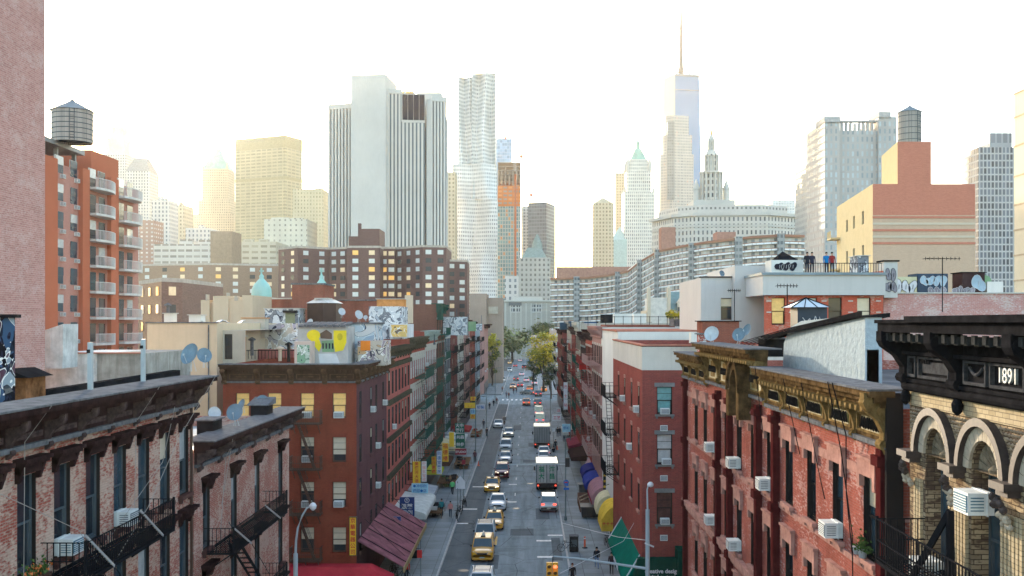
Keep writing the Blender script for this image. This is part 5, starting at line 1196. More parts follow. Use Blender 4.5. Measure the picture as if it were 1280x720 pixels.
# ---------------------------------------------------------------- the two street walls receding into the distance
def rb(name, c1, c2=None, patch=None, seed=1.): return brick(name, c1, c2 or tuple(x*.8 for x in c1), tuple(x*.8+.03 for x in c1), patch=patch, stain=.35, seed=seed, bump=.2)
def row_building(side, x, y0, y1, z, wall, label, n=4, w_=.95, h=1.9, lint=None, lstyle='flat', fe=None, fspan=None, cor=None, x2=None, sface=None, fm=None, lod=1, dz=3.2, top=2.0, shop=None, cp=.6, acp=.08, cz=1.1, smat=None, bandm=None):
    E = side == 'L'; fr = FE(x) if E else FW(x); d = 14 if x2 is None else x2
    t = thing('row_building', label, 'building', (x+(-8 if E else 8), y0, 0), 'buildings lining the %s side of the street' % ('left' if E else 'right'))
    us = [y0+(y1-y0)*(k+.5)/n for k in range(n)]
    if not E: us = [-u for u in us]
    tops = []; q = z-top
    while q-h > 3.2: tops.append(q); q -= dz
    ops = cells(us, w_, rows(tops, h)); U0, U1 = (y0, y1) if E else (-y1, -y0)
    xa, xb = (x-d, x) if E else (x, x+d)
    m, roof = shell(xa, xb, y0+.02, y1-.02, z, skip=('E' if E else 'W',), par=.4)
    if smat: part('side_wall', m, smat, t); m = MB()
    holes(m, fr, U0, U1, -.1, z, ops, .05); part('wall', m, wall, t)
    r = MB(); r.quad([(roof[0],roof[2],roof[4]),(roof[1],roof[2],roof[4]),(roof[1],roof[3],roof[4]),(roof[0],roof[3],roof[4])]); part('roof', r, ROOFS if rnd.random() < .5 else ROOFM, t)
    put_windows(t, fr, ops, .03 if lod > 1 else -.06, fm or FRDK, 'dark', lod, lint, lstyle, None, acp=acp)
    c_ = cor or BROWN
    if y0 < 170: cornice(t, fr, U0+.05, U1-.05, z-cz, z+.1, cp, c_, 2.2, .28, panels=False)
    else: m = MB(); fr.box(m, U0+.05, U1-.05, 0, cp*.5, z-cz, z-.3); fr.box(m, U0+.05, U1-.05, 0, cp, z-.3, z+.1); part('cornice', m, c_, t)
    if bandm:
        for tz in tops:
            m = MB(); fr.box(m, U0, U1, 0, .28, tz+.35, tz+.75); part('string_course', m, bandm, t)
    if fe:
        a, b = fspan or (.2, .8); L = (U1-U0)*(b-a)
        fire_escape(t, fr, U0+(U1-U0)*a, L, [tt-h-.15 for tt in tops], fe, 1.25, fine=y0 < 130, stair=True)
    m = MB(); fr.box(m, U0+.1, U1-.1, .02, .12, 0, 2.9); part('storefront', m, shop or MATS['dim_shop'], t)
    return t
LEAFB = plain('dark_carved_band', (.055,.05,.035), .7, var=.5, scale=5)
CR = plain('cream_trim', (.50,.47,.40), .7, var=.2, scale=2, streak=.3); GT = plain('grey_green_trim', (.25,.30,.27), .7, var=.3, scale=2)
RBP = rb('salmon_pink_brick', (.42,.12,.10), seed=5); RBD = rb('dark_maroon_brick', (.16,.04,.035), seed=6); RBR = rb('row_red_brick', (.30,.07,.05), seed=7); RBG = rb('beige_brick_row', (.42,.36,.29), seed=9)
RBK = rb('brown_brick_row', (.19,.085,.06), seed=11); RBU = rb('blue_grey_brick', (.30,.36,.40), seed=12); RBPK = rb('faded_pink_brick', (.40,.22,.19), seed=13); RBN = rb('soot_brick', (.09,.05,.045), seed=14)
row_building('L', XL, 87.5, 104.4, 17.7, RBP, 'salmon pink building with dark carved bands between its storeys, next to the left corner building', 7, .85, 2.0, RBP, 'flat', cor=LEAFB, bandm=LEAFB, cz=.8, acp=.14)
row_building('L', XL, 104.5, 119.5, 18.3, RBR, 'red building with cream window surrounds and dark leafy cornice, second past the left corner', 7, .8, 2.1, CR, 'ear', fe=IRONG, fspan=(.3,.9), cor=LEAFB, fm=FRWH, acp=.06)
row_building('L', XL, 119.6, 134.8, 18.9, RBR, 'red building with white window heads and green fire escapes, third past the left corner', 7, .8, 2.1, CR, 'ear', fe=IRONG, fspan=(.1,.7), cor=GT, fm=FRWH)
row_building('L', XL, 135, 149, 22.4, RBK, 'tallest dark brown brick building of the left row, rising above its neighbours', 5, .9, 1.9, GT, 'flat', fe=IRONG, fspan=(.05,.6), cor=IRONG, x2=7.2)
row_building('L', XL, 149, 160, 19.6, RBU, 'pale blue grey narrow building with a white fire escape in the left row', 4, .9, 1.9, CR, 'flat', fe=IRON, cor=CR, smat=CR)
row_building('L', XL, 160, 176, 19.4, RBD, 'dark maroon building beyond the pale blue grey one in the left row', 5, .9, 1.9, None, fe=IRON, lod=2)
row_building('L', XL, 176, 193, 20.2, CR, 'cream rendered building halfway along the left row', 5, .9, 1.9, None, fe=IRON, lod=2, cor=CR)
row_building('L', XL, 193, 214, 20.4, RBPK, 'faded pink brick building beyond the cream one in the left row', 6, .9, 1.9, None, fe=IRON, lod=2, cor=BROWN)
row_building('L', XL, 214, 236, 20.0, RBR, 'plain red building near the far end of the left row', 6, .9, 1.9, None, fe=IRON, lod=2)
row_building('L', XL, 236, 260, 19.6, RBU, 'grey building last before the far crossing on the left', 6, .9, 1.9, None, fe=IRON, lod=2, cor=GT)
row_building('L', XL, 285, 314, 19.4, RBPK, 'pinkish building with projecting cornice just past the far crossing on the left', 7, .9, 1.9, None, lod=2, cp=1.3)
WHP = plain('white_painted_wall', (.62,.60,.55), .8, var=.08, scale=.3, streak=.15)
XQ = 7.7
t = row_building('R', XQ, 105, 121.5, 19.5, RBPK, 'building with plain white side wall and pinkish fire escape next to the right corner building', 6, .9, 1.9, CR, 'flat', fe=IRONW, fspan=(.1,.75), cor=RBPK, smat=WHP)
row_building('R', XQ, 121.6, 135, 19.0, RBR, 'red building with bright red fire escape, second past the right corner', 5, .9, 1.9, CR, 'flat', fe=IRONR, fspan=(.1,.8), cor=BROWN)
row_building('R', XQ, 135.1, 148, 18.6, RBN, 'soot dark building with pale window heads in the right row', 5, .9, 1.9, GT, 'flat', fe=IRONG, fspan=(.1,.8))
row_building('R', XQ, 148.1, 163, 19.9, RBG, 'beige brick building with red fire escapes in the right row', 5, .9, 1.9, None, fe=IRONR, fspan=(.2,.7), cor=CR)
row_building('R', XQ, 163.1, 178, 19.2, RBD, 'dark maroon building beyond the beige one in the right row', 5, .9, 1.9, None, fe=IRON, lod=2)
row_building('R', XQ, 178.1, 198, 20.1, RBG, 'tall beige building with black fire escape towards the far end of the right row', 6, .9, 1.9, None, fe=IRON, lod=2, cor=plain('navy_top', (.04,.07,.10), .6))
row_building('R', XQ, 198.1, 226, 19.0, RBD, 'maroon building second from the far crossing on the right', 7, .9, 1.9, None, fe=IRONR, lod=2)
row_building('R', XQ, 226.1, 258, 18.4, RBK, 'brown brick building last before the far crossing on the right', 7, .9, 1.9, None, fe=IRON, lod=2)
t = thing('row_building', 'small sunlit pink and white building behind the yellow street tree', 'building', (PX(684,420), 425, 0))
m = MB(); m.box(PX(664,420), 420, 0, PX(703,420), 440, PZ(420,420)); m.box(PX(688,420), 421, 0, PX(700,420), 438, PZ(411,420)); part('wall', m, grid('pink_white', (.50,.36,.29), (.50,.50,.48), 1.8, 3.0, .4, .5), t)

# ---------------------------------------------------------------- far left brick tower
t = thing('brick_tower', 'blank pinkish brick tower cut by the left edge of the photo', 'building', (-32, 50, 0))
B_TW = brick('mauve_brick', (.46,.24,.205), (.36,.17,.145), (.52,.38,.34), patch=(.50,.33,.29), pamt=.35, stain=.12, bw=.35, bh=.115, bump=.5)
m = MB(); m.box(-44, 36, 0, -27.5, 58.4, 52); part('wall', m, B_TW, t)
# whitewashed rear walls
WW = plain('flaking_whitewash', (.50,.50,.48), .85, var=.3, scale=1.2, streak=.5); WG = plain('stained_render', (.33,.31,.27), .85, var=.3, scale=1, streak=.75)
D = 63; t = thing('rear_extension', 'low whitewashed wall with stains below the orange balcony apartments', 'building', (PX(90,D), D, 0))
m = MB(); m.box(PX(50,D), D, 0, PX(121,D), D+9, PZ(442,D)); part('wall', m, WW, t)
m = MB(); m.box(PX(121,D), D+.05, 0, PX(178,D), D+9, PZ(442,D)); part('stained_wall', m, WG, t)
m = MB(); m.box(PX(55,D), D-.1, PZ(442,D), PX(179,D), D+.3, PZ(440.5,D)); part('coping', m, MATS['terracotta_coping'], t)
D = 60; single('chimney_stack', (lambda m: (m.hexa([(PX(55,D),D,17.3),(PX(78,D),D,17.3),(PX(78,D),D+2,17.3),(PX(55,D),D+2,17.3),(PX(55,D),D,PZ(413,D)),(PX(79,D),D,PZ(405,D)),(PX(79,D),D+2,PZ(405,D)),(PX(55,D),D+2,PZ(413,D))]), m.box(PX(62,D),D-.05,PZ(438,D),PX(64,D),D-.01,PZ(418,D)), m)[2])(MB()), WW, 'ragged white plastered chimney stack at the foot of the pinkish brick tower', 'chimney')
D = 76; t = thing('cream_building', 'plain cream walled building behind the side street on the left', 'building', (PX(230,D), D, 0))
CRW = plain('cream_wall', (.55,.43,.30), .85, var=.07, scale=.4, streak=.12); CRG = plain('greyish_cream', (.42,.37,.30), .85, var=.1, streak=.25)
xa, xb, xc = PX(184,D), PX(271,D), PX(300,D)
m = MB(); m.box(xa, D, 0, xb, D+16, PZ(404,D)); part('wall', m, CRW, t)
fr = FS(D+1.5); ops = [(PX(278,D), .62, z, 1.9) for z in (PZ(450,D), PZ(487,D), 10.7, 7.5)]
m = MB(); holes(m, fr, xb, xc, 0, PZ(413,D), ops, .25); m.quad([(xb,D+1.5,PZ(413,D)),(xc,D+1.5,PZ(413,D)),(xc,D+14,PZ(413,D)),(xb,D+14,PZ(413,D))]); part('recessed_wall', m, CRG, t); put_windows(t, fr, ops, .2, FRDK, 'dark', 0)
m = MB(); m.box(xa-.1, D-.1, PZ(404,D), xb+.1, D+.3, PZ(402.5,D)); m.box(xa-.1, D+.3, PZ(404,D), xa+.3, D+16, PZ(402.5,D)); part('coping', m, COP, t)
m = MB(); m.bar((xb-.6,D-.05,5), (xb-.6,D-.05,PZ(406,D)), .08); part('downpipe', m, COP, t)
D = 108; t = thing('cream_building', 'cream stepped building with several chimneys behind the cream wall on the left', 'building', (PX(284,D), D, 0))
m = MB()
for a, b, y, dd in ((251,262,375,0),(262,268,377,.3),(267,286,370,-.2),(286,304,374,.1),(303,316,369,-.1)): m.box(PX(a,D), D+dd, 0, PX(b,D), D+8, PZ(y,D))
part('wall', m, CRW, t)
for a, b, y in ((257,259,368),(283,285,366),(293,297,370)): m = MB(); m.box(PX(a,D), D, PZ(376,D), PX(b,D), D+.8, PZ(y,D)); part('chimney', m, CRG, t)
# right side street buildings seen over the ornate tenement
D = 86; t = thing('grey_stucco_building', 'smooth grey stuccoed building with a single dark window above the ornate tenement roof', 'building', (PX(915,D), D, 0))
SG = plain('smooth_grey_stucco', (.50,.48,.45), .85, var=.05, scale=.3, streak=.12)
fr = FS(D); a, b = PX(876,D), PX(957,D)
ops = [(PX(908.5,D), 1.0, PZ(400,D), 1.85)]
m = MB(); holes(m, fr, a, PX(915,D), 0, PZ(347,D), ops, .3); m.quad([(a,D,0),(a,D+12,0),(a,D+12,PZ(347,D)),(a,D,PZ(347,D))]); m.quad([(a,D,PZ(347,D)),(PX(915,D),D,PZ(347,D)),(PX(915,D),D+12,PZ(347,D)),(a,D+12,PZ(347,D))]); m.box(PX(915,D), D-1.2, 0, b, D+12, PZ(333,D)); part('wall', m, SG, t)
put_windows(t, fr, ops, .25, FRBR, 'blind', 0)
m = MB(); fr.box(m, a-.1, PX(915,D), -.2, .12, PZ(347,D), PZ(345.5,D)); part('coping', m, FRDK, t)
D = 79; t = thing('bright_red_brick_building', 'bright red brick building with heavy pale cornice band and roof terrace above the ornate tenement', 'building', (PX(1030,D), D, 0))
B_BR = brick('bright_red_brick', (.50,.085,.045), (.42,.07,.04), (.40,.16,.11), patch=(.44,.28,.22), pamt=.1, stain=.15)
fr = FS(D); a, b = PX(955,D), PX(1104,D)
ops = [(PX(p,D), 1.05, z, 2.1) for z in (PZ(406,D), PZ(455,D)) for p in (973, 1013, 1044, 1080)]
m = MB(); holes(m, fr, a, b, 0, PZ(369,D), ops, .25); m.quad([(b,D,0),(b,D+14,0),(b,D+14,24),(b,D,24)]); part('wall', m, B_BR, t)
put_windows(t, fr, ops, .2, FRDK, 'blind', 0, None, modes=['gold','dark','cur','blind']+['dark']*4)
m = MB(); m.box(a-.2, D-.5, PZ(369,D), b, D+14, PZ(344,D)); part('stone_band', m, SG, t)
m = MB(); m.box(a-.3, D-.7, PZ(344,D), b, D+14, PZ(341,D)); part('coping', m, plain('blue_grey_metal', (.20,.25,.27), .5, var=.2), t)
for k in range(2): 
    for p in (961, 989, 1030, 1063, 1098): m = MB(); m.box(PX(p-3,D), D-.06, PZ(377+k*14,D), PX(p+3,D), D-.01, PZ(375.5+k*14,D)); part('pale_stone_course', m, STUC, t)
D = 80; t = thing('pink_parapet_building', 'long faded pink brick parapet behind the black 1891 cornice', 'building', (PX(1190,D), D, 0))
m = MB(); m.box(PX(1104,D)+.02, D, 0, PX(1340,D), D+14, PZ(367,D)); part('wall', m, brick('faded_pink_parapet', (.46,.22,.19), (.40,.18,.16), (.48,.36,.33), patch=(.52,.42,.38), pamt=.4, stain=.1, bw=.3, bh=.11), t)
m = MB(); m.box(PX(1104,D), D-.15, PZ(367,D), PX(1340,D), D+.4, PZ(365.5,D)); part('coping', m, STUC, t)
# ---------------------------------------------------------------- things on the roofs
DISH = plain('dish_grey', (.13,.19,.23), .5, var=.2, scale=3); DISHL = plain('dish_pale', (.42,.45,.46), .5, var=.15, scale=3)
def dish(label, px, py, D, rpx, az=-20, mat=None, h=None):
    r = rpx*D/FPX; c = Vector(at(px, py, D)); a = R(az)
    h = h or r*1.5; t = thing('satellite_dish', label, 'satellite dish', (c.x, c.y, c.z-h)); n = 20
    dr = Vector((math.sin(a), -math.cos(a), .45)).normalized(); u = dr.cross(Vector((0,0,1))).normalized(); v = u.cross(dr)
    m = MB(); prev = None
    for q in range(4):
        f = q/3.; ring = []
        for k in range(n): an = 2*math.pi*k/n; ring.append(c+(u*math.cos(an)*.92+v*math.sin(an))*r*f+dr*(f*f*r*.28))
        if prev:
            for k in range(n): m.quad([prev[k], prev[(k+1) % n], ring[(k+1) % n], ring[k]])
        prev = ring
    part('reflector', m, mat or DISH, t, smooth=True)
    m = MB(); m.bar((c.x,c.y+.05*r,c.z-h), (c.x,c.y+.1*r,c.z), .06*max(r,.4)); m.bar((c.x-.3*r,c.y+.5*r,c.z-h), c-dr*.05, .05*max(r,.4)); m.bar((c.x+.35*r,c.y+.3*r,c.z-h), c-dr*.05, .05*max(r,.4)); part('stand', m, DISHL, t)
    m = MB(); e = c+dr*r*.85-v*r*.35; m.bar(c+dr*.05-v*r*.9, e, .05*r); m.box(e.x-.07*r, e.y-.07*r, e.z-.07*r, e.x+.07*r, e.y+.07*r, e.z+.1*r); part('receiver_arm', m, DISHL, t)
dish('largest blue grey dish perched on the near left cornice end', 239, 443.5, 36.5, 14, -25)
dish('smaller blue dish directly behind the largest one on the near left cornice', 255, 445, 38.5, 10, 30)
dish('grey blue dish facing forward on the silver roof of the lower left house', 294, 516, 41.5, 11, 0)
dish('pale dish behind a black hatch on the silver left roof', 268, 517, 42.5, 8.5, 25, DISHL)
dish('small round dish tucked behind the forward facing one on the silver left roof', 303, 506, 46, 7, -40)
dish('flat grey dish on the far hatch of the silver left roof', 328, 503, 48, 9, 10)
dish('dish left of the brown tank above the graffiti boxes', 388, 403, 96, 4.5, -20, DISHL)
dish('pale dish on a tripod right of the brown tank', 427, 390, 100, 5, 30, DISHL)
dish('upright oval grey dish against the brick wall right of the brown tank', 448, 394, 102, 6, 40, DISHL)
dish('little white dish beside the upright oval dish', 457, 397, 102, 3, 0, DISHL)
dish('pale grey dish at the raised centre of the ornate tenement cornice', 890, 418, 50, 10, -25, DISHL)
dish('grey dish in the middle of the ornate tenement roof', 924, 419, 46, 9, -30)
dish('tall narrow grey dish beside the black tent roof', 935, 413, 46, 8, -60)
dish('dish on the white wall behind the right corner building', 791, 420, 104, 6, 20, DISHL)
dish('small dish left of the white wall dish behind the right corner building', 775, 420, 104, 4.5, -50)
dish('tiny dish high on the smooth grey stuccoed building', 902, 342, 86.5, 4, 20)
def boxthing(name, label, cat, px0, px1, py0, py1, D, dep, mat, cap=None, group=None, slope=0):
    x0, x1, z0, z1 = PX(px0,D), PX(px1,D), PZ(py1,D), PZ(py0,D)
    t = thing(name, label, cat, ((x0+x1)/2, D, z0), group); m = MB(); m.box(x0, D, z0, x1, D+dep, z1); part('wall', m, mat, t)
    if cap:
        m = MB(); h = max(.06, (z1-z0)*.04)
        m.hexa([(x0-.12,D-.12,z1),(x1+.12,D-.12,z1),(x1+.12,D+dep+.1,z1),(x0-.12,D+dep+.1,z1),(x0-.12,D-.12,z1+h),(x1+.12,D-.12,z1+h),(x1+.12,D+dep+.1,z1+h+slope),(x0-.12,D+dep+.1,z1+h+slope)]); part('cap', m, cap, t)
    return t
# near left roof
BLKW = graffiti('black_mural', (.012,.012,.016), [(.05,.10,.18),(.30,.36,.40),(.015,.015,.02),(.10,.05,.07)], .9, 3.)
BLKP = plain('tarred_parapet', (.014,.014,.016), .85, var=.5, scale=2)
boxthing('painted_bulkhead', 'black bulkhead covered in blue and white lettering at the left edge of the near roof', 'roof hut', -60, -12, 397, 507, 27, 1.3, BLKW, BLKP)
t = thing('roof_hut', 'rusty roof hatch with tarred gable beside the painted bulkhead', 'roof hut', (PX(30,29), 29, 17.3)); m = MB()
x0, x1, z0, z1 = PX(-4,29), PX(32,29), 16.8, PZ(472,29); m.box(x0,29,z0,x1,30.2,z1); part('wall', m, plain('rusted_sheet', (.20,.09,.04), .7, var=.7, scale=3, streak=.5), t)
m = MB(); m.hexa([(x0,28.8,z1),(x1+.2,28.8,z1),(x1+.15,30.4,z1),(x0,30.4,z1),(x0,28.8,z1+.22),((x0+x1)/2,28.8,z1+.24),((x0+x1)/2,30.4,z1+.24),(x0,30.4,z1+.22)]); part('tarred_gable', m, BLKP, t)
t = thing('roof_parapet', 'long tarred rear parapet with white bubble graffiti on the near left roof', 'parapet', (-16, 34, 17)); m = MB()
m.hexa([(-14.5,30,16.8),(-12.4,36.6,16.8),(-12.7,36.7,16.8),(-14.8,30.1,16.8),(-14.5,30,17.95),(-12.4,36.6,18.3),(-12.7,36.7,18.3),(-14.8,30.1,17.95)]); m.box(-17.5,29.9,16.8,-14.5,30.1,17.95); part('wall', m, BLKP, t)
def scrawl(parent, fr, u0, z0, w_, h, n, mats, seed, th=.05, d=.04):
    """rounded spray painted letters: loops of thick line with a filled belly"""
    r = random.Random(seed)
    for k in range(n):
        m = MB(); cu = u0+w_*(k+.5)/n; rw, rh = w_/n*.58, h*.5; ph = r.uniform(0, 6); a = r.uniform(.15, .3); pts = []
        for q in range(19):
            an = 2*math.pi*q/18; f = 1+a*math.sin(2*an+ph)+.12*math.sin(3*an-ph); pts.append(fr.p(cu+rw*f*math.cos(an), d, z0+h*.5+rh*f*math.sin(an)))
        m.quad(pts[:-1], 1); 
        for p, q in zip(pts, pts[1:]): m.bar(p, q, th, .02)
        s = fr.p(cu, d+.02, z0+h*.5); m.bar((s[0],s[1],s[2]-rh*.4), (s[0]+rw*.1,s[1],s[2]+rh*.35), th*.8, .02)
        part('painted_letter', m, mats, parent)
WSP = plain('white_spray', (.55,.55,.55), .7, var=.15); GSP = plain('grey_spray', (.24,.22,.24), .7, var=.25); BSP = plain('black_spray', (.02,.02,.03), .7); YSP = plain('yellow_spray', (.72,.56,.03), .7, var=.12); GRSP = plain('green_spray', (.18,.30,.17), .7, var=.2); OSP = plain('orange_spray', (.70,.20,.03), .7); BLSP = plain('pale_blue_spray', (.32,.42,.48), .7)
f_ = Fr(-14.5, 30, math.atan2(6.6, 2.1)); scrawl(t, f_, 2.0, 17.3, 3.6, .62, 5, [WSP, GSP], 4, .05)
for px, y0, y1, D in ((113,428,487,29),(179,424,479,33)):
    t = thing('steel_post', 'plain grey steel post standing on the near left cornice, the %s of two' % ('left' if px < 150 else 'right'), 'post', at(px, y1, D)); m = MB(); x, _, _ = at(px, y0, D); m.box(x-.06, D-.06, PZ(y1,D)-.3, x+.06, D+.06, PZ(y0,D)); part('shaft', m, plain('galvanised', (.33,.36,.37), .5, streak=.3), t)
    m = MB(); m.box(x-.1, D-.1, PZ(y1,D)-.3, x+.1, D+.1, PZ(y1,D)-.1); m.box(x-.08, D-.075, PZ(y0,D)-.3, x+.02, D-.06, PZ(y0,D)-.2); part('bracket', m, FRDK, t)
# silver roof hatches
boxthing('roof_hatch', 'low black tarred hatch with pale top on the silver left roof', 'roof hatch', 246, 266, 526, 560, 40, 1.2, BLKP, COP)
boxthing('roof_hatch', 'sloping black hatch with grey lid near the far end of the silver left roof', 'roof hatch', 313, 333, 507, 533, 47, 1.2, BLKP, COP, slope=.25)
# corner building roof and the cluttered roofs behind it
CRMG = graffiti('pale_tagged', (.48,.46,.42), [(.40,.33,.40),(.52,.50,.46),(.30,.28,.30),(.50,.42,.32)], .7, 1.)
BLUG = graffiti('blue_tagged', (.40,.46,.50), [(.50,.40,.34),(.24,.32,.40),(.52,.50,.48)], .6, 5.); WHG = graffiti('white_tagged', (.55,.56,.56), [(.30,.34,.38),(.45,.48,.50),(.12,.13,.15)], 1.0, 9.); TANG = graffiti('tan_tagged', (.46,.40,.33), [(.50,.30,.14),(.28,.22,.26),(.52,.48,.42)], .8, 13.)
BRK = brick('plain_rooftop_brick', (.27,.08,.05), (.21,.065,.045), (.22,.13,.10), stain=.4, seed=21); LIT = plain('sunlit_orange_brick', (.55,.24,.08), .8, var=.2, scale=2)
t = boxthing('painted_penthouse', 'roof penthouse on the corner building painted with big yellow letters', 'roof hut', 372, 435, 408, 458, 77, 4, plain('lilac_grey_wall', (.40,.38,.36), .8, var=.2), None)
fr = FS(77); 
def blob(pts, mat, nm='painted_shape', d=.03, px=True):
    m = MB(); P = [(PX(a,77), 77-d, PZ(b,77)) for a, b in pts]; m.quad(P); m.quad([(p[0],p[1]+.02,p[2]) for p in P]); return part(nm, m, mat, t)
def ell(cx, cy, rx, ry, n=14, a0=0, a1=6.28): return [(cx+rx*math.cos(a0+(a1-a0)*k/n), cy+ry*math.sin(a0+(a1-a0)*k/n)) for k in range(n)]
blob(ell(392,419,8.5,7), YSP, d=.03); blob([(385,420),(398,421),(402,432),(399,440),(392,431)], YSP, d=.04); blob([(417,413),(433,413),(433,428),(429,438),(419,440),(417,428)], YSP, d=.03); blob(ell(425,421,3.4,4.5), plain('ochre_spray', (.5,.4,.03), .7), d=.05)
blob([(401,423),(400,417),(408,412),(415,417),(415,424)], plain('brown_spray', (.12,.08,.06), .7), d=.03); blob([(402,426),(417,425),(418,440),(403,440)], GRSP, d=.035); blob([(398,442),(420,442),(426,457),(400,457)], WSP, d=.03)
for k in range(4): blob([(403+k*4,429),(405+k*4,429),(405+k*4,436),(403+k*4,436)], BSP, d=.05)
for k in range(7):
    m = MB(); x = PX(374+k*8.6,77); m.hexa([(x,76.7,PZ(409,77)),(x+.42,76.7,PZ(409,77)),(x+.42,80,PZ(405,77)),(x,80,PZ(405,77)),(x+.04,76.7,PZ(406,77)),(x+.4,76.7,PZ(406,77)),(x+.4,80,PZ(402,77)),(x+.04,80,PZ(402,77))]); part('coping_slab', m, COP, t)
t = boxthing('painted_doorway', 'green graffiti panel in a pale pink frame left of the yellow lettering', 'roof hut', 368, 389, 427, 458, 75.5, 1.3, plain('pale_pink_frame', (.55,.42,.35), .8), None)
m = MB(); m.box(PX(371.5,75.5), 75.44, PZ(457,75.5), PX(387,75.5), 75.49, PZ(431,75.5)); part('panel', m, graffiti('green_tagged', (.38,.45,.36), [(.16,.30,.18),(.45,.48,.40)], 1.1, 2.), t)
boxthing('painted_bulkhead', 'pale blue bulkhead with faint graffiti right of the yellow lettering', 'roof hut', 436, 468, 405, 458, 80, 5, BLUG, COP)
t = boxthing('painted_bulkhead', 'tan tagged bulkhead with orange square at the right end of the corner roof', 'roof hut', 447, 482, 426, 457, 78.5, 3, TANG, None)
m = MB(); m.box(PX(451,78.5), 78.4, PZ(438,78.5), PX(463,78.5), 78.46, PZ(426,78.5)); part('orange_panel', m, OSP, t)
t = boxthing('painted_bulkhead', 'upper pale wall of scribbled graffiti above the salmon pink building', 'roof hut', 461, 502, 383, 424, 96, 5, WHG, None)
t = boxthing('painted_bulkhead', 'white edged box with a brown and yellow painting on the salmon pink building roof', 'roof hut', 487, 511, 405, 422, 93, 4, WSP, None)
m = MB(); m.box(PX(489,93), 92.94, PZ(421,93), PX(509,93), 92.98, PZ(406,93)); part('painting', m, graffiti('sunset_tagged', (.62,.40,.12), [(.10,.08,.10),(.66,.46,.16)], .8, 7.), t)
boxthing('tagged_wall', 'greyish roof wall with purple graffiti figure behind the brick chimney', 'roof hut', 304, 372, 404, 450, 90, 3, CRMG, None)
boxthing('chimney', 'orange topped grey block left of the white tagged stair hut', 'chimney', 303, 331, 398, 422, 88.5, 1.3, plain('grey_cream', (.44,.40,.34), .8, var=.15), LIT)
boxthing('chimney', 'sunlit orange brick chimney beside the cream wall', 'chimney', 284, 302, 421, 460, 82, 1.3, brick('orange_chimney_brick', (.50,.19,.07), (.42,.15,.06), (.45,.30,.18), stain=.1), STUC)
t = boxthing('stair_hut', 'white tagged stair hut with a dark green window', 'roof hut', 331, 373, 386, 409, 98, 3, WHG, STUC); m = MB(); m.box(PX(357,98), 97.9, PZ(406,98), PX(369,98), 97.95, PZ(391,98)); part('window', m, plain('mossy_glass', (.16,.18,.10), .4), t); m = MB(); m.box(PX(355,98), 97.5, PZ(391,98), PX(372,98), 98, PZ(388,98)); part('hood', m, IRON, t)
boxthing('brick_wall_house', 'dark red rooftop brick wall left of the tall brick block', 'building', 316, 367, 374, 410, 118, 6, BRK, STUC)
boxthing('brick_wall_house', 'tall square brick block left of the brown tank', 'building', 365, 405, 356, 410, 116, 6, BRK, COP)
boxthing('brick_wall_house', 'wide low brick roofline right of the brown tank', 'building', 405, 505, 376, 412, 124, 6, BRK, COP)
boxthing('chimney', 'glowing orange brick stack with pale pots above the scribbled wall', 'chimney', 471, 505, 374, 392, 112, 2, LIT, STUC)
boxthing('chimney', 'narrow yellowish stack right of the glowing orange brick stack', 'chimney', 506, 515, 369, 404, 118, 1.2, CRM, None)
t = thing('brown_tank', 'dark brown boxed water tank with silver hipped roof', 'water tank', (PX(402,100), 101, 19)); D = 100; m = MB()
m.prism([(PX(384,D),D),(PX(408,D),D-1.5),(PX(420,D),D),(PX(420,D),D+3),(PX(384,D),D+3)], 19.3, PZ(379,D)); part('barrel', m, plain('dark_brown_boards', (.035,.018,.015), .6, var=.3), t)
m = MB(); p_ = [(PX(383,D),D-.2),(PX(408,D),D-1.8),(PX(422,D),D-.2),(PX(422,D),D+3.2),(PX(383,D),D+3.2)]; m.prism(p_, PZ(379,D), PZ(374,D), top=scalep(p_,.55)); m.box(PX(394,D), D-.5, PZ(374,D), PX(412,D), D+1.5, PZ(372.5,D)); part('hipped_roof', m, plain('pale_metal_roof', (.45,.42,.38), .6, var=.3, scale=2), t)
for (px, y0, y1, D, lb) in ((296,348,372,140,'left'),(403,350,374,150,'right')):
    px = 327 if lb == 'left' else 402; r = 12 if lb == 'left' else 9; D = 150 if lb == 'left' else 180
    t = thing('church_cupola', 'turquoise onion cupola with cross over the roofs, the %s of two' % lb, 'church dome', (PX(px,D), D, 20)); cx = PX(px,D); z0 = PZ(372,D); s = D/FPX; m = MB()
    m.lathe(cx, D, [(r*s*1.0,z0),(r*s*1.05,z0+3*s),(r*s,z0+11*s),(r*s*.75,z0+17*s),(r*s*.35,z0+22*s),(r*s*.22,z0+24*s),(r*s*.25,z0+27*s),(.05,z0+30*s)], 16); part('dome', m, plain('turquoise_copper', (.27,.50,.45), .6, var=.1), t, smooth=True)
    m = MB(); m.box(cx-.12*s*10, D-.1, z0+29*s, cx+.12*s*10*0-.0+.6*s, D+.1, z0+37*s); m.box(cx-2.6*s, D-.1, z0+32.5*s, cx+2.6*s, D+.1, z0+34*s); part('cross', m, MATS['turquoise_copper'], t)
    m = MB(); m.prism(rect(cx,D,r*2.4*s,r*2.4*s), z0-14*s, z0); part('drum', m, STUC, t)
boxthing('roof_hut', 'green metal bulkhead on top of the tallest left row building', 'roof hut', 540, 552, 380, 400, 136, 3, IRONG, IRONG)
boxthing('painted_bulkhead', 'white tagged roof wall above the pale blue grey building', 'roof hut', 552, 583, 396, 419, 146, 3, WHG, None)
boxthing('roof_hut', 'teal green roof cabin near the middle of the left row', 'roof hut', 583, 594, 402, 414, 185, 3, GRSP, COP)
boxthing('painted_bulkhead', 'small pale tagged box further along the left roofs', 'roof hut', 588, 602, 405, 413, 200, 3, WHG, None)
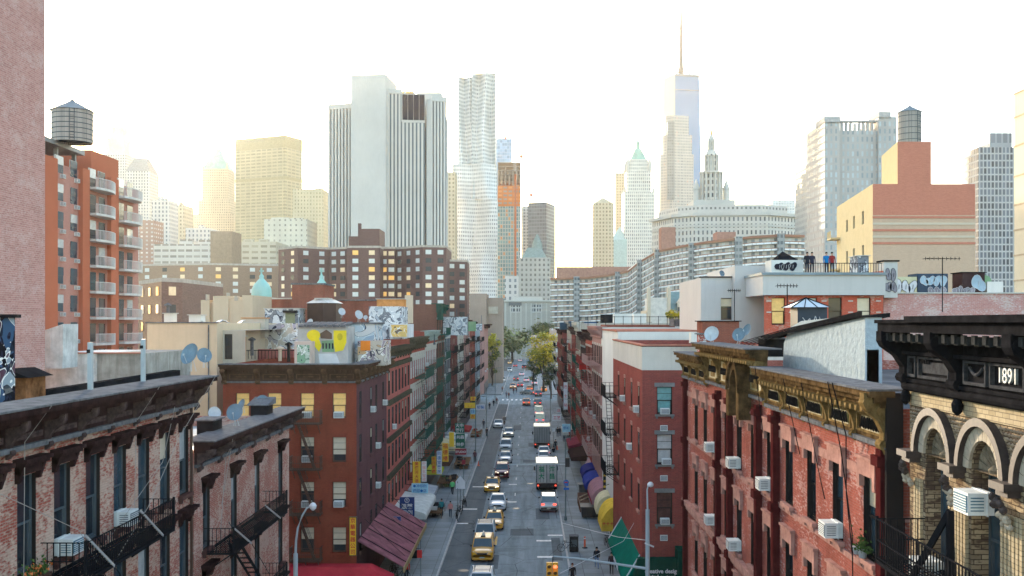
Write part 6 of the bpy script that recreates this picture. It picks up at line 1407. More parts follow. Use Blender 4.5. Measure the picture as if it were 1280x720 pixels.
for k, (px, y0, D) in enumerate(((543,430,101),(571,398,160),(585,404,170),(602,406,250))): single('flagpole', (lambda m: (m.tube([(PX(px,D),D,17.8),(PX(px,D),D,PZ(y0-12,D))], .06, 6), m.lathe(PX(px,D), D, [(.12,17.8),(.12,18.0)], 8), m)[2])(MB()), FRGR, ('thin roof pole on the second building past the left corner', 'thin roof pole over the pale blue grey building', 'thin roof pole over the dark maroon building on the left', 'thin roof pole near the far left crossing')[k], 'pole')
# vent pipes and railing behind the corner roof
t = thing('roof_railing', 'dark iron railing along the rear of the corner building roof', 'railing', (-19, 84, 17)); m = MB(); D = 84
for k in range(22): x = PX(302+k*4.2,D); m.bar((x,D,17.0), (x,D,PZ(438,D)), .05)
m.bar((PX(302,D),D,PZ(438,D)), (PX(390,D),D,PZ(438,D)), .07); part('bars', m, IRON, t)
for k, (px, py, D, h, lb) in enumerate(((315,426,83,1.2,'mushroom vent behind the corner roof railing'),(361,432,82,1.3,'hooked black vent pipe left of the green panel'),(350,437,81,.9,'short tan pipe near the hooked vent'),(210,383,86,1.6,'silver capped vent on the cream wall'))):
    x, y, z = at(px, py, D); t = thing('roof_vent', lb, 'roof vent', (x, y, z-h)); m = MB(); m.lathe(x, y, [(.14,z-h),(.14,z)], 10); part('pipe', m, (COP, IRON, CRM, COP)[k], t); m = MB(); m.lathe(x, y, [(.14,z),(.32,z+.05),(.30,z+.15),(.04,z+.3)], 12); part('cowl', m, (COP, IRON, CRM, COP)[k], t)
boxthing('vent_block', 'white block carrying the silver capped vent on the cream wall', 'chimney', 205, 216, 392, 404, 84, 1, WHP, STUC)
boxthing('vent_block', 'little white roof hut at the right end of the cream wall', 'roof hut', 236, 251, 394, 404, 84, 1.2, WHP, STUC)
single('roof_tarp', (lambda m: ([m.quad([(PX(252+k*6,86),84+j*.8,PZ(404,86)+.25*math.sin(k*1.3+j)), (PX(258+k*6,86),84+j*.8,PZ(404,86)+.25*math.sin((k+1)*1.3+j)), (PX(258+k*6,86),84.8+j*.8,PZ(403,86)+.25*math.sin((k+1)*1.3+j+1)), (PX(252+k*6,86),84.8+j*.8,PZ(403,86)+.25*math.sin(k*1.3+j+1))]) for k in range(9) for j in range(3)], m)[1])(MB()), plain('pale_blue_tarp', (.42,.47,.50), .5), 'crumpled pale blue tarp over the recessed roof right of the cream wall', 'tarp')
# right: silver painted bulkhead with sloping black cover on the ornate roof
t = thing('silver_bulkhead', 'rough silver painted roof wall with black sloping cover behind the ornate cornice', 'roof hut', (10.3, 35, 18)); m = MB()
SILV = plain('silver_paint', (.30,.35,.38), .9, var=.12, scale=6)
nt = SILV.node_tree; pb_ = [n for n in nt.nodes if n.type == 'BSDF_PRINCIPLED'][0]; nn = nt.nodes.new('ShaderNodeTexNoise'); nn.inputs['Scale'].default_value = 3.5; nn.inputs['Detail'].default_value = 4; tc = nt.nodes.new('ShaderNodeTexCoord'); nt.links.new(tc.outputs['Object'], nn.inputs['Vector']); bb = nt.nodes.new('ShaderNodeBump'); bb.inputs['Strength'].default_value = .9; bb.inputs['Distance'].default_value = .07; nt.links.new(nn.outputs['Fac'], bb.inputs['Height']); nt.links.new(bb.outputs[0], pb_.inputs['Normal'])
fwq = FW(9.9); m.quad([fwq.p(-39.8,0,17.4), fwq.p(-30,0,17.4), fwq.p(-30,0,20.15), fwq.p(-33,0,20.15), fwq.p(-37,0,20.05), fwq.p(-38.6,0,19.8), fwq.p(-39.5,0,19.2)]); m.box(9.95,30,17.4,10.3,39.7,19.2); m.quad([(9.9,30,17.4),(10.4,30,17.4),(10.4,30,20.15),(9.9,30,20.15)]); part('wall', m, SILV, t)
m = MB(); m.hexa([(9.8,29.9,20.16),(10.6,29.9,20.16),(10.6,43,19.35),(9.8,43,19.35),(9.8,29.9,20.21),(10.6,29.9,20.28),(10.6,43,19.46),(9.8,43,19.42)]); part('cover', m, BLKP, t)
m = MB()
for k in range(5): m.tube([(9.6,46,18.8+.08*k),(9.7,38,19.62+.04*k),(9.8,30,20.2+.03*k)], .02, 5)
part('cable', m, BLKP, t)
boxthing('roof_hut', 'low black stair hut in front of the silver roof wall', 'roof hut', 958, 984, 424, 446, 42.5, 1.5, BLKP, COP)
t = thing('skylight', 'black skylight box with glazed pyramid top and white scribble', 'skylight', (PX(1015,48), 48, 18)); D = 47; x0, x1 = PX(997,D), PX(1034,D); m = MB(); m.box(x0, D, 18, x1, D+1.3, PZ(384,D)); part('box', m, plain('blue_black_sheet', (.025,.035,.05), .5, var=.3), t)
m = MB(); p_ = [(PX(988,D),D-.25),(PX(1036,D),D-.25),(PX(1036,D),D+1.6),(PX(988,D),D+1.6)]; m.cone(p_, PZ(384,D), (PX(1012,D),D+.6,PZ(372,D))); part('glazed_pyramid', m, plain('skylight_glass', (.40,.45,.48), .25, coat=.5), t)
m = MB(); ap = (PX(1012,D),D+.6,PZ(372,D)+.01)
for q in p_: m.bar((q[0],q[1],PZ(384,D)), ap, .05)
for q in (.33,.66): m.bar((p_[0][0]+(p_[1][0]-p_[0][0])*q, D-.26, PZ(384,D)), ap, .035)
part('glazing_bar', m, IRON, t)
m = MB(); P = lambda a, b: (PX(a,D), D-.03, PZ(b,D))
for pts in ([(1003,397),(1008,403),(1012,398),(1014,406)],[(1016,404),(1019,395),(1022,404)],[(1024,396),(1026,404),(1030,402)]):
    for a, b in zip(pts, pts[1:]): m.bar(P(*a), P(*b), .05, .02)
part('scribble', m, WSP, t)
for s in ((1086,430,33),): 
    D = 34; t = thing('roof_ladder', 'curved white handrail and black ladder beside the silver roof wall', 'ladder', (PX(1090,D), D, 18)); m = MB()
    for px in (1087, 1093): m.tube([at(px,480,D), at(px,425,D), at(px+5,420,D+.8)], .035, 6)
    for k in range(8): m.bar(at(1087,475-k*6,D), at(1093,475-k*6,D), .03)
    part('ladder_frame', m, IRON, t); m = MB(); m.tube([at(1095,470,D), at(1097,440,D), at(1093,428,D), at(1088,424,D)], .05, 6); part('handrail', m, WSP, t)
# roof terrace, chimney and graffiti huts above the right roofs
D = 82
t = boxthing('painted_hut', 'white hut with fat black graffiti letters and small pyramid roof on the terrace', 'roof hut', 964, 1004, 325, 343, D, 2, WHP, None); scrawl(t, FS(D), PX(970,D), PZ(339,D), 1.6, .75, 3, [WSP, BSP], 8, .06)
m = MB(); m.cone([(PX(970,D),D),(PX(998,D),D),(PX(998,D),D+2),(PX(970,D),D+2)], PZ(325,D), (PX(982,D),D+1,PZ(313,D))); part('pyramid_roof', m, BLKP, t)
t = thing('terrace_railing', 'thin iron railing around the roof terrace', 'railing', (PX(1040,D), D, 23.7)); m = MB()
for k in range(30): x = PX(1006+k*3.3,79); m.bar((x,79,PZ(341,79)), (x,79,PZ(329,79)), .03)
m.bar((PX(1006,79),79,PZ(329,79)), (PX(1102,79),79,PZ(329,79)), .05); part('bars', m, IRON, t)
boxthing('roof_hut', 'patterned grey roof box on the terrace in front of the sunlit yellow side', 'roof hut', 1072, 1086, 320, 342, 84, 2, WHG, STUC)
t = boxthing('chimney', 'tall pale chimney tagged with black writing between the terrace and the pink parapet', 'chimney', 1105, 1122, 327, 372, 79, 1.3, SG, BLKP); scrawl(t, FS(79), PX(1107,79), PZ(366,79), .8, .9, 2, [BSP, GSP], 3, .04); scrawl(t, FS(79), PX(1107,79), PZ(350,79), .8, .8, 2, [BSP, GSP], 5, .04)
t = boxthing('painted_hut', 'low pale wall tagged in yellow and black right of the tall chimney', 'roof hut', 1118, 1147, 346, 368, 84, 2, plain('pale_yellow_wall', (.50,.47,.30), .8), None); scrawl(t, FS(84), PX(1119,84), PZ(366,84), 1.7, 1.0, 3, [BSP, WSP], 6, .06)
t = boxthing('painted_hut', 'dark hut with big white angular letters behind the pink parapet', 'roof hut', 1146, 1185, 342, 368, 84, 2, plain('blue_black_wall', (.05,.07,.10), .7), None); scrawl(t, FS(84), PX(1151,84), PZ(357,84), 2.1, .8, 4, [WSP, BLSP], 9, .05); scrawl(t, FS(84), PX(1160,84), PZ(367,84), 1.5, .5, 3, [WSP, GSP], 10, .05)
t = boxthing('painted_hut', 'brown hut with a white round tag near the lattice tower', 'roof hut', 1203, 1231, 341, 368, 84, 2, plain('dark_brown_wall', (.05,.03,.03), .7), BLKP); scrawl(t, FS(84), PX(1216,84), PZ(364,84), .9, 1.3, 1, [WSP, BLSP], 12, .06); scrawl(t, FS(83.9), PX(1191,84), PZ(368,84), 1.7, .6, 4, [WSP, GSP], 13, .04)
t = boxthing('white_hut', 'white domed roof hut with green curved edge at the right', 'roof hut', 1234, 1254, 352, 368, 84, 2, WHP, None); m = MB(); m.tube([(PX(1244,84)-.75+.0*k, 84.2+.9*k, PZ(352,84)) for k in range(3)], .55, 12); part('curved_roof', m, GRSP, t)
def antenna(label, px, py0, py1, D, half, n=7):
    t = thing('tv_antenna', label, 'antenna', at(px, py1, D)); m = MB(); m.bar(at(px,py1,D), at(px,py0,D), .05); part('mast', m, IRON, t); m = MB(); m.bar(at(px-half,py0+1,D), at(px+half,py0+1.6,D), .035)
    for k in range(n): a = px-half+2*half*k/(n-1); b = at(a, py0+1.2, D); m.bar((b[0],b[1]-.5+.04*k,b[2]), (b[0],b[1]+.5-.04*k,b[2]), .03); m.bar((b[0],b[1],b[2]-.12), (b[0],b[1],b[2]+.12), .03)
    part('elements', m, IRON, t)
antenna('long horizontal television aerial over the pink parapet', 1178, 322, 390, 70, 21, 9); antenna('small tilted aerial above the skylight box', 984, 356, 385, 60, 12)
antenna('aerial over the smooth grey stuccoed building', 918, 362, 410, 70, 7)
for px, lb in ((1006,'black'),(1016,'navy'),(1033,'blue')):
    pass
# chimney and clutter behind right corner building
boxthing('chimney', 'stubby red brick chimney covered with white tags at the left end of the ornate roof', 'chimney', 874, 883, 418, 440, 53, .7, graffiti('tagged_red', (.30,.08,.06), [(.5,.5,.48),(.3,.1,.08)], 2.2, 4.), COP)
boxthing('roof_hut', 'white refrigerator like box on the right corner roof', 'roof hut', 864, 874, 416, 429, 60, .8, WHP, None)
t = boxthing('brick_roof_house', 'long brick topped white roof wall behind the right corner parapet', 'roof hut', 753, 822, 414, 432, 104.8, 1.5, WHP, None); m = MB(); m.box(PX(757,104.8), 105.5, PZ(414,104.8), PX(845,104.8), 112, PZ(406,104.8)); part('brick_top', m, BRK, t)
t = boxthing('roof_hut', 'maroon shed with white tag in the middle of the right corner roof', 'roof hut', 820, 856, 414, 430, 92, 2, plain('maroon_shed', (.14,.04,.04), .7), STUC); scrawl(t, FS(92), PX(834,92), PZ(422,92), 1.3, .5, 4, [WSP, GSP], 21, .04)
boxthing('roof_hut', 'dark brick hut with heavy cornice below the smooth grey building window', 'roof hut', 878, 924, 402, 430, 62, 2, BRK, BLKP)
for i, (a, b, y0, y1, D, mt) in enumerate(((700,722,403,412,190,plain('navy_shed', (.04,.07,.10), .6)),(752,767,393,404,170,IRON),(768,790,392,405,160,WHP),(792,808,392,405,165,WHP),(728,748,402,410,175,BLKP),(842,868,399,408,100,COP))):
    boxthing('roof_hut', ('navy shed roof above the beige building in the right row', 'black tank cabin over the right row', 'left of two white plant boxes over the right row', 'right of two white plant boxes over the right row', 'long low tarred shed over the right row', 'grey deck with ladders behind the maroon shed')[i], 'roof hut', a, b, y0, y1, D, 3, mt, None)
single('roof_tarp', (lambda m: (m.box(PX(731,150),150,PZ(407,150),PX(746,150),152,PZ(403.5,150)), m)[1])(MB()), plain('bright_blue_tarp', (.03,.22,.55), .6), 'bright blue tarp on a right row roof', 'tarp')
t = thing('roof_railing', 'long dark pipe railing across the right row roofs', 'railing', (PX(780,140), 140, 19)); m = MB(); D = 140
for k in range(14): m.bar((PX(724+k*11,D),D,18.6), (PX(724+k*11,D),D,PZ(395,D)), .07)
m.bar((PX(724,D),D,PZ(396,D)), (PX(867,D),D,PZ(396,D)), .07); part('bars', m, IRON, t)
# ---------------------------------------------------------------- vehicles
TYRE = plain('tyre_rubber', (.015,.015,.016), .7); RIM = plain('wheel_rim', (.30,.31,.32), .35, metal=.5); CGL = plain('car_glass', (.02,.05,.065), .06, coat=.5); CTRIM = plain('car_trim', (.02,.02,.022), .5)
HEADL = plain('headlight_glass', (.65,.63,.58), .2, emit=(1,.85,.6,.6)); TAILL = plain('tail_light', (.45,.02,.02), .3, emit=(1,.08,.04,.5)); PLATE = plain('number_plate', (.50,.50,.42), .5); TSIGN = plain('roof_sign', (.60,.58,.50), .4)
def paint(n, c): return plain('paint_'+n, c, .28, var=.05, coat=.6)
PY = paint('yellow', (.72,.33,.02)); PW = paint('white', (.60,.61,.61)); PS = paint('silver', (.40,.42,.44)); PD = paint('dark', (.03,.033,.04)); PR = paint('dark_red', (.16,.02,.025)); PG = paint('pewter', (.28,.31,.32)); PB = paint('blue', (.05,.09,.18)); PO = paint('orange', (.65,.22,.03))
KINDS_ = {  # L, H, lower stations (y, half width, top z), greenhouse base y0,y1, roof y0,y1
 'sedan': (4.8, 1.46, [(-2.4,.70,.60),(-2.32,.84,.72),(-1.9,.91,.80),(-.95,.925,.93),(1.45,.925,.98),(2.15,.90,.98),(2.34,.82,.86),(2.4,.76,.6)], -1.0, 1.65, -.30, 1.0),
 'suv': (4.6, 1.72, [(-2.3,.74,.70),(-2.22,.88,.88),(-1.8,.93,.97),(-.95,.94,1.06),(1.6,.94,1.06),(2.1,.93,1.05),(2.27,.90,1.0),(2.3,.86,.6)], -1.02, 2.18, -.40, 1.9),
 'van': (5.2, 2.15, [(-2.6,.78,.75),(-2.5,.92,.95),(-2.1,.97,1.1),(-1.6,.98,1.18),(1.6,.98,1.18),(2.4,.97,1.18),(2.58,.95,1.15),(2.6,.93,.6)], -1.7, 2.55, -.95, 2.45)}
def m_wheel():
    def f():
        m = MB(); m.tube([(-.11,0,0),(-.085,0,0),(.085,0,0),(.11,0,0)], [.27,.33,.33,.27], 18); return m.mesh('wheel', TYRE)
    return cached('wheel', f)
def m_rim():
    def f():
        m = MB(); m.tube([(-.118,0,0),(.118,0,0)], .2, 12); return m.mesh('rim', RIM)
    return cached('rim', f)
def car(name, label, cat, kind, mat, x, y, facing=True, taxi=False, lights=False, lod=0, rack=False, group='cars and vans in the street', dz=0., rz=0.):
    L, H, st, g0, g1, r0, r1 = KINDS_[kind]
    t = thing(name, label, cat, (x, y+(L/2 if facing else L/2), dz), group, (0 if facing else math.pi)+rz)
    m = MB(); prev = None
    for (yy, hw, zt) in st:
        ring = [(-hw*.9,yy,.26),(-hw,yy,.40),(-hw,yy,zt-.16),(-hw*.93,yy,zt-.03),(-hw*.55,yy,zt+.02),(0,yy,zt+.035),(hw*.55,yy,zt+.02),(hw*.93,yy,zt-.03),(hw,yy,zt-.16),(hw,yy,.40),(hw*.9,yy,.26)]
        i = len(m.v); m.v += ring
        if prev is not None:
            for k in range(10): m.f.append((prev+k, prev+k+1, i+k+1, i+k)); m.m.append(0)
        else: m.f.append(tuple(range(i, i+11))); m.m.append(0)
        prev = i
    m.f.append(tuple(range(prev, prev+11))); m.m.append(0)
    part('body', m, mat, t, local=True, smooth=True)
    zb = (.93 if kind == 'sedan' else 1.04 if kind == 'suv' else 1.16); bw, rw = .86*(.94 if kind == 'sedan' else 1.0), .66*(1.0 if kind == 'sedan' else 1.12 if kind == 'suv' else 1.28)
    m = MB(); m.hexa([(-rw,r0,H-.07),(rw,r0,H-.07),(rw,r1,H-.07),(-rw,r1,H-.07),(-rw*.9,r0+.12,H),(rw*.9,r0+.12,H),(rw*.9,r1-.1,H-.01),(-rw*.9,r1-.1,H-.01)])
    for s in (-1, 1):
        m.bar((s*bw,g0,zb-.03),(s*rw,r0,H-.04),.07); m.bar((s*bw,g1,zb-.03),(s*rw,r1,H-.04),.10)
        ym = (g0+g1)/2; m.bar((s*(bw+.0),ym,zb-.03),(s*rw,(r0+r1)/2,H-.04),.06)
    part('roof', m, mat, t, local=True)
    B = [(-bw,g0,zb-.04),(bw,g0,zb-.04),(bw,g1,zb-.04),(-bw,g1,zb-.04)]; T = [(-rw,r0,H-.06),(rw,r0,H-.06),(rw,r1,H-.06),(-rw,r1,H-.06)]
    m = MB(); m.quad([B[0],B[1],T[1],T[0]]); part('windscreen', m, CGL, t, local=True)
    m = MB(); m.quad([B[2],B[3],T[3],T[2]]); part('rear_window', m, CGL, t, local=True)
    for a, b in ((1, 2), (3, 0)): m = MB(); m.quad([B[a],B[b],T[b],T[a]]); part('side_window', m, CGL, t, local=True)
    f = -L/2
    hz_ = .66 if kind == 'sedan' else .80 if kind == 'suv' else .86
    if lod < 2:
        for s in (-1, 1):
            for yy in (f+.85, -f-.9):
                w_ = part('wheel', m_wheel(), parent=t, pos=(s*.82, yy, .33), local=True); part('rim', m_rim(), parent=w_, local=True)
            m = MB(); m.hexa([(s*.40,f-.0,hz_-.10),(s*.80,f+.14,hz_-.08),(s*.80,f+.3,hz_-.08),(s*.40,f+.16,hz_-.1),(s*.42,f+.02,hz_+.07),(s*.82,f+.2,hz_+.12),(s*.8,f+.36,hz_+.12),(s*.42,f+.2,hz_+.08)]); part('headlight', m, HEADL if lights else RIM, t, local=True)
            m = MB(); m.box(s*.62-.17, -f-.12, hz_-.0, s*.62+.17, -f+.02, hz_+.16); part('tail_light', m, TAILL, t, local=True)
            m = MB(); m.box(s*.98-.09, g0+.28, zb+.0, s*.98+.09, g0+.38, zb+.16); m.bar((s*.86,g0+.35,zb+.02),(s*.98,g0+.33,zb+.05),.05); part('wing_mirror', m, CTRIM, t, local=True)
        m = MB(); m.box(-.40, f-.015, hz_-.10, .40, f+.1, hz_+.04); part('grille', m, CTRIM, t, local=True)
        m = MB(); m.hexa([(-.80,f-.04,.30),(.80,f-.04,.30),(.86,f+.25,.30),(-.86,f+.25,.30),(-.78,f-.05,.48),(.78,f-.05,.48),(.86,f+.25,.48),(-.86,f+.25,.48)]); part('front_bumper', m, mat, t, local=True)
        m = MB(); m.box(-.82, -f-.1, .32, .82, -f+.06, .56); part('rear_bumper', m, CTRIM if kind != 'sedan' else mat, t, local=True)
        for yy, rr in ((f-.065, 0), (-f+.07, 0)): m = MB(); m.box(-.2, yy-.01, .42, .2, yy+.01, .53); part('number_plate', m, PLATE, t, local=True)
    if rack:
        m = MB()
        for s in (-1, 1): m.bar((s*rw*.8,r0+.2,H+.05),(s*rw*.8,r1-.2,H+.05),.05)
        for k in range(5): yy = r0+.3+(r1-r0-.6)*k/4; m.bar((-rw*.8,yy,H+.05),(rw*.8,yy,H+.05),.035)
        part('roof_rack', m, FRGR, t, local=True)
    if taxi:
        m = MB(); m.hexa([(-.16,.05,H),(.16,.05,H),(.16,.9,H),(-.16,.9,H),(-.04,.12,H+.34),(.04,.12,H+.34),(.04,.83,H+.34),(-.04,.83,H+.34)]); part('roof_sign', m, TSIGN, t, local=True)
        m = MB(); m.box(-.2, -.06, H-.01, .2, .06, H+.10); part('taxi_light', m, CTRIM, t, local=True)
    return t
def gy(py): return CH*FPX/(py-VY)        # the ground seen at row py
def vc(label, name, cat, kind, mat, px, py, **k):
    D = gy(py); return car(name, label, cat, kind, mat, PX(px, D), D, **k)
vc('white estate with roof rack nearest the camera at the bottom of the street', 'parked_car', 'car', 'suv', PW, 600.5, 754, rack=True)
vc('yellow taxi with blue plate, first taxi from the bottom of the street', 'taxi', 'taxi', 'suv', PY, 602.5, 704, taxi=True)
vc('silver grey estate squeezed between the first and second yellow taxis', 'parked_car', 'car', 'suv', PS, 605, 684, rack=True)
vc('yellow taxi with black mirrors, second taxi from the bottom of the street', 'taxi', 'taxi', 'sedan', PY, 617, 664, taxi=True)
vc('white sedan between the second and third yellow taxis', 'parked_car', 'car', 'sedan', PW, 621.5, 639.5)
vc('yellow taxi with headlights on, third from the bottom and nearest the left kerb', 'taxi', 'taxi', 'sedan', PY, 614.5, 616.5, taxi=True, lights=True)
vc('dark red off road car with lit headlights behind the third taxi', 'parked_car', 'car', 'suv', PR, 627, 599, lights=True)
vc('silver sedan just behind the dark red off road car', 'parked_car', 'car', 'sedan', PS, 631.5, 580)
vc('white hatchback two cars behind the dark red off road car', 'parked_car', 'car', 'suv', PW, 632, 565)
vc('pewter sedan standing alone right of the parking lane', 'moving_car', 'car', 'sedan', PG, 635.5, 547, lights=True)
vc('white sedan parked at the left kerb beside a dark motorcyclist', 'parked_car', 'car', 'sedan', PW, 622.5, 535.5)
vc('silver off road car seen from behind at the right kerb', 'moving_car', 'car', 'suv', PS, 686, 641, facing=False)
vc('white sedan with red tail lights just beyond the box truck with green letters', 'parked_car', 'car', 'sedan', PW, 680, 572, facing=False)
vc('dark roofed silver saloon touching the front of the box truck with green letters', 'parked_car', 'car', 'sedan', PS, 680, 579, facing=False)
vc('white van parked ahead of the grey panelled truck', 'parked_van', 'van', 'van', PW, 675, 531, facing=False)
vc('second white van further up the right kerb', 'parked_van', 'van', 'van', PW, 673.5, 521, facing=False)
vc('black off road car seen from behind in the right lane beyond the vans', 'parked_car', 'car', 'suv', PD, 672, 508, facing=False)
vc('orange and white taxi with glowing tail lights before the far crossing', 'taxi', 'taxi', 'suv', PO, 658, 507.5, facing=False, taxi=True)
vc('black car turning across the far crossing', 'moving_car', 'car', 'sedan', PD, 660, 494, facing=False, rz=.9)
vc('second black car queued beside the turning one at the far crossing', 'moving_car', 'car', 'suv', PD, 673, 496, facing=False)
FAR = [(641,486,'taxi',PO,1,'orange taxi just past the far crossing'),(637,465,'car',PW,1,'white car with bright lights in the far left lane'),(628,478,'car',PS,1,'silver car at the far left kerb past the crossing'),(650,484,'car',PR,0,'maroon car beside the orange far taxi'),
 (645,476,'car',PD,0,'black car in the hazy queue left of centre'),(658,478,'car',PW,0,'white car in the middle of the hazy queue'),(668,482,'van',PW,0,'white van beneath the yellow tree'),(652,470,'car',PS,0,'silver car ahead of the black one in the hazy queue'),
 (637,455,'taxi',PY,1,'small yellow cab in the far oncoming lane'),(644,459,'car',PR,0,'dark red car in the far right hand lane'),(655,461,'car',PD,0,'black car by the foot of the yellow tree'),(650,452,'car',PW,0,'white car far down the street right of the centre'),
 (632,449,'van',PW,1,'white van far down the street on the left'),(643,446,'car',PS,1,'silver car far down the street in the centre'),(651,443,'car',PB,0,'blue car far down the street'),(628,441,'car',PD,1,'black car near the far left trees'),
 (640,438,'car',PW,1,'tiny white car near the end of the street'),(648,436,'car',PG,0,'tiny grey car near the end of the street'),(662,489,'car',PO,0,'orange car queued at the far crossing'),(680,490,'car',PY,0,'yellow car under the street tree at the far crossing'),(625,462,'car',PW,1,'white car at the far left kerb beneath the left tree')]
for px, py, c_, mt, fc, lb in FAR: vc(lb, 'distant_%s' % c_, c_, 'van' if c_ == 'van' else rnd.choice(('sedan','suv')), mt, px, py, facing=bool(fc), lights=bool(fc), group='distant traffic beyond the far crossing', taxi=c_ == 'taxi')
def truck(name, label, px, py, w_, h, L, boxm, doorm, pal=None, text=None, cabm=PW):
    D = gy(py); x = PX(px, D); t = thing(name, label, 'truck', (x, D, 0)); m = MB(); m.box(x-w_/2, D, .95, x+w_/2, D+L, h); part('cargo_box', m, boxm, t)
    m = MB(); m.box(x-w_/2+.1, D-.05, 1.02, x-.03, D-.005, h-.12); m.box(x+.03, D-.05, 1.02, x+w_/2-.1, D-.005, h-.12); part('rear_doors', m, doorm, t)
    m = MB()
    for q in (-w_/2+.03, w_/2-.03, 0): m.box(x+q-.04, D-.07, 1.0, x+q+.04, D-.052, h-.1)
    for q in (-.5, -.25, .25, .5): m.bar((x+q*w_*.6,D-.08,1.05),(x+q*w_*.6,D-.08,h-.2),.04)
    part('door_bar', m, FRGR, t)
    m = MB(); m.box(x-w_/2-.04, D-.1, h-.02, x+w_/2+.04, D+L, h+.08); part('roof', m, PW, t)
    m = MB(); m.box(x-w_/2+.05, D-.25, .45, x+w_/2-.05, D-.05, .62); m.box(x-w_/2+.2, D+.1, .5, x+w_/2-.2, D+L, .95); part('rear_bumper', m, CTRIM, t)
    for s in (-1, 1):
        m = MB(); m.box(x+s*w_*.42-.09, D-.27, .65, x+s*w_*.42+.09, D-.2, .78); part('tail_light', m, TAILL, t)
        for yy in (1.1, L+1.2): w2 = part('wheel', m_wheel(), parent=t, pos=(x+s*(w_/2-.2), D+yy, .45)); w2.scale = (1.8,1.35,1.35); part('rim', m_rim(), parent=w2, local=True)
        m = MB(); m.box(x+s*(w_/2+.18)-.1, D+L+1.5, 1.5, x+s*(w_/2+.18)+.1, D+L+1.6, 2.0); part('wing_mirror', m, CTRIM, t)
    m = MB(); m.hexa([(x-1,D+L+.1,.5),(x+1,D+L+.1,.5),(x+1,D+L+2.1,.5),(x-1,D+L+2.1,.5),(x-.95,D+L+.1,2.5),(x+.95,D+L+.1,2.5),(x+.95,D+L+1.5,2.5),(x-.95,D+L+1.5,2.5)]); part('cab', m, cabm, t)
    if text:
        for k, (s, (dx, z)) in enumerate(zip(text, ((-.62,2.55),(.62,2.55),(-.62,1.72),(.62,1.72)))): part('door_lettering', text_mesh(s, .72, GREENL, .02, .012), parent=t, pos=(x+dx, D-.075, z))
    return t
GREENL = plain('green_lettering', (.02,.20,.09), .6)
truck('box_truck', 'white box truck with green characters on its rear doors', 683.5, 614, 2.45, 3.3, 5.2, plain('truck_grey', (.36,.36,.34), .6, streak=.4), plain('truck_door', (.40,.41,.39), .6, var=.2, scale=2, streak=.5), text='福海大昌')
truck('panel_truck', 'grey truck with three ribbed rear panels further up the street', 677.5, 561, 2.5, 3.5, 5.5, plain('truck_silver', (.33,.34,.34), .5), plain('truck_panel', (.24,.25,.25), .5, streak=.5))

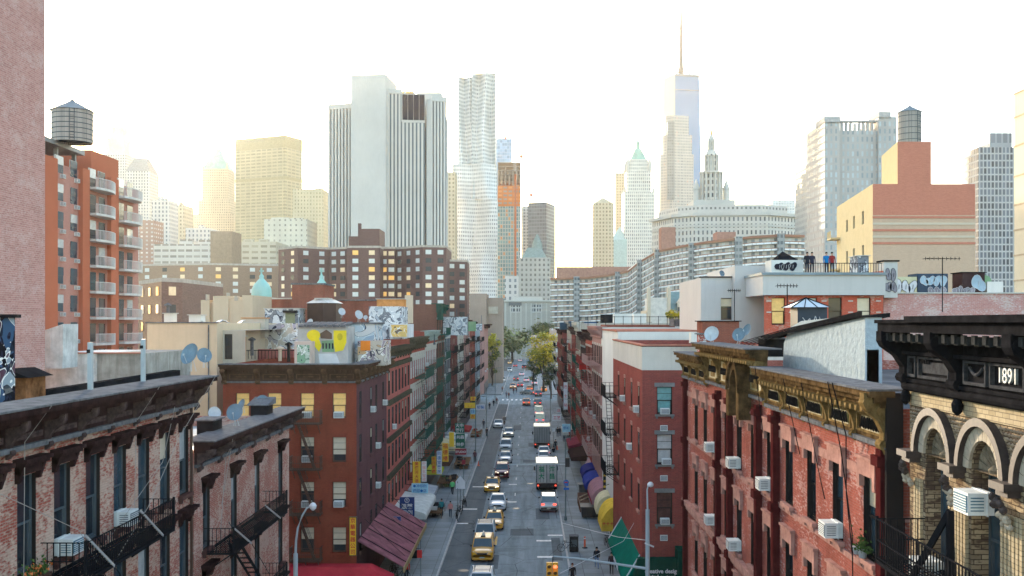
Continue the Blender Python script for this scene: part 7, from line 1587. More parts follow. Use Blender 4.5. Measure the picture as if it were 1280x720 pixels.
# ---------------------------------------------------------------- people
SKIN = plain('skin', (.42,.25,.17), .6, var=.05)
def person(label, x, y, rz=0., shirt=(.03,.03,.035), legs=(.03,.035,.05), pose='walk', h=1.72, hair=(.012,.01,.01), z=.145, carry=None, group='people on the pavements'):
    t = thing('person', label, 'person', (x, y, z), group, rz); s = h/1.75
    st = {'walk': (.24,-.22,.16,-.2), 'stand': (.03,-.02,.03,.0), 'stride': (.34,-.30,.26,-.26)}[pose]; k1, k2, a1, a2 = st
    V = [((0,0,.98),.135),((0,.0,1.2),.125),((0,.0,1.40),.135),((0,0,1.52),.055),((0,-.02,1.60),.075),((0,-.02,1.68),.085),((0,-.01,1.73),.055),
         ((.09,0,.92),.095),((.10,-k1*.45,.50),.065),((.10,-k1+.0,.09),.045),((.11,-k1-.16,.03),.035),
         ((-.09,0,.92),.095),((-.10,-k2*.45-.04,.50),.065),((-.10,-k2,.09),.045),((-.11,-k2-.16,.03),.035),
         ((.20,0,1.42),.06),((.25,-a2*.5,1.14),.042),((.25,-a2-.07,.90),.032),((.25,-a2-.11,.80),.028),
         ((-.20,0,1.42),.06),((-.25,-a1*.5,1.14),.042),((-.25,-a1-.07,.90),.032),((-.25,-a1-.11,.80),.028)]
    E = [(0,1),(1,2),(2,3),(3,4),(4,5),(5,6),(0,7),(7,8),(8,9),(9,10),(0,11),(11,12),(12,13),(13,14),(2,15),(15,16),(16,17),(17,18),(2,19),(19,20),(20,21),(21,22)]
    key = ('skin', pose)
    if key not in CACHE:
        me = bpy.data.meshes.new('tmp'); me.from_pydata([v[0] for v in V], E, []); o = bpy.data.objects.new('tmp', me)
        o.modifiers.new('s', 'SKIN'); 
        for sv, v in zip(me.skin_vertices[0].data, V): sv.radius = (v[1]*1.15, v[1])
        me.skin_vertices[0].data[0].use_root = True
        o.modifiers.new('u', 'SUBSURF').levels = 1
        ev = evaluated(o); CACHE[key] = ([tuple(v.co) for v in ev.vertices], [tuple(p.vertices) for p in ev.polygons])
        bpy.data.meshes.remove(me)
    vs, fs = CACHE[key]; m = MB(); m.v = [(a*s,b*s,c*s) for a, b, c in vs]; m.f = list(fs); m.m = []
    for f in fs:
        c = [sum(vs[i][k] for i in f)/len(f) for k in range(3)]
        m.m.append(3 if c[2] < .085 else 1 if c[2] < .97 and abs(c[0]) < .2 else 2 if (c[2] > 1.5 or (abs(c[0]) > .2 and c[2] < .88)) else 0)
    sm = plain('cloth_%.2f_%.2f_%.2f' % shirt, shirt, .85); lm = plain('cloth_%.2f_%.2f_%.2f' % legs, legs, .85)
    part('body', m, [sm, lm, SKIN, CTRIM], t, local=True, smooth=True)
    m = MB(); m.lathe(0, .01*s, [(.088*s,1.655*s),(.098*s,1.70*s),(.085*s,1.765*s),(.03*s,1.80*s)], 12); part('hair', m, plain('hair_%.2f' % hair[0], hair, .7), t, local=True)
    m = MB(); m.hexa([(-.015,-.115*s,1.62*s),(.015,-.115*s,1.62*s),(.012,-.08*s,1.62*s),(-.012,-.08*s,1.62*s),(-.006,-.10*s,1.67*s),(.006,-.10*s,1.67*s),(.006,-.08*s,1.67*s),(-.006,-.08*s,1.67*s)]); part('nose', m, SKIN, t, local=True)
    if carry: m = MB(); m.box(.22, -.15, .5, .36, .12, .86); part('bag', m, plain('bag_%.2f' % carry[0], carry, .7), t, local=True)
    return t
def pp_(label, px, py, **k): D = gy(py+.5); return person(label, PX(px, D), D, **k)
pp_('person in a bright green jacket walking on the left pavement', 565.5, 619.5, shirt=(.15,.62,.22), legs=(.01,.01,.012), pose='walk', rz=3.0)
pp_('person in a teal jacket on the left pavement beside the stalls', 552, 646, shirt=(.03,.20,.22), legs=(.015,.02,.03), pose='walk')
pp_('person in a pink top walking on the left pavement', 563, 648, shirt=(.55,.22,.20), legs=(.03,.04,.06), pose='walk', h=1.62)
pp_('person in a black jacket and blue jeans walking away on the right pavement', 746, 712.5, shirt=(.02,.022,.03), legs=(.16,.22,.34), pose='stride', rz=math.pi)
pp_('person in dark clothes standing by the green awning', 764.5, 720, shirt=(.06,.04,.045), legs=(.02,.02,.025), pose='stand')
pp_('person with red brown hair at the right kerb near the traffic light', 715.5, 735, shirt=(.02,.018,.022), legs=(.02,.02,.02), pose='stand', hair=(.10,.03,.02))
pp_('person in maroon beside the right corner building wall', 771, 712, shirt=(.12,.03,.04), legs=(.03,.03,.03), pose='walk')
pp_('person in red bending at the bikes in the lower left corner', 508, 728, shirt=(.5,.04,.03), legs=(.03,.03,.04), pose='stand')
pp_('person in dark coat standing near the white sedan on the right pavement', 694.5, 564, shirt=(.02,.02,.025), legs=(.02,.02,.02), pose='stand')
pp_('person in black and white by the box truck cab', 691.8, 574, shirt=(.02,.02,.02), legs=(.45,.45,.45), pose='stand')
pp_('left one of a couple walking far up the right pavement', 697, 547, shirt=(.02,.02,.03), pose='walk')
pp_('right one of a couple walking far up the right pavement', 700, 546, shirt=(.03,.03,.05), pose='walk', h=1.65)
pp_('person in grey walking past the right hand shop displays', 705, 553, shirt=(.2,.22,.25), pose='walk')
pp_('person pushing a dark trolley at the left kerb by the yellow signs', 593.5, 579, shirt=(.10,.04,.06), pose='stand')
pp_('dark dressed person beside the left kerb near the white parked sedan', 608.5, 547.5, shirt=(.03,.02,.03), pose='stand')
pp_('person in a dark coat under the green shop sign', 604.5, 536.5, shirt=(.04,.04,.05), pose='walk')
for k, (px, py) in enumerate(((642,492),(645.5,491),(633,497),(636,498),(628,490),(617,508),(612,512),(621,505))):
    pp_(('left one of two people crossing at the far crossing', 'right one of two people crossing at the far crossing', 'left one of two people near the far left corner', 'right one of two people near the far left corner', 'lone person crossing beside the far left trees', 'person on the far left pavement under white signs', 'person close to the yellow shop signs far on the left', 'person stepping off the far left kerb')[k], px, py, shirt=rnd.choice(((.02,.02,.03),(.1,.03,.03),(.05,.07,.12))), pose='walk', z=.02, group='people at the far crossing')
for k, (px, col) in enumerate(((1009,(.02,.02,.03)),(1015,(.03,.03,.05)),(1033,(.02,.15,.35)),(1040,(.25,.03,.03)))):
    person(('person in black at the left of the roof terrace', 'second person in black on the roof terrace', 'person in blue on the roof terrace', 'person in dark red on the roof terrace')[k], PX(px,81), 81, shirt=col, pose='stand', z=PZ(341,79)-.02, group='people on the roof terrace')

# ---------------------------------------------------------------- bicycles, motorcycle
def bike(label, x, y, rz, tall=1.0, col=None, z=.145, group='parked bicycles'):
    t = thing('bicycle', label, 'bicycle', (x, y, z), group, rz); cm = col or IRON
    for yy in (-.52, .52):
        m = MB(); pts = [(0, yy+.33*math.cos(a), .34+.33*math.sin(a)) for a in [2*math.pi*k/16 for k in range(17)]]; m.tube(pts, .022, 6, cap=False)
        for k in range(8): a = 2*math.pi*k/8; m.bar((0,yy,.34),(0,yy+.33*math.cos(a),.34+.33*math.sin(a)),.008)
        part('wheel', m, TYRE, t, local=True)
    m = MB(); A, B, C, Dd, Ee = (0,-.38,.85),(0,.08,.32),(0,.2,.82),(0,.52,.34),(0,-.52,.34)
    for a, b in ((A,B),(B,C),(A,C),(B,Dd),(C,Dd),(A,Ee)): m.bar(a, b, .035)
    part('frame', m, cm, t, local=True)
    m = MB(); m.bar((0,-.36,.85),(0,-.33,1.0),.03); m.bar((-.28,-.28,1.02),(.28,-.28,1.02),.03); part('handlebar', m, cm, t, local=True)
    m = MB(); m.bar((0,.2,.8),(0,.22,.92),.03); m.hexa([(-.03,.02,.91),(.03,.02,.91),(.09,.34,.91),(-.09,.34,.91),(-.03,.02,.96),(.03,.02,.96),(.09,.34,.97),(-.09,.34,.97)]); part('saddle', m, CTRIM, t, local=True)
for k, (px, py, r_) in enumerate(((571,652,.2),(574,646,-.3),(578,639,.1),(581,634,.3))): D = gy(py); bike('%s black bicycle of the row locked to the sign posts on the left pavement' % ('nearest', 'second', 'third', 'farthest')[k], PX(px,D), D, r_)
D = gy(692); bike('dark bicycle leaning on the black street cabinet at the right kerb', PX(709,D), D, 1.4)
D = gy(690); bike('bicycle leaning against the right wall under the yellow awning', PX(760,D), D+1.5, .2)
for k, (px, py) in enumerate(((492,722),(499,727))): D = gy(py); bike('%s of two bicycles under the maroon awning' % ('left', 'right')[k], PX(px,D), D, .5+k)
D = gy(531); t = thing('motorcyclist', 'dark delivery motorcycle with box standing beside the white parked sedan', 'motorcycle', (PX(630.5,D), D, 0)); x = PX(630.5,D); m = MB()
for yy in (D-.1, D+1.2): m.tube([(x-.08,yy,.3),(x+.08,yy,.3)], .3, 14)
m.hexa([(x-.2,D,.35),(x+.2,D,.35),(x+.2,D+1.2,.35),(x-.2,D+1.2,.35),(x-.12,D+.1,.85),(x+.12,D+.1,.85),(x+.15,D+1.1,.8),(x-.15,D+1.1,.8)]); m.bar((x-.35,D+.15,1.0),(x+.35,D+.15,1.0),.05); part('frame', m, CTRIM, t)
m = MB(); m.box(x-.35, D+.9, .85, x+.35, D+1.5, 1.45); part('cargo_box', m, PD, t)

# ---------------------------------------------------------------- signs
SY = plain('sign_yellow', (.80,.48,.01), .45, var=.06, coat=.3); SR = plain('sign_red', (.50,.02,.02), .5); SW = plain('sign_white', (.62,.62,.64), .5, var=.08); SB = plain('sign_navy', (.012,.035,.14), .45, var=.1); SG_ = plain('sign_green', (.012,.10,.06), .5); SM = plain('sign_maroon', (.22,.02,.035), .5); SLB = plain('sign_sky', (.30,.55,.66), .5); SBL = plain('sign_blue_text', (.02,.12,.35), .5); SPK = plain('sign_pink', (.62,.30,.28), .5)
def sign(label, px0, px1, py0, py1, D, bm, lines, tm, vert=True, th=.18, frame=None, size=None, font_w=.8):
    x0, x1, z0, z1 = PX(px0,D), PX(px1,D), PZ(py1,D), PZ(py0,D); cx, cz = (x0+x1)/2, (z0+z1)/2
    t = thing('shop_sign', label, 'sign', (cx, D, z0), 'shop signs projecting over the pavement'); m = MB(); m.box(x0, D, z0, x1, D+th, z1); part('board', m, bm, t)
    if frame: m = MB(); e = .05; m.box(x0-e,D-.02,z0-e,x0,D+th+.02,z1+e); m.box(x1,D-.02,z0-e,x1+e,D+th+.02,z1+e); m.box(x0,D-.02,z1,x1,D+th+.02,z1+e); m.box(x0,D-.02,z0-e,x1,D+th+.02,z0); part('edge', m, frame, t)
    if lines:
        n = len(lines); w_ = x1-x0; h = (z1-z0)
        for k, s in enumerate(lines):
            zz = z1-h*(k+.5)/n; sz = size or min(h/n*.92, w_*.86/max(1, len(s)*(1.0 if ord(s[0]) > 255 else .55))); part('lettering', text_mesh(s, sz, tm, .02, .01*sz), parent=t, pos=(cx, D-.02, zz-sz*.05))
    m = MB(); wx = XL if cx < 0 else XQ
    for zz in (z0+(z1-z0)*.15, z0+(z1-z0)*.85): m.bar((x0 if cx < 0 else x1, D+th/2, zz), (wx, D+th/2, zz+.1), .05)
    part('arm', m, IRON, t)
sign('bright yellow vertical sign with dark red characters on the rust red corner building', 437, 445, 647, 694, 71.2, SY, list('京華電器公司'), SR, frame=FRBR)
sign('big navy blue sign with white characters and round logo on the left', 499.5, 518, 621.5, 645, 90, SB, ['①', '溫馨', '印刷'], SW, frame=None)
sign('small navy and pink sign below the big blue one', 488, 501, 646, 664, 84, SB, ['①', '温印', '馨刷'], SPK)
sign('pale blue horizontal sign with navy characters and pictures', 514.5, 535, 604.5, 616.5, 100, SLB, ['●冲印刷', '複印●店'], SBL)
sign('yellow vertical sign with red characters left of the white strip sign', 516, 525.5, 577, 604, 104, SY, list('美儷河大酒'), SR)
sign('white strip sign with faint pink characters', 527, 533, 577, 602, 104.5, SW, list('中福玄宝成'), SPK)
sign('ochre vertical sign left of the white and blue one', 539.5, 545, 571, 592, 112, plain('sign_ochre', (.50,.30,.02), .5), list('禾丹果欄'), SR)
sign('white vertical sign with red and blue characters', 546, 552, 564, 592.5, 112.5, SW, list('同德堂藥房'), SBL)
sign('tall ochre sign with red characters above the white and blue one', 553, 560.5, 554, 577, 124, SY, list('福德樓'), SR)
sign('glowing plain yellow vertical sign beside the green hanging sign', 561.5, 567.5, 540.5, 558.5, 132, SY, list('一二'), SY)
sign('dark green sign with white characters', 569.5, 581, 542, 560, 134, SG_, ['共森', '林参'], SW)
sign('small green sign over white characters further up', 568.5, 580.5, 529, 541, 140, SG_, ['大中', '藥行'], SW)
sign('maroon sign with white word under the green one', 569, 583, 561, 568.5, 128, SM, ['STUDIO'], SW)
sign('yellow sign with red curved mark in the distance on the left', 580.5, 594.5, 503.5, 510, 175, SY, ['◡'], SR)
sign('tiny light blue square sign under the distant yellow sign', 588, 594, 511, 517.5, 172, SLB, ['佳'], SBL)
sign('tiny ochre square sign under the light blue square', 588, 594, 518, 523.5, 170, SY, ['吉'], SR)
sign('distant white sign box over the left pavement', 595, 606, 506, 512, 178, SW, ['服裝'], SBL)
sign('small yellow square topmost on the distant left signs', 588, 595, 496, 501, 180, SY, ['金'], SR)
sign('tall narrow black and yellow vertical sign beside the right hand fire escape', 754, 757.5, 577, 612, 96, plain('sign_black', (.02,.02,.02), .5), list('新福州烧腊'), SY)
sign('red pictogram like sign on white, low on the right side', 690.5, 701.5, 518.5, 526, 165, SW, ['工艺'], SR)
sign('tall white banner with red strokes far on the right', 704.5, 709.5, 478, 512, 150, SW, list('巴士站'), SR)
sign('small white square sign at the right shops in the distance', 696, 701, 510, 516, 175, SW, ['店'], SR)
sign('grey blue banner at the right shops in the distance', 703, 713, 530, 540, 142, SLB, ['书城'], SBL)
sign('bright red shop board high on the right row', 724, 735, 450, 462, 128, SR, None, SW)

# ---------------------------------------------------------------- awnings, stalls, street furniture
def awning(label, x0, y0, y1, x1, zt, zb, mat, val=.35, round_=False, vm=None, name='awning', ribs=0):
    """slopes from the wall at x0 down to x1"""
    t = thing(name, label, 'awning', ((x0+x1)/2, y0, zb), 'shop awnings'); m = MB(); n = 7 if round_ else 1; pr = None
    for k in range(n+1):
        a = k/n; x = x0+(x1-x0)*(math.sin(a*math.pi/2) if round_ else a); z = zb+val+(zt-zb-val)*(math.cos(a*math.pi/2) if round_ else 1-a)
        if pr: m.quad([(pr[0],y0,pr[1]),(x,y0,z),(x,y1,z),(pr[0],y1,pr[1])]); m.quad([(pr[0],y0,pr[1]),(x,y0,z),(x,y0,zb),(pr[0],y0,zb)]); m.quad([(pr[0],y1,pr[1]),(x,y1,z),(x,y1,zb),(pr[0],y1,zb)])
        pr = (x, z)
    part('canvas', m, mat, t, smooth=round_); m = MB(); m.box(min(x1,x1-.02), y0, zb, max(x1,x1+.02), y1, zb+val+.01); part('valance', m, vm or mat, t); return t
CV = lambda n, c, s=.2: MATS.get('canvas_'+n) or plain('canvas_'+n, c, .7, var=.2, scale=1.5, streak=s)
t = awning('yellow barrel awning with three red ornaments on the right', 7.68, 87.3, 91.8, 6.35, 4.3, 2.2, CV('yellow', (.58,.38,.05)), round_=True)
m = MB(); m.box(6.34, 87.2, 2.2, 7.68, 87.27, 3.3); part('end_panel', m, CV('yellow', 0), t); m = None
part('ornament', text_mesh('✿✿✿', .4, SR, .02, .01), parent=t, pos=(6.87, 87.16, 2.8))
awning('cream rounded awning behind the yellow barrel awning', 7.68, 94.5, 98, 6.4, 4.0, 2.3, CV('cream', (.55,.48,.30)), round_=True)
awning('pink maroon rounded awning on the right', XQ, 100, 107, 6.3, 3.9, 2.2, CV('pink', (.30,.15,.17)), round_=True, vm=CV('maroon', (.2,.03,.05)))
awning('bright blue awning on the right pavement', XQ, 109, 114.5, 6.2, 3.5, 2.2, CV('blue', (.035,.05,.22)), round_=True)
awning('darker blue awning beyond the bright blue one', XQ, 116.5, 121.5, 6.3, 3.4, 2.2, CV('navy', (.025,.03,.14)), round_=True)
t = awning('long green awning with white lettering along the right corner building', XC, 66.0, 79.5, 6.3, 4.9, 2.9, CV('green', (.005,.115,.08)), vm=CV('green', 0))
fw_ = FW(6.25)
part('lettering', text_mesh('GRAPHICS CENTER', .4, SW, .02), parent=t, pos=fw_.p(-72, .03, 3.08), rz=fw_.rz)
for y in (66.3, 79.2): m = MB(); m.bar((XC,y,4.95),(6.3,y,3.3),.08); part('white_edge', m, SW, t)
DGR = CV('dark_green', (.008,.045,.03), .1)
t = thing('shop_fascia', 'dark green shop front with white text on the right corner building', 'shop front', (10, 64, 3)); m = MB(); m.hexa([(6.2,63.6,2.2),(14,63.6,2.2),(14,64.9,2.2),(6.2,64.9,2.2),(7.0,64.3,5.15),(14,64.3,5.15),(14,64.9,5.15),(7.0,64.9,5.15)]); m.box(9.35,63.5,2.2,14,64.88,5.85); part('canvas', m, DGR, t)
for k, s in enumerate(('creative design', 'digital output', 'high quality color printing')): part('lettering', text_mesh(s, .36, SW, .02, .008, align='LEFT'), parent=t, pos=(7.35, 63.95-k*.08, 4.45-k*.34))
# left side stalls
awning('teal awning behind the small navy sign', XL, 80, 88, -10.0, 4.0, 2.3, CV('teal', (.03,.13,.16)))
awning('white canopy roof beside the big blue sign on the left', XL, 91, 101, -9.0, 3.4, 2.5, CV('white', (.50,.50,.46)), round_=True)
awning('pale grey shop canopy under the yellow vertical signs', XL, 103, 108, -9.4, 3.2, 2.4, CV('grey', (.32,.33,.35)))
awning('lime yellow canopy near the green jacketed person', XL, 119, 123, -10.0, 3.0, 2.3, CV('lime', (.42,.45,.05)))
awning('brown canopy with hanging goods below the maroon sign', XL, 126, 133, -9.6, 3.0, 2.3, CV('brown', (.09,.05,.035)))
awning('white canopy in the distance under the distant yellow sign', XL, 150, 158, -9.2, 3.2, 2.4, CV('white', 0))
awning('cream canopy near the dark green sign', XL, 140, 146, -9.4, 3.6, 2.4, CV('cream', 0))
awning('distant red canopy on the left pavement', XL, 165, 172, -9.3, 3.0, 2.3, CV('red', (.35,.04,.04)))
awning('black canopy with goods beneath on the right pavement', XQ, 130, 140, 5.6, 3.2, 2.4, CV('black', (.03,.015,.015)))
awning('maroon canopy on the right pavement beyond the black canopy', XQ, 143, 152, 5.8, 3.2, 2.4, CV('maroon', 0))
awning('white canopy on the right pavement in the distance', XQ, 160, 170, 5.6, 3.0, 2.4, CV('white', 0))
awning('pale pink rolled canopy against the right wall', XQ, 124, 128, 6.8, 3.2, 1.2, CV('rose', (.52,.32,.33)))
GOODS = [plain('crate_brown', (.16,.09,.05), .8, var=.3), plain('crate_dark', (.04,.035,.035), .8), plain('crate_green', (.07,.12,.05), .8), plain('crate_white', (.45,.44,.42), .7), plain('crate_red', (.30,.05,.03), .7)]
def stall(label, px, py, w_, d, h, n, seed, pal=(0,1,1,2)):
    D = gy(py); x = PX(px, D); r = random.Random(seed); t = thing('street_stall', label, 'market stall', (x, D, .14)); m = MB()
    for sx in (-1, 1):
        for yy in (0, d): m.bar((x+sx*w_/2,D+yy,.14),(x+sx*w_/2,D+yy,h*.55),.06)
    m.hexa([(x-w_/2,D,h*.45),(x+w_/2,D,h*.45),(x+w_/2,D+d,h*.6),(x-w_/2,D+d,h*.6),(x-w_/2,D,h*.5),(x+w_/2,D,h*.5),(x+w_/2,D+d,h*.65),(x-w_/2,D+d,h*.65)]); part('table', m, GOODS[0], t)
    for k in range(n):
        a = x+r.uniform(-.5,.5)*(w_-.4); b = D+r.uniform(0,1)*(d-.4); z = h*r.choice((.5,.62,.14)) if r.random() < .8 else .16; s = r.uniform(.16,.3)
        m = MB(); m.hexa([(a-s,b-s,z),(a+s,b-s,z),(a+s,b+s,z),(a-s,b+s,z),(a-s*1.1,b-s*1.1,z+s*1.1),(a+s*1.1,b-s*1.1,z+s*1.1),(a+s*1.1,b+s*1.1,z+s*1.1),(a-s*1.1,b+s*1.1,z+s*1.1)]); part('tray', m, GOODS[r.choice(pal)], t)
stall('dark produce stall beneath the white and blue vertical sign', 558, 612, 2.2, 4.5, 1.6, 16, 1); stall('dark stall beside the person in the teal jacket', 541, 650, 1.8, 4, 1.5, 14, 2, (1,1,3)); stall('cluttered stall under the navy and pink sign', 516, 672, 1.4, 2.2, 1.4, 12, 3, (1,3,3,4))
stall('dark goods under the maroon sign on the left', 577, 588, 2, 5, 1.8, 14, 4, (1,1,0)); stall('goods under the black canopy on the right pavement', 718, 570, 1.8, 6, 1.7, 16, 5, (1,4,1)); stall('small stall near the far left white canopy', 595, 548, 1.8, 5, 1.6, 10, 6, (3,0,4)); stall('small stall near the far right white canopy', 712, 548, 1.8, 5, 1.6, 10, 7, (3,1,4))
D = gy(661); t = thing('parasol', 'square white parasol tilted over the stall below the big blue sign', 'parasol', (PX(516,D), D, .14)); x = PX(516,D); m = MB(); m.bar((x,D,.14),(x,D,2.4),.05); part('pole', m, IRON, t); m = MB(); m.cone([(x-.95,D-.9,2.25),(x+1.05,D-.9,1.95),(x+1.05,D+.9,2.05),(x-.95,D+.9,2.35)], 0, (x,D,2.65)); m.f = []; m.v = []; m.m = []
q = [(x-.95,D-.9,2.3),(x+1.05,D-.9,1.95),(x+1.05,D+.9,2.05),(x-.95,D+.9,2.4)]
for k in range(4): m.quad([q[k], q[(k+1) % 4], (x,D,2.6)])
part('canopy', m, CV('white', 0), t)
def railing_box(name, label, cat, px0, px1, py, dep, h, mat, n=9):
    D = gy(py); x0, x1 = PX(px0,D), PX(px1,D); t = thing(name, label, cat, (x0, D, .14)); m = MB()
    for yy in (D, D+dep):
        m.bar((x0,yy,.14+h),(x1,yy,.14+h),.05); m.bar((x0,yy,.3),(x1,yy,.3),.04)
        for k in range(n+1): a = x0+(x1-x0)*k/n; m.bar((a,yy,.14),(a,yy,.14+h),.03)
    for a in (x0, x1): m.bar((a,D,.14+h),(a,D+dep,.14+h),.05)
    part('bars', m, mat, t); return t, x0, x1, D
railing_box('barrier', 'grey barred enclosure beside the dark stall on the left pavement', 'barrier', 521, 531, 662, 2.6, 1.15, FRGR)
t, x0, x1, D = railing_box('cellar_railing', 'dark cellar stair railing on the left pavement near the maroon awning', 'railing', 500, 521, 700, 3.0, 1.05, IRON)
m = MB(); m.quad([(x0,D,.15),(x1,D,.15),(x1,D+3,.15),(x0,D+3,.15)]); part('stair_well', m, BLKP, t)
t, x0, x1, D = railing_box('cellar_railing', 'brown sloping cellar hatch with pale rails on the right pavement', 'cellar hatch', 725, 738, 642, 5.5, .9, FRBR)
m = MB(); m.hexa([(x0,D,.15),(x1,D,.15),(x1,D+5.5,.15),(x0,D+5.5,.15),(x0,D,.7),(x1,D,.7),(x1,D+5.5,1.3),(x0,D+5.5,1.3)]); part('hatch_cover', m, plain('rust_brown_cover', (.10,.055,.04), .7, var=.4), t)
for q in (.15, .55): m = MB(); m.bar((x0+.1,D+1+q*3,1.05+q*.4),(x1,D+2.2+q*3,1.25+q*.4),.09); part('pale_rail', m, plain('tan_timber', (.45,.34,.24), .7), t)
D = gy(650); t = thing('dumpster', 'black wheeled dumpster on the right pavement by the pink awning', 'dumpster', (PX(737,D), D, .14)); x = PX(738,D); m = MB(); m.hexa([(x-.85,D,.3),(x+.85,D,.3),(x+.85,D+1.4,.3),(x-.85,D+1.4,.3),(x-.95,D-.05,1.25),(x+.95,D-.05,1.25),(x+.95,D+1.45,1.4),(x-.95,D+1.45,1.4)]); part('bin', m, CTRIM, t); m = MB(); m.hexa([(x-1,D-.1,1.26),(x+1,D-.1,1.26),(x+1,D+1.5,1.41),(x-1,D+1.5,1.41),(x-1,D-.1,1.32),(x+1,D-.1,1.32),(x+1,D+1.5,1.47),(x-1,D+1.5,1.47)]); part('lid', m, plain('bin_lid', (.05,.055,.06), .5), t)
D = gy(617); boxthing('street_cabinet', 'dark grey box with flat top at the foot of the bright blue awning', 'cabinet', 724, 735, 606, 617.5, D, 1.3, plain('slate_box', (.05,.055,.06), .6), plain('slate_lid', (.12,.13,.14), .6))
D = gy(575); boxthing('street_cabinet', 'low black cabinet against the black canopied shop on the right', 'cabinet', 712, 721, 566, 574, D, 1.0, BLKP, COP)
D = gy(692); t = thing('mailbox', 'tall black street cabinet with blue grey top at the right kerb', 'cabinet', (PX(717.5,D), D, .14)); x0, x1 = PX(712,D), PX(723,D); m = MB(); m.box(x0,D,.14,x1,D+.6,PZ(671,D)); part('box', m, CTRIM, t); m = MB(); m.box(x0-.03,D-.04,PZ(671,D),x1+.03,D+.64,PZ(671,D)+.08); part('top', m, COP, t); m = MB(); m.box(x0+.1,D-.03,.6,x1-.1,D-.005,1.2); part('door', m, FRGR, t)
D = gy(687); t = thing('bollard', 'orange red plastic bollard on the right pavement', 'bollard', (PX(731,D), D, .14)); m = MB(); x = PX(731,D); m.lathe(x, D, [(.09,.14),(.08,1.05),(.05,1.15),(.02,1.17)], 10); part('post', m, plain('bollard_orange', (.62,.10,.05), .5), t); m = MB(); m.lathe(x, D, [(.25,.15),(.25,.2),(.12,.24)], 10); part('base', m, CTRIM, t); m = MB(); m.lathe(x, D, [(.092,.95),(.092,1.02)], 10); part('reflective_band', m, SW, t)
for k, (px, py, lb) in enumerate(((598,583.5,'orange cone at the left kerb behind the dark red off road car'),(696.5,563,'small orange cone on the right pavement by the dark coated person'))):
    D = gy(py); x = PX(px,D); t = thing('traffic_cone', lb, 'traffic cone', (x, D, .15)); m = MB(); m.lathe(x, D, [(.14,.17),(.03,.85)], 10); part('cone', m, MATS['bollard_orange'], t); m = MB(); m.box(x-.22,D-.22,.145,x+.22,D+.22,.175); part('foot', m, MATS['bollard_orange'], t)
# poles
GP = plain('pale_pole', (.36,.42,.45), .5, var=.1); GRP = plain('green_grey_pole', (.10,.14,.14), .5)
def pole(name, label, cat, px, pyb, h, r, mat=None, group=None):
    D = gy(pyb); x = PX(px, D); t = thing(name, label, cat, (x, D, .14), group); m = MB(); m.tube([(x,D,.14),(x,D,h)], [r, r*.8], 8); part('shaft', m, mat or GRP, t); m = MB(); m.lathe(x, D, [(r*2.2,.14),(r*2,.45),(r,.6)], 8); part('base', m, mat or GRP, t); return t, x, D
t = thing('street_lamp', 'curved pale grey street lamp in front of the rust red corner building', 'street lamp', (-12.6, 56, .1)); X0 = PX(369.5,56); m = MB(); m.tube([(X0,56,.1),(X0,56,PZ(692,56))], [.13,.12], 10); m.tube([(X0,56,PZ(692,56)),(X0+.02,56,PZ(676,56)),(X0+.12,56,PZ(660,56)),(X0+.35,56,PZ(645,56)),(X0+.62,56,PZ(635,56)),(X0+.82,56,PZ(633,56))], [.07,.06,.055,.05,.05,.045], 8); part('pole', m, GP, t); m = MB(); m.lathe(X0+.95, 56, [(.05,PZ(638,56)),(.17,PZ(635.5,56)),(.20,PZ(632,56)),(.12,PZ(629,56)),(.02,PZ(628,56))], 12); part('lamp_head', m, SW, t)
t = thing('street_lamp', 'tall straight pale street lamp in front of the right corner building', 'street lamp', (PX(812,55), 55, .1)); D = 55; X0 = PX(809.5,D); m = MB(); m.tube([(X0,D,.1),(X0,D,PZ(637,D))], [.14,.11], 10); m.tube([(X0,D,PZ(637,D)),(X0-.02,D,PZ(612,D)),(X0+.05,D,PZ(606,D))], [.05,.04,.035], 8); part('pole', m, GP, t); m = MB(); m.lathe(X0+.15, D, [(.04,PZ(609,D)),(.16,PZ(607.5,D)),(.17,PZ(605,D)),(.08,PZ(602.5,D))], 12); part('lamp_head', m, SW, t)
m = MB(); m.tube([(X0,D,PZ(711,D)),(PX(760,D),D,PZ(703.5,D)),(PX(722,D),D,PZ(698,D)),(PX(692,D),D,PZ(695.5,D))], [.075,.06,.05,.04], 8); part('mast_arm', m, GP, t); m = MB(); m.bar((PX(806,D),D-.1,PZ(678.5,D)),(PX(817,D),D-.1,PZ(683,D)),.10,.07); part('camera_arm', m, SW, t)
t = thing('traffic_light', 'amber yellow traffic light with red lamp lit hanging from the mast arm', 'traffic light', (PX(691,D), D, PZ(722,D))); TY = plain('traffic_yellow', (.70,.34,.03), .5); DM = plain('dim_lens', (.10,.05,.02), .3); RL = plain('red_lens', (.6,.03,.02), .3, emit=(1,.10,.04,.8))
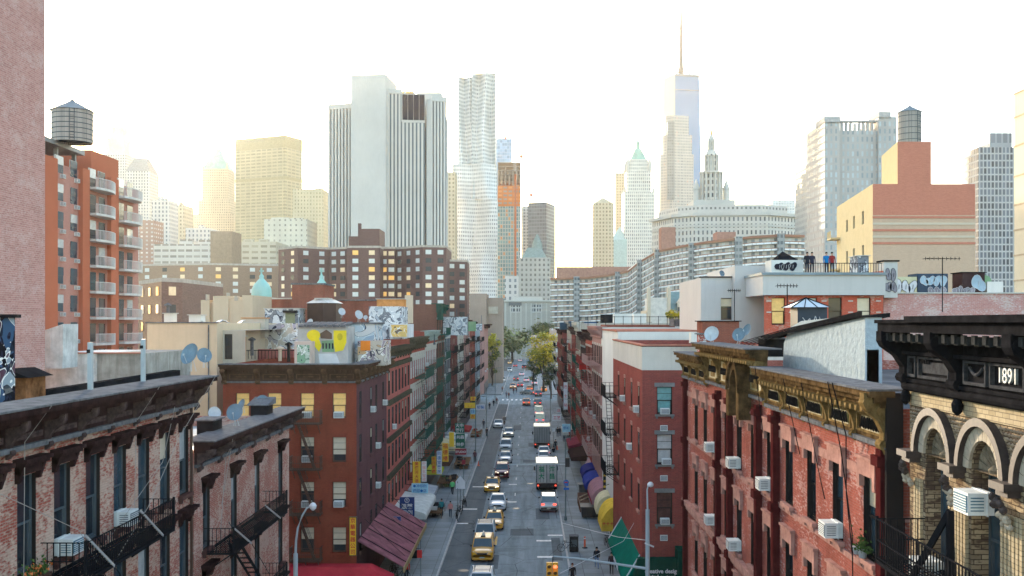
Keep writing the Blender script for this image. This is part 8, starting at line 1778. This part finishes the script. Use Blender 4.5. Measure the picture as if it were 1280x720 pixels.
for (a, b, fr_) in ((690.5,697.5,True),(683,690,False)):
    m = MB(); x0, x1 = PX(a,D), PX(b,D); m.box(x0,D-.12,PZ(728,D),x1,D+.12,PZ(703,D)); hs = part('housing', m, TY, t)
    for k, py in enumerate((707.5,715.5,723.5)):
        m = MB(); cz = PZ(py,D); cx = (x0+x1)/2; m.tube([(cx,D-.14,cz),(cx,D-.12,cz)], .105, 14); part('lens', m, RL if (k == 0 and fr_) else DM, hs)
        m = MB(); 
        for q in range(8): a0, a1 = math.pi*q/8, math.pi*(q+1)/8; m.hexa([(cx+.125*math.cos(a0),D-.34,cz+.12*math.sin(a0)),(cx+.14*math.cos(a0),D-.34,cz+.135*math.sin(a0)),(cx+.14*math.cos(a0),D-.12,cz+.135*math.sin(a0)),(cx+.125*math.cos(a0),D-.12,cz+.12*math.sin(a0)),(cx+.125*math.cos(a1),D-.34,cz+.12*math.sin(a1)),(cx+.14*math.cos(a1),D-.34,cz+.135*math.sin(a1)),(cx+.14*math.cos(a1),D-.12,cz+.135*math.sin(a1)),(cx+.125*math.cos(a1),D-.12,cz+.12*math.sin(a1))])
        part('visor', m, TY, hs)
m = MB(); m.bar((PX(691,D),D,PZ(703,D)),(PX(691,D),D,PZ(696,D)),.05); part('hanger', m, IRON, t)
t, x, D = pole('signal_pole', 'slim pole with long horizontal mast arm above the box truck on the right pavement', 'traffic light', 707, 652, 8.3, .07); m = MB(); m.bar((x,D,5.75),(PX(635,D),D,5.75),.07); m.bar((PX(649,D),D,5.75),(PX(649,D),D,6.3),.03); part('mast_arm', m, GP, t); m = MB(); m.box(x-.05,D-.2,5.5,x+.4,D+.15,6.4); part('signal_head', m, CTRIM, t)
m = MB(); m.tube([(x+.05,D-.09,3.95),(x+.05,D-.07,3.95)], .27, 16); part('round_sign', m, SBL, t); m = MB(); m.box(x-.1,D-.1,3.6,x+.28,D-.08,3.8); m.box(x-.2,D-.1,3.2,x+.35,D-.08,3.42); part('sign_plate', m, plain('sign_mid_blue', (.03,.12,.42), .5), t); m = MB(); m.box(x-.12,D-.11,3.9,x+.2,D-.095,4.0); part('red_bar', m, SR, t)
for k, (px, pb, h) in enumerate(((572,641,3.3),(575.5,638,3.6),(579.5,632,5.2))):
    t, x, D = pole('sign_post', '%s of three sign posts beside the parked bicycles on the left pavement' % ('nearest', 'middle', 'farthest and tallest')[k], 'sign', px, pb, h, .04, group='sign posts on the left pavement')
    m = MB()
    if k == 1: m.quad([(x-.5,D-.06,2.3),(x+.5,D-.06,2.3),(x+.5,D-.06,3.1),(x,D-.06,3.7),(x-.5,D-.06,3.1)]); m.box(x-.5,D-.055,2.3,x+.5,D-.03,3.1)
    else: m.box(x-.2,D-.07,h-.7,x+.2,D-.05,h-.2)
    part('sign_plate', m, SW if k != 2 else SM, t)
t, x, D = pole('sign_post', 'short post with bright red sign at the lower end of the left pavement', 'sign', 526, 728, 2.5, .04); m = MB(); m.box(x-.28,D-.07,1.9,x+.1,D-.05,2.5); part('sign_plate', m, SR, t)
for k, (px, pb, h, dx) in enumerate(((594.5,577,9.0,1.2),(608,546,8.5,1.2),(619,505,8.5,1.3),(713,575,8.5,-1.2),(692,560,3.2,0),(688,528,8.5,-1.3),(693,604,3.0,0))):
    t, x, D = pole('lamp_post' if h > 4 else 'sign_post', ('slim green grey lamp post by the yellow vertical signs', 'slim lamp post beside the dark dressed person on the left', 'lamp post at the far left corner', 'lamp post on the right pavement near the black canopy', 'short sign pole beside the white sedan on the right', 'lamp post on the right pavement beyond the vans', 'short sign pole beside the box truck with green letters')[k], 'street lamp' if h > 4 else 'sign', px, pb, h, .07 if h > 4 else .04)
    if dx: m = MB(); m.tube([(x,D,h),(x+dx*.4,D,h+.35),(x+dx,D,h+.4)], .04, 6); m.box(x+dx-.25,D-.1,h+.3,x+dx+.25,D+.1,h+.42); part('lamp_head', m, GRP, t)
    else: m = MB(); m.box(x-.2,D-.06,h-.6,x+.2,D-.04,h-.05); part('sign_plate', m, SW, t)
m = MB(); m.tube([(XC,70,6.3),(6.2,66,5.9),(PX(700,60),60,5.3)], .012, 4); t = single('overhead_cable', m, SW, 'thin pale cable stretched from the green awning wall over the right kerb', 'cable')
m = MB(); m.tube([(PX(809,55),55,8.3),(PX(760,70),62,7.0),(PX(703,75),75,5.3)], .012, 4); t = single('overhead_cable', m, SW, 'thin pale cable from the right street lamp over the right kerb', 'cable')

# ---------------------------------------------------------------- trees
BARK = plain('bark', (.06,.045,.035), .9)
def tree(name, label, x, y, z0, zt, r, cols, n, seed, leaf=.45, group=None, trunk=True, ry=None, zmid=None):
    rr = random.Random(seed); t = thing(name, label, 'tree', (x, y, 0), group); m = MB(); zc = (z0+zt)/2; rz_ = (zt-z0)/2; cl = []
    for k in range(26):
        while True:
            a = (rr.uniform(-1,1), rr.uniform(-1,1), rr.uniform(-1,1))
            if .25 < a[0]**2+a[1]**2+a[2]**2 < 1: break
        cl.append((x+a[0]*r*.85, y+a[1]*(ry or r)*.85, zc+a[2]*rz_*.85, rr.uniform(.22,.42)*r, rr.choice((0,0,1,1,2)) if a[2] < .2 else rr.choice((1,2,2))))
    for k in range(n):
        c = rr.choice(cl); s = rr.gauss(0,.5)*c[3]; px_ = c[0]+rr.gauss(0,.5)*c[3]; py_ = c[1]+s; pz = c[2]+rr.gauss(0,.42)*c[3]; L = leaf*rr.uniform(.5,1.2)
        u = Vector((rr.uniform(-1,1),rr.uniform(-1,1),rr.uniform(-.6,.6))).normalized()*L; v = u.cross(Vector((rr.uniform(-1,1),rr.uniform(-1,1),1))).normalized()*L*.6; P = Vector((px_,py_,pz))
        m.quad([P-u, P-v, P+u, P+v], c[4] if rr.random() < .8 else rr.randrange(3))
    part('crown', m, cols, t)
    if trunk:
        m = MB(); m.tube([(x,y,-.1),(x+.1,y,z0*.6),(x,y,zc)], [r*.07+.08,r*.055+.05,.06], 8)
        for c in cl[:9]: m.tube([(x,y,z0*.8),((x+c[0])/2,(y+c[1])/2,(z0+c[2])/2+.3),(c[0],c[1],c[2])], [.10,.06,.02], 5)
        part('trunk', m, BARK, t)
LF = lambda n, c: MATS.get('leaf_'+n) or plain('leaf_'+n, c, .6, var=.3, scale=1.5)
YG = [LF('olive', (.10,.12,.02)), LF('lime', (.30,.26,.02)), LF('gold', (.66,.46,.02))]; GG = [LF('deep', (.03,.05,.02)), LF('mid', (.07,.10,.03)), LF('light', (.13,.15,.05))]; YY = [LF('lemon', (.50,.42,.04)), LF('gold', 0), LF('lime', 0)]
HG = [LF('haze_deep', (.09,.11,.04)), LF('haze_mid', (.14,.16,.06)), LF('haze_light', (.22,.22,.08))]  # distance haze put into the leaf colours, paler than the nearer greens
for a in YG+GG+YY:
    p_ = [q for q in a.node_tree.nodes if q.type == 'BSDF_PRINCIPLED'][0]; p_.inputs['Transmission Weight'].default_value = 0.0
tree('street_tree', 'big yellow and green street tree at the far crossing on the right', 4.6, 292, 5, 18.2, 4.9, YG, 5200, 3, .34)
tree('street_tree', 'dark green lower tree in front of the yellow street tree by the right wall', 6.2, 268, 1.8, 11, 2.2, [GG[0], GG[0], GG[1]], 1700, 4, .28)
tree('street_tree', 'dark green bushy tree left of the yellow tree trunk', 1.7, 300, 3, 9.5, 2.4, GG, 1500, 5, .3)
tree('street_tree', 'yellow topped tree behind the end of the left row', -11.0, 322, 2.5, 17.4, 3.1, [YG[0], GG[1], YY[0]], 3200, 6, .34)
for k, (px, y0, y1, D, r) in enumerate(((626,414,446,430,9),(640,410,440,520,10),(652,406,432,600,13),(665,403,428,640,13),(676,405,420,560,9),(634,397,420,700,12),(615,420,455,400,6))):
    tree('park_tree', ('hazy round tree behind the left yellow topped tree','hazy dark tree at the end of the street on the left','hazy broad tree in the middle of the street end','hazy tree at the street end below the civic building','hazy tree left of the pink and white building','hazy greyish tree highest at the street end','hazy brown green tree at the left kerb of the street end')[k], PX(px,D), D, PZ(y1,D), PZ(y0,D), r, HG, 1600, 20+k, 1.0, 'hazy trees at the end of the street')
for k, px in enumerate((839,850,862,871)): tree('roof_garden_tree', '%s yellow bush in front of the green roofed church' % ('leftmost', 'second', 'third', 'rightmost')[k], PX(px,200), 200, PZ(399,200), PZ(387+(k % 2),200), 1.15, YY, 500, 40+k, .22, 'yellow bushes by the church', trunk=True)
bpy.data.scenes.remove(TS)
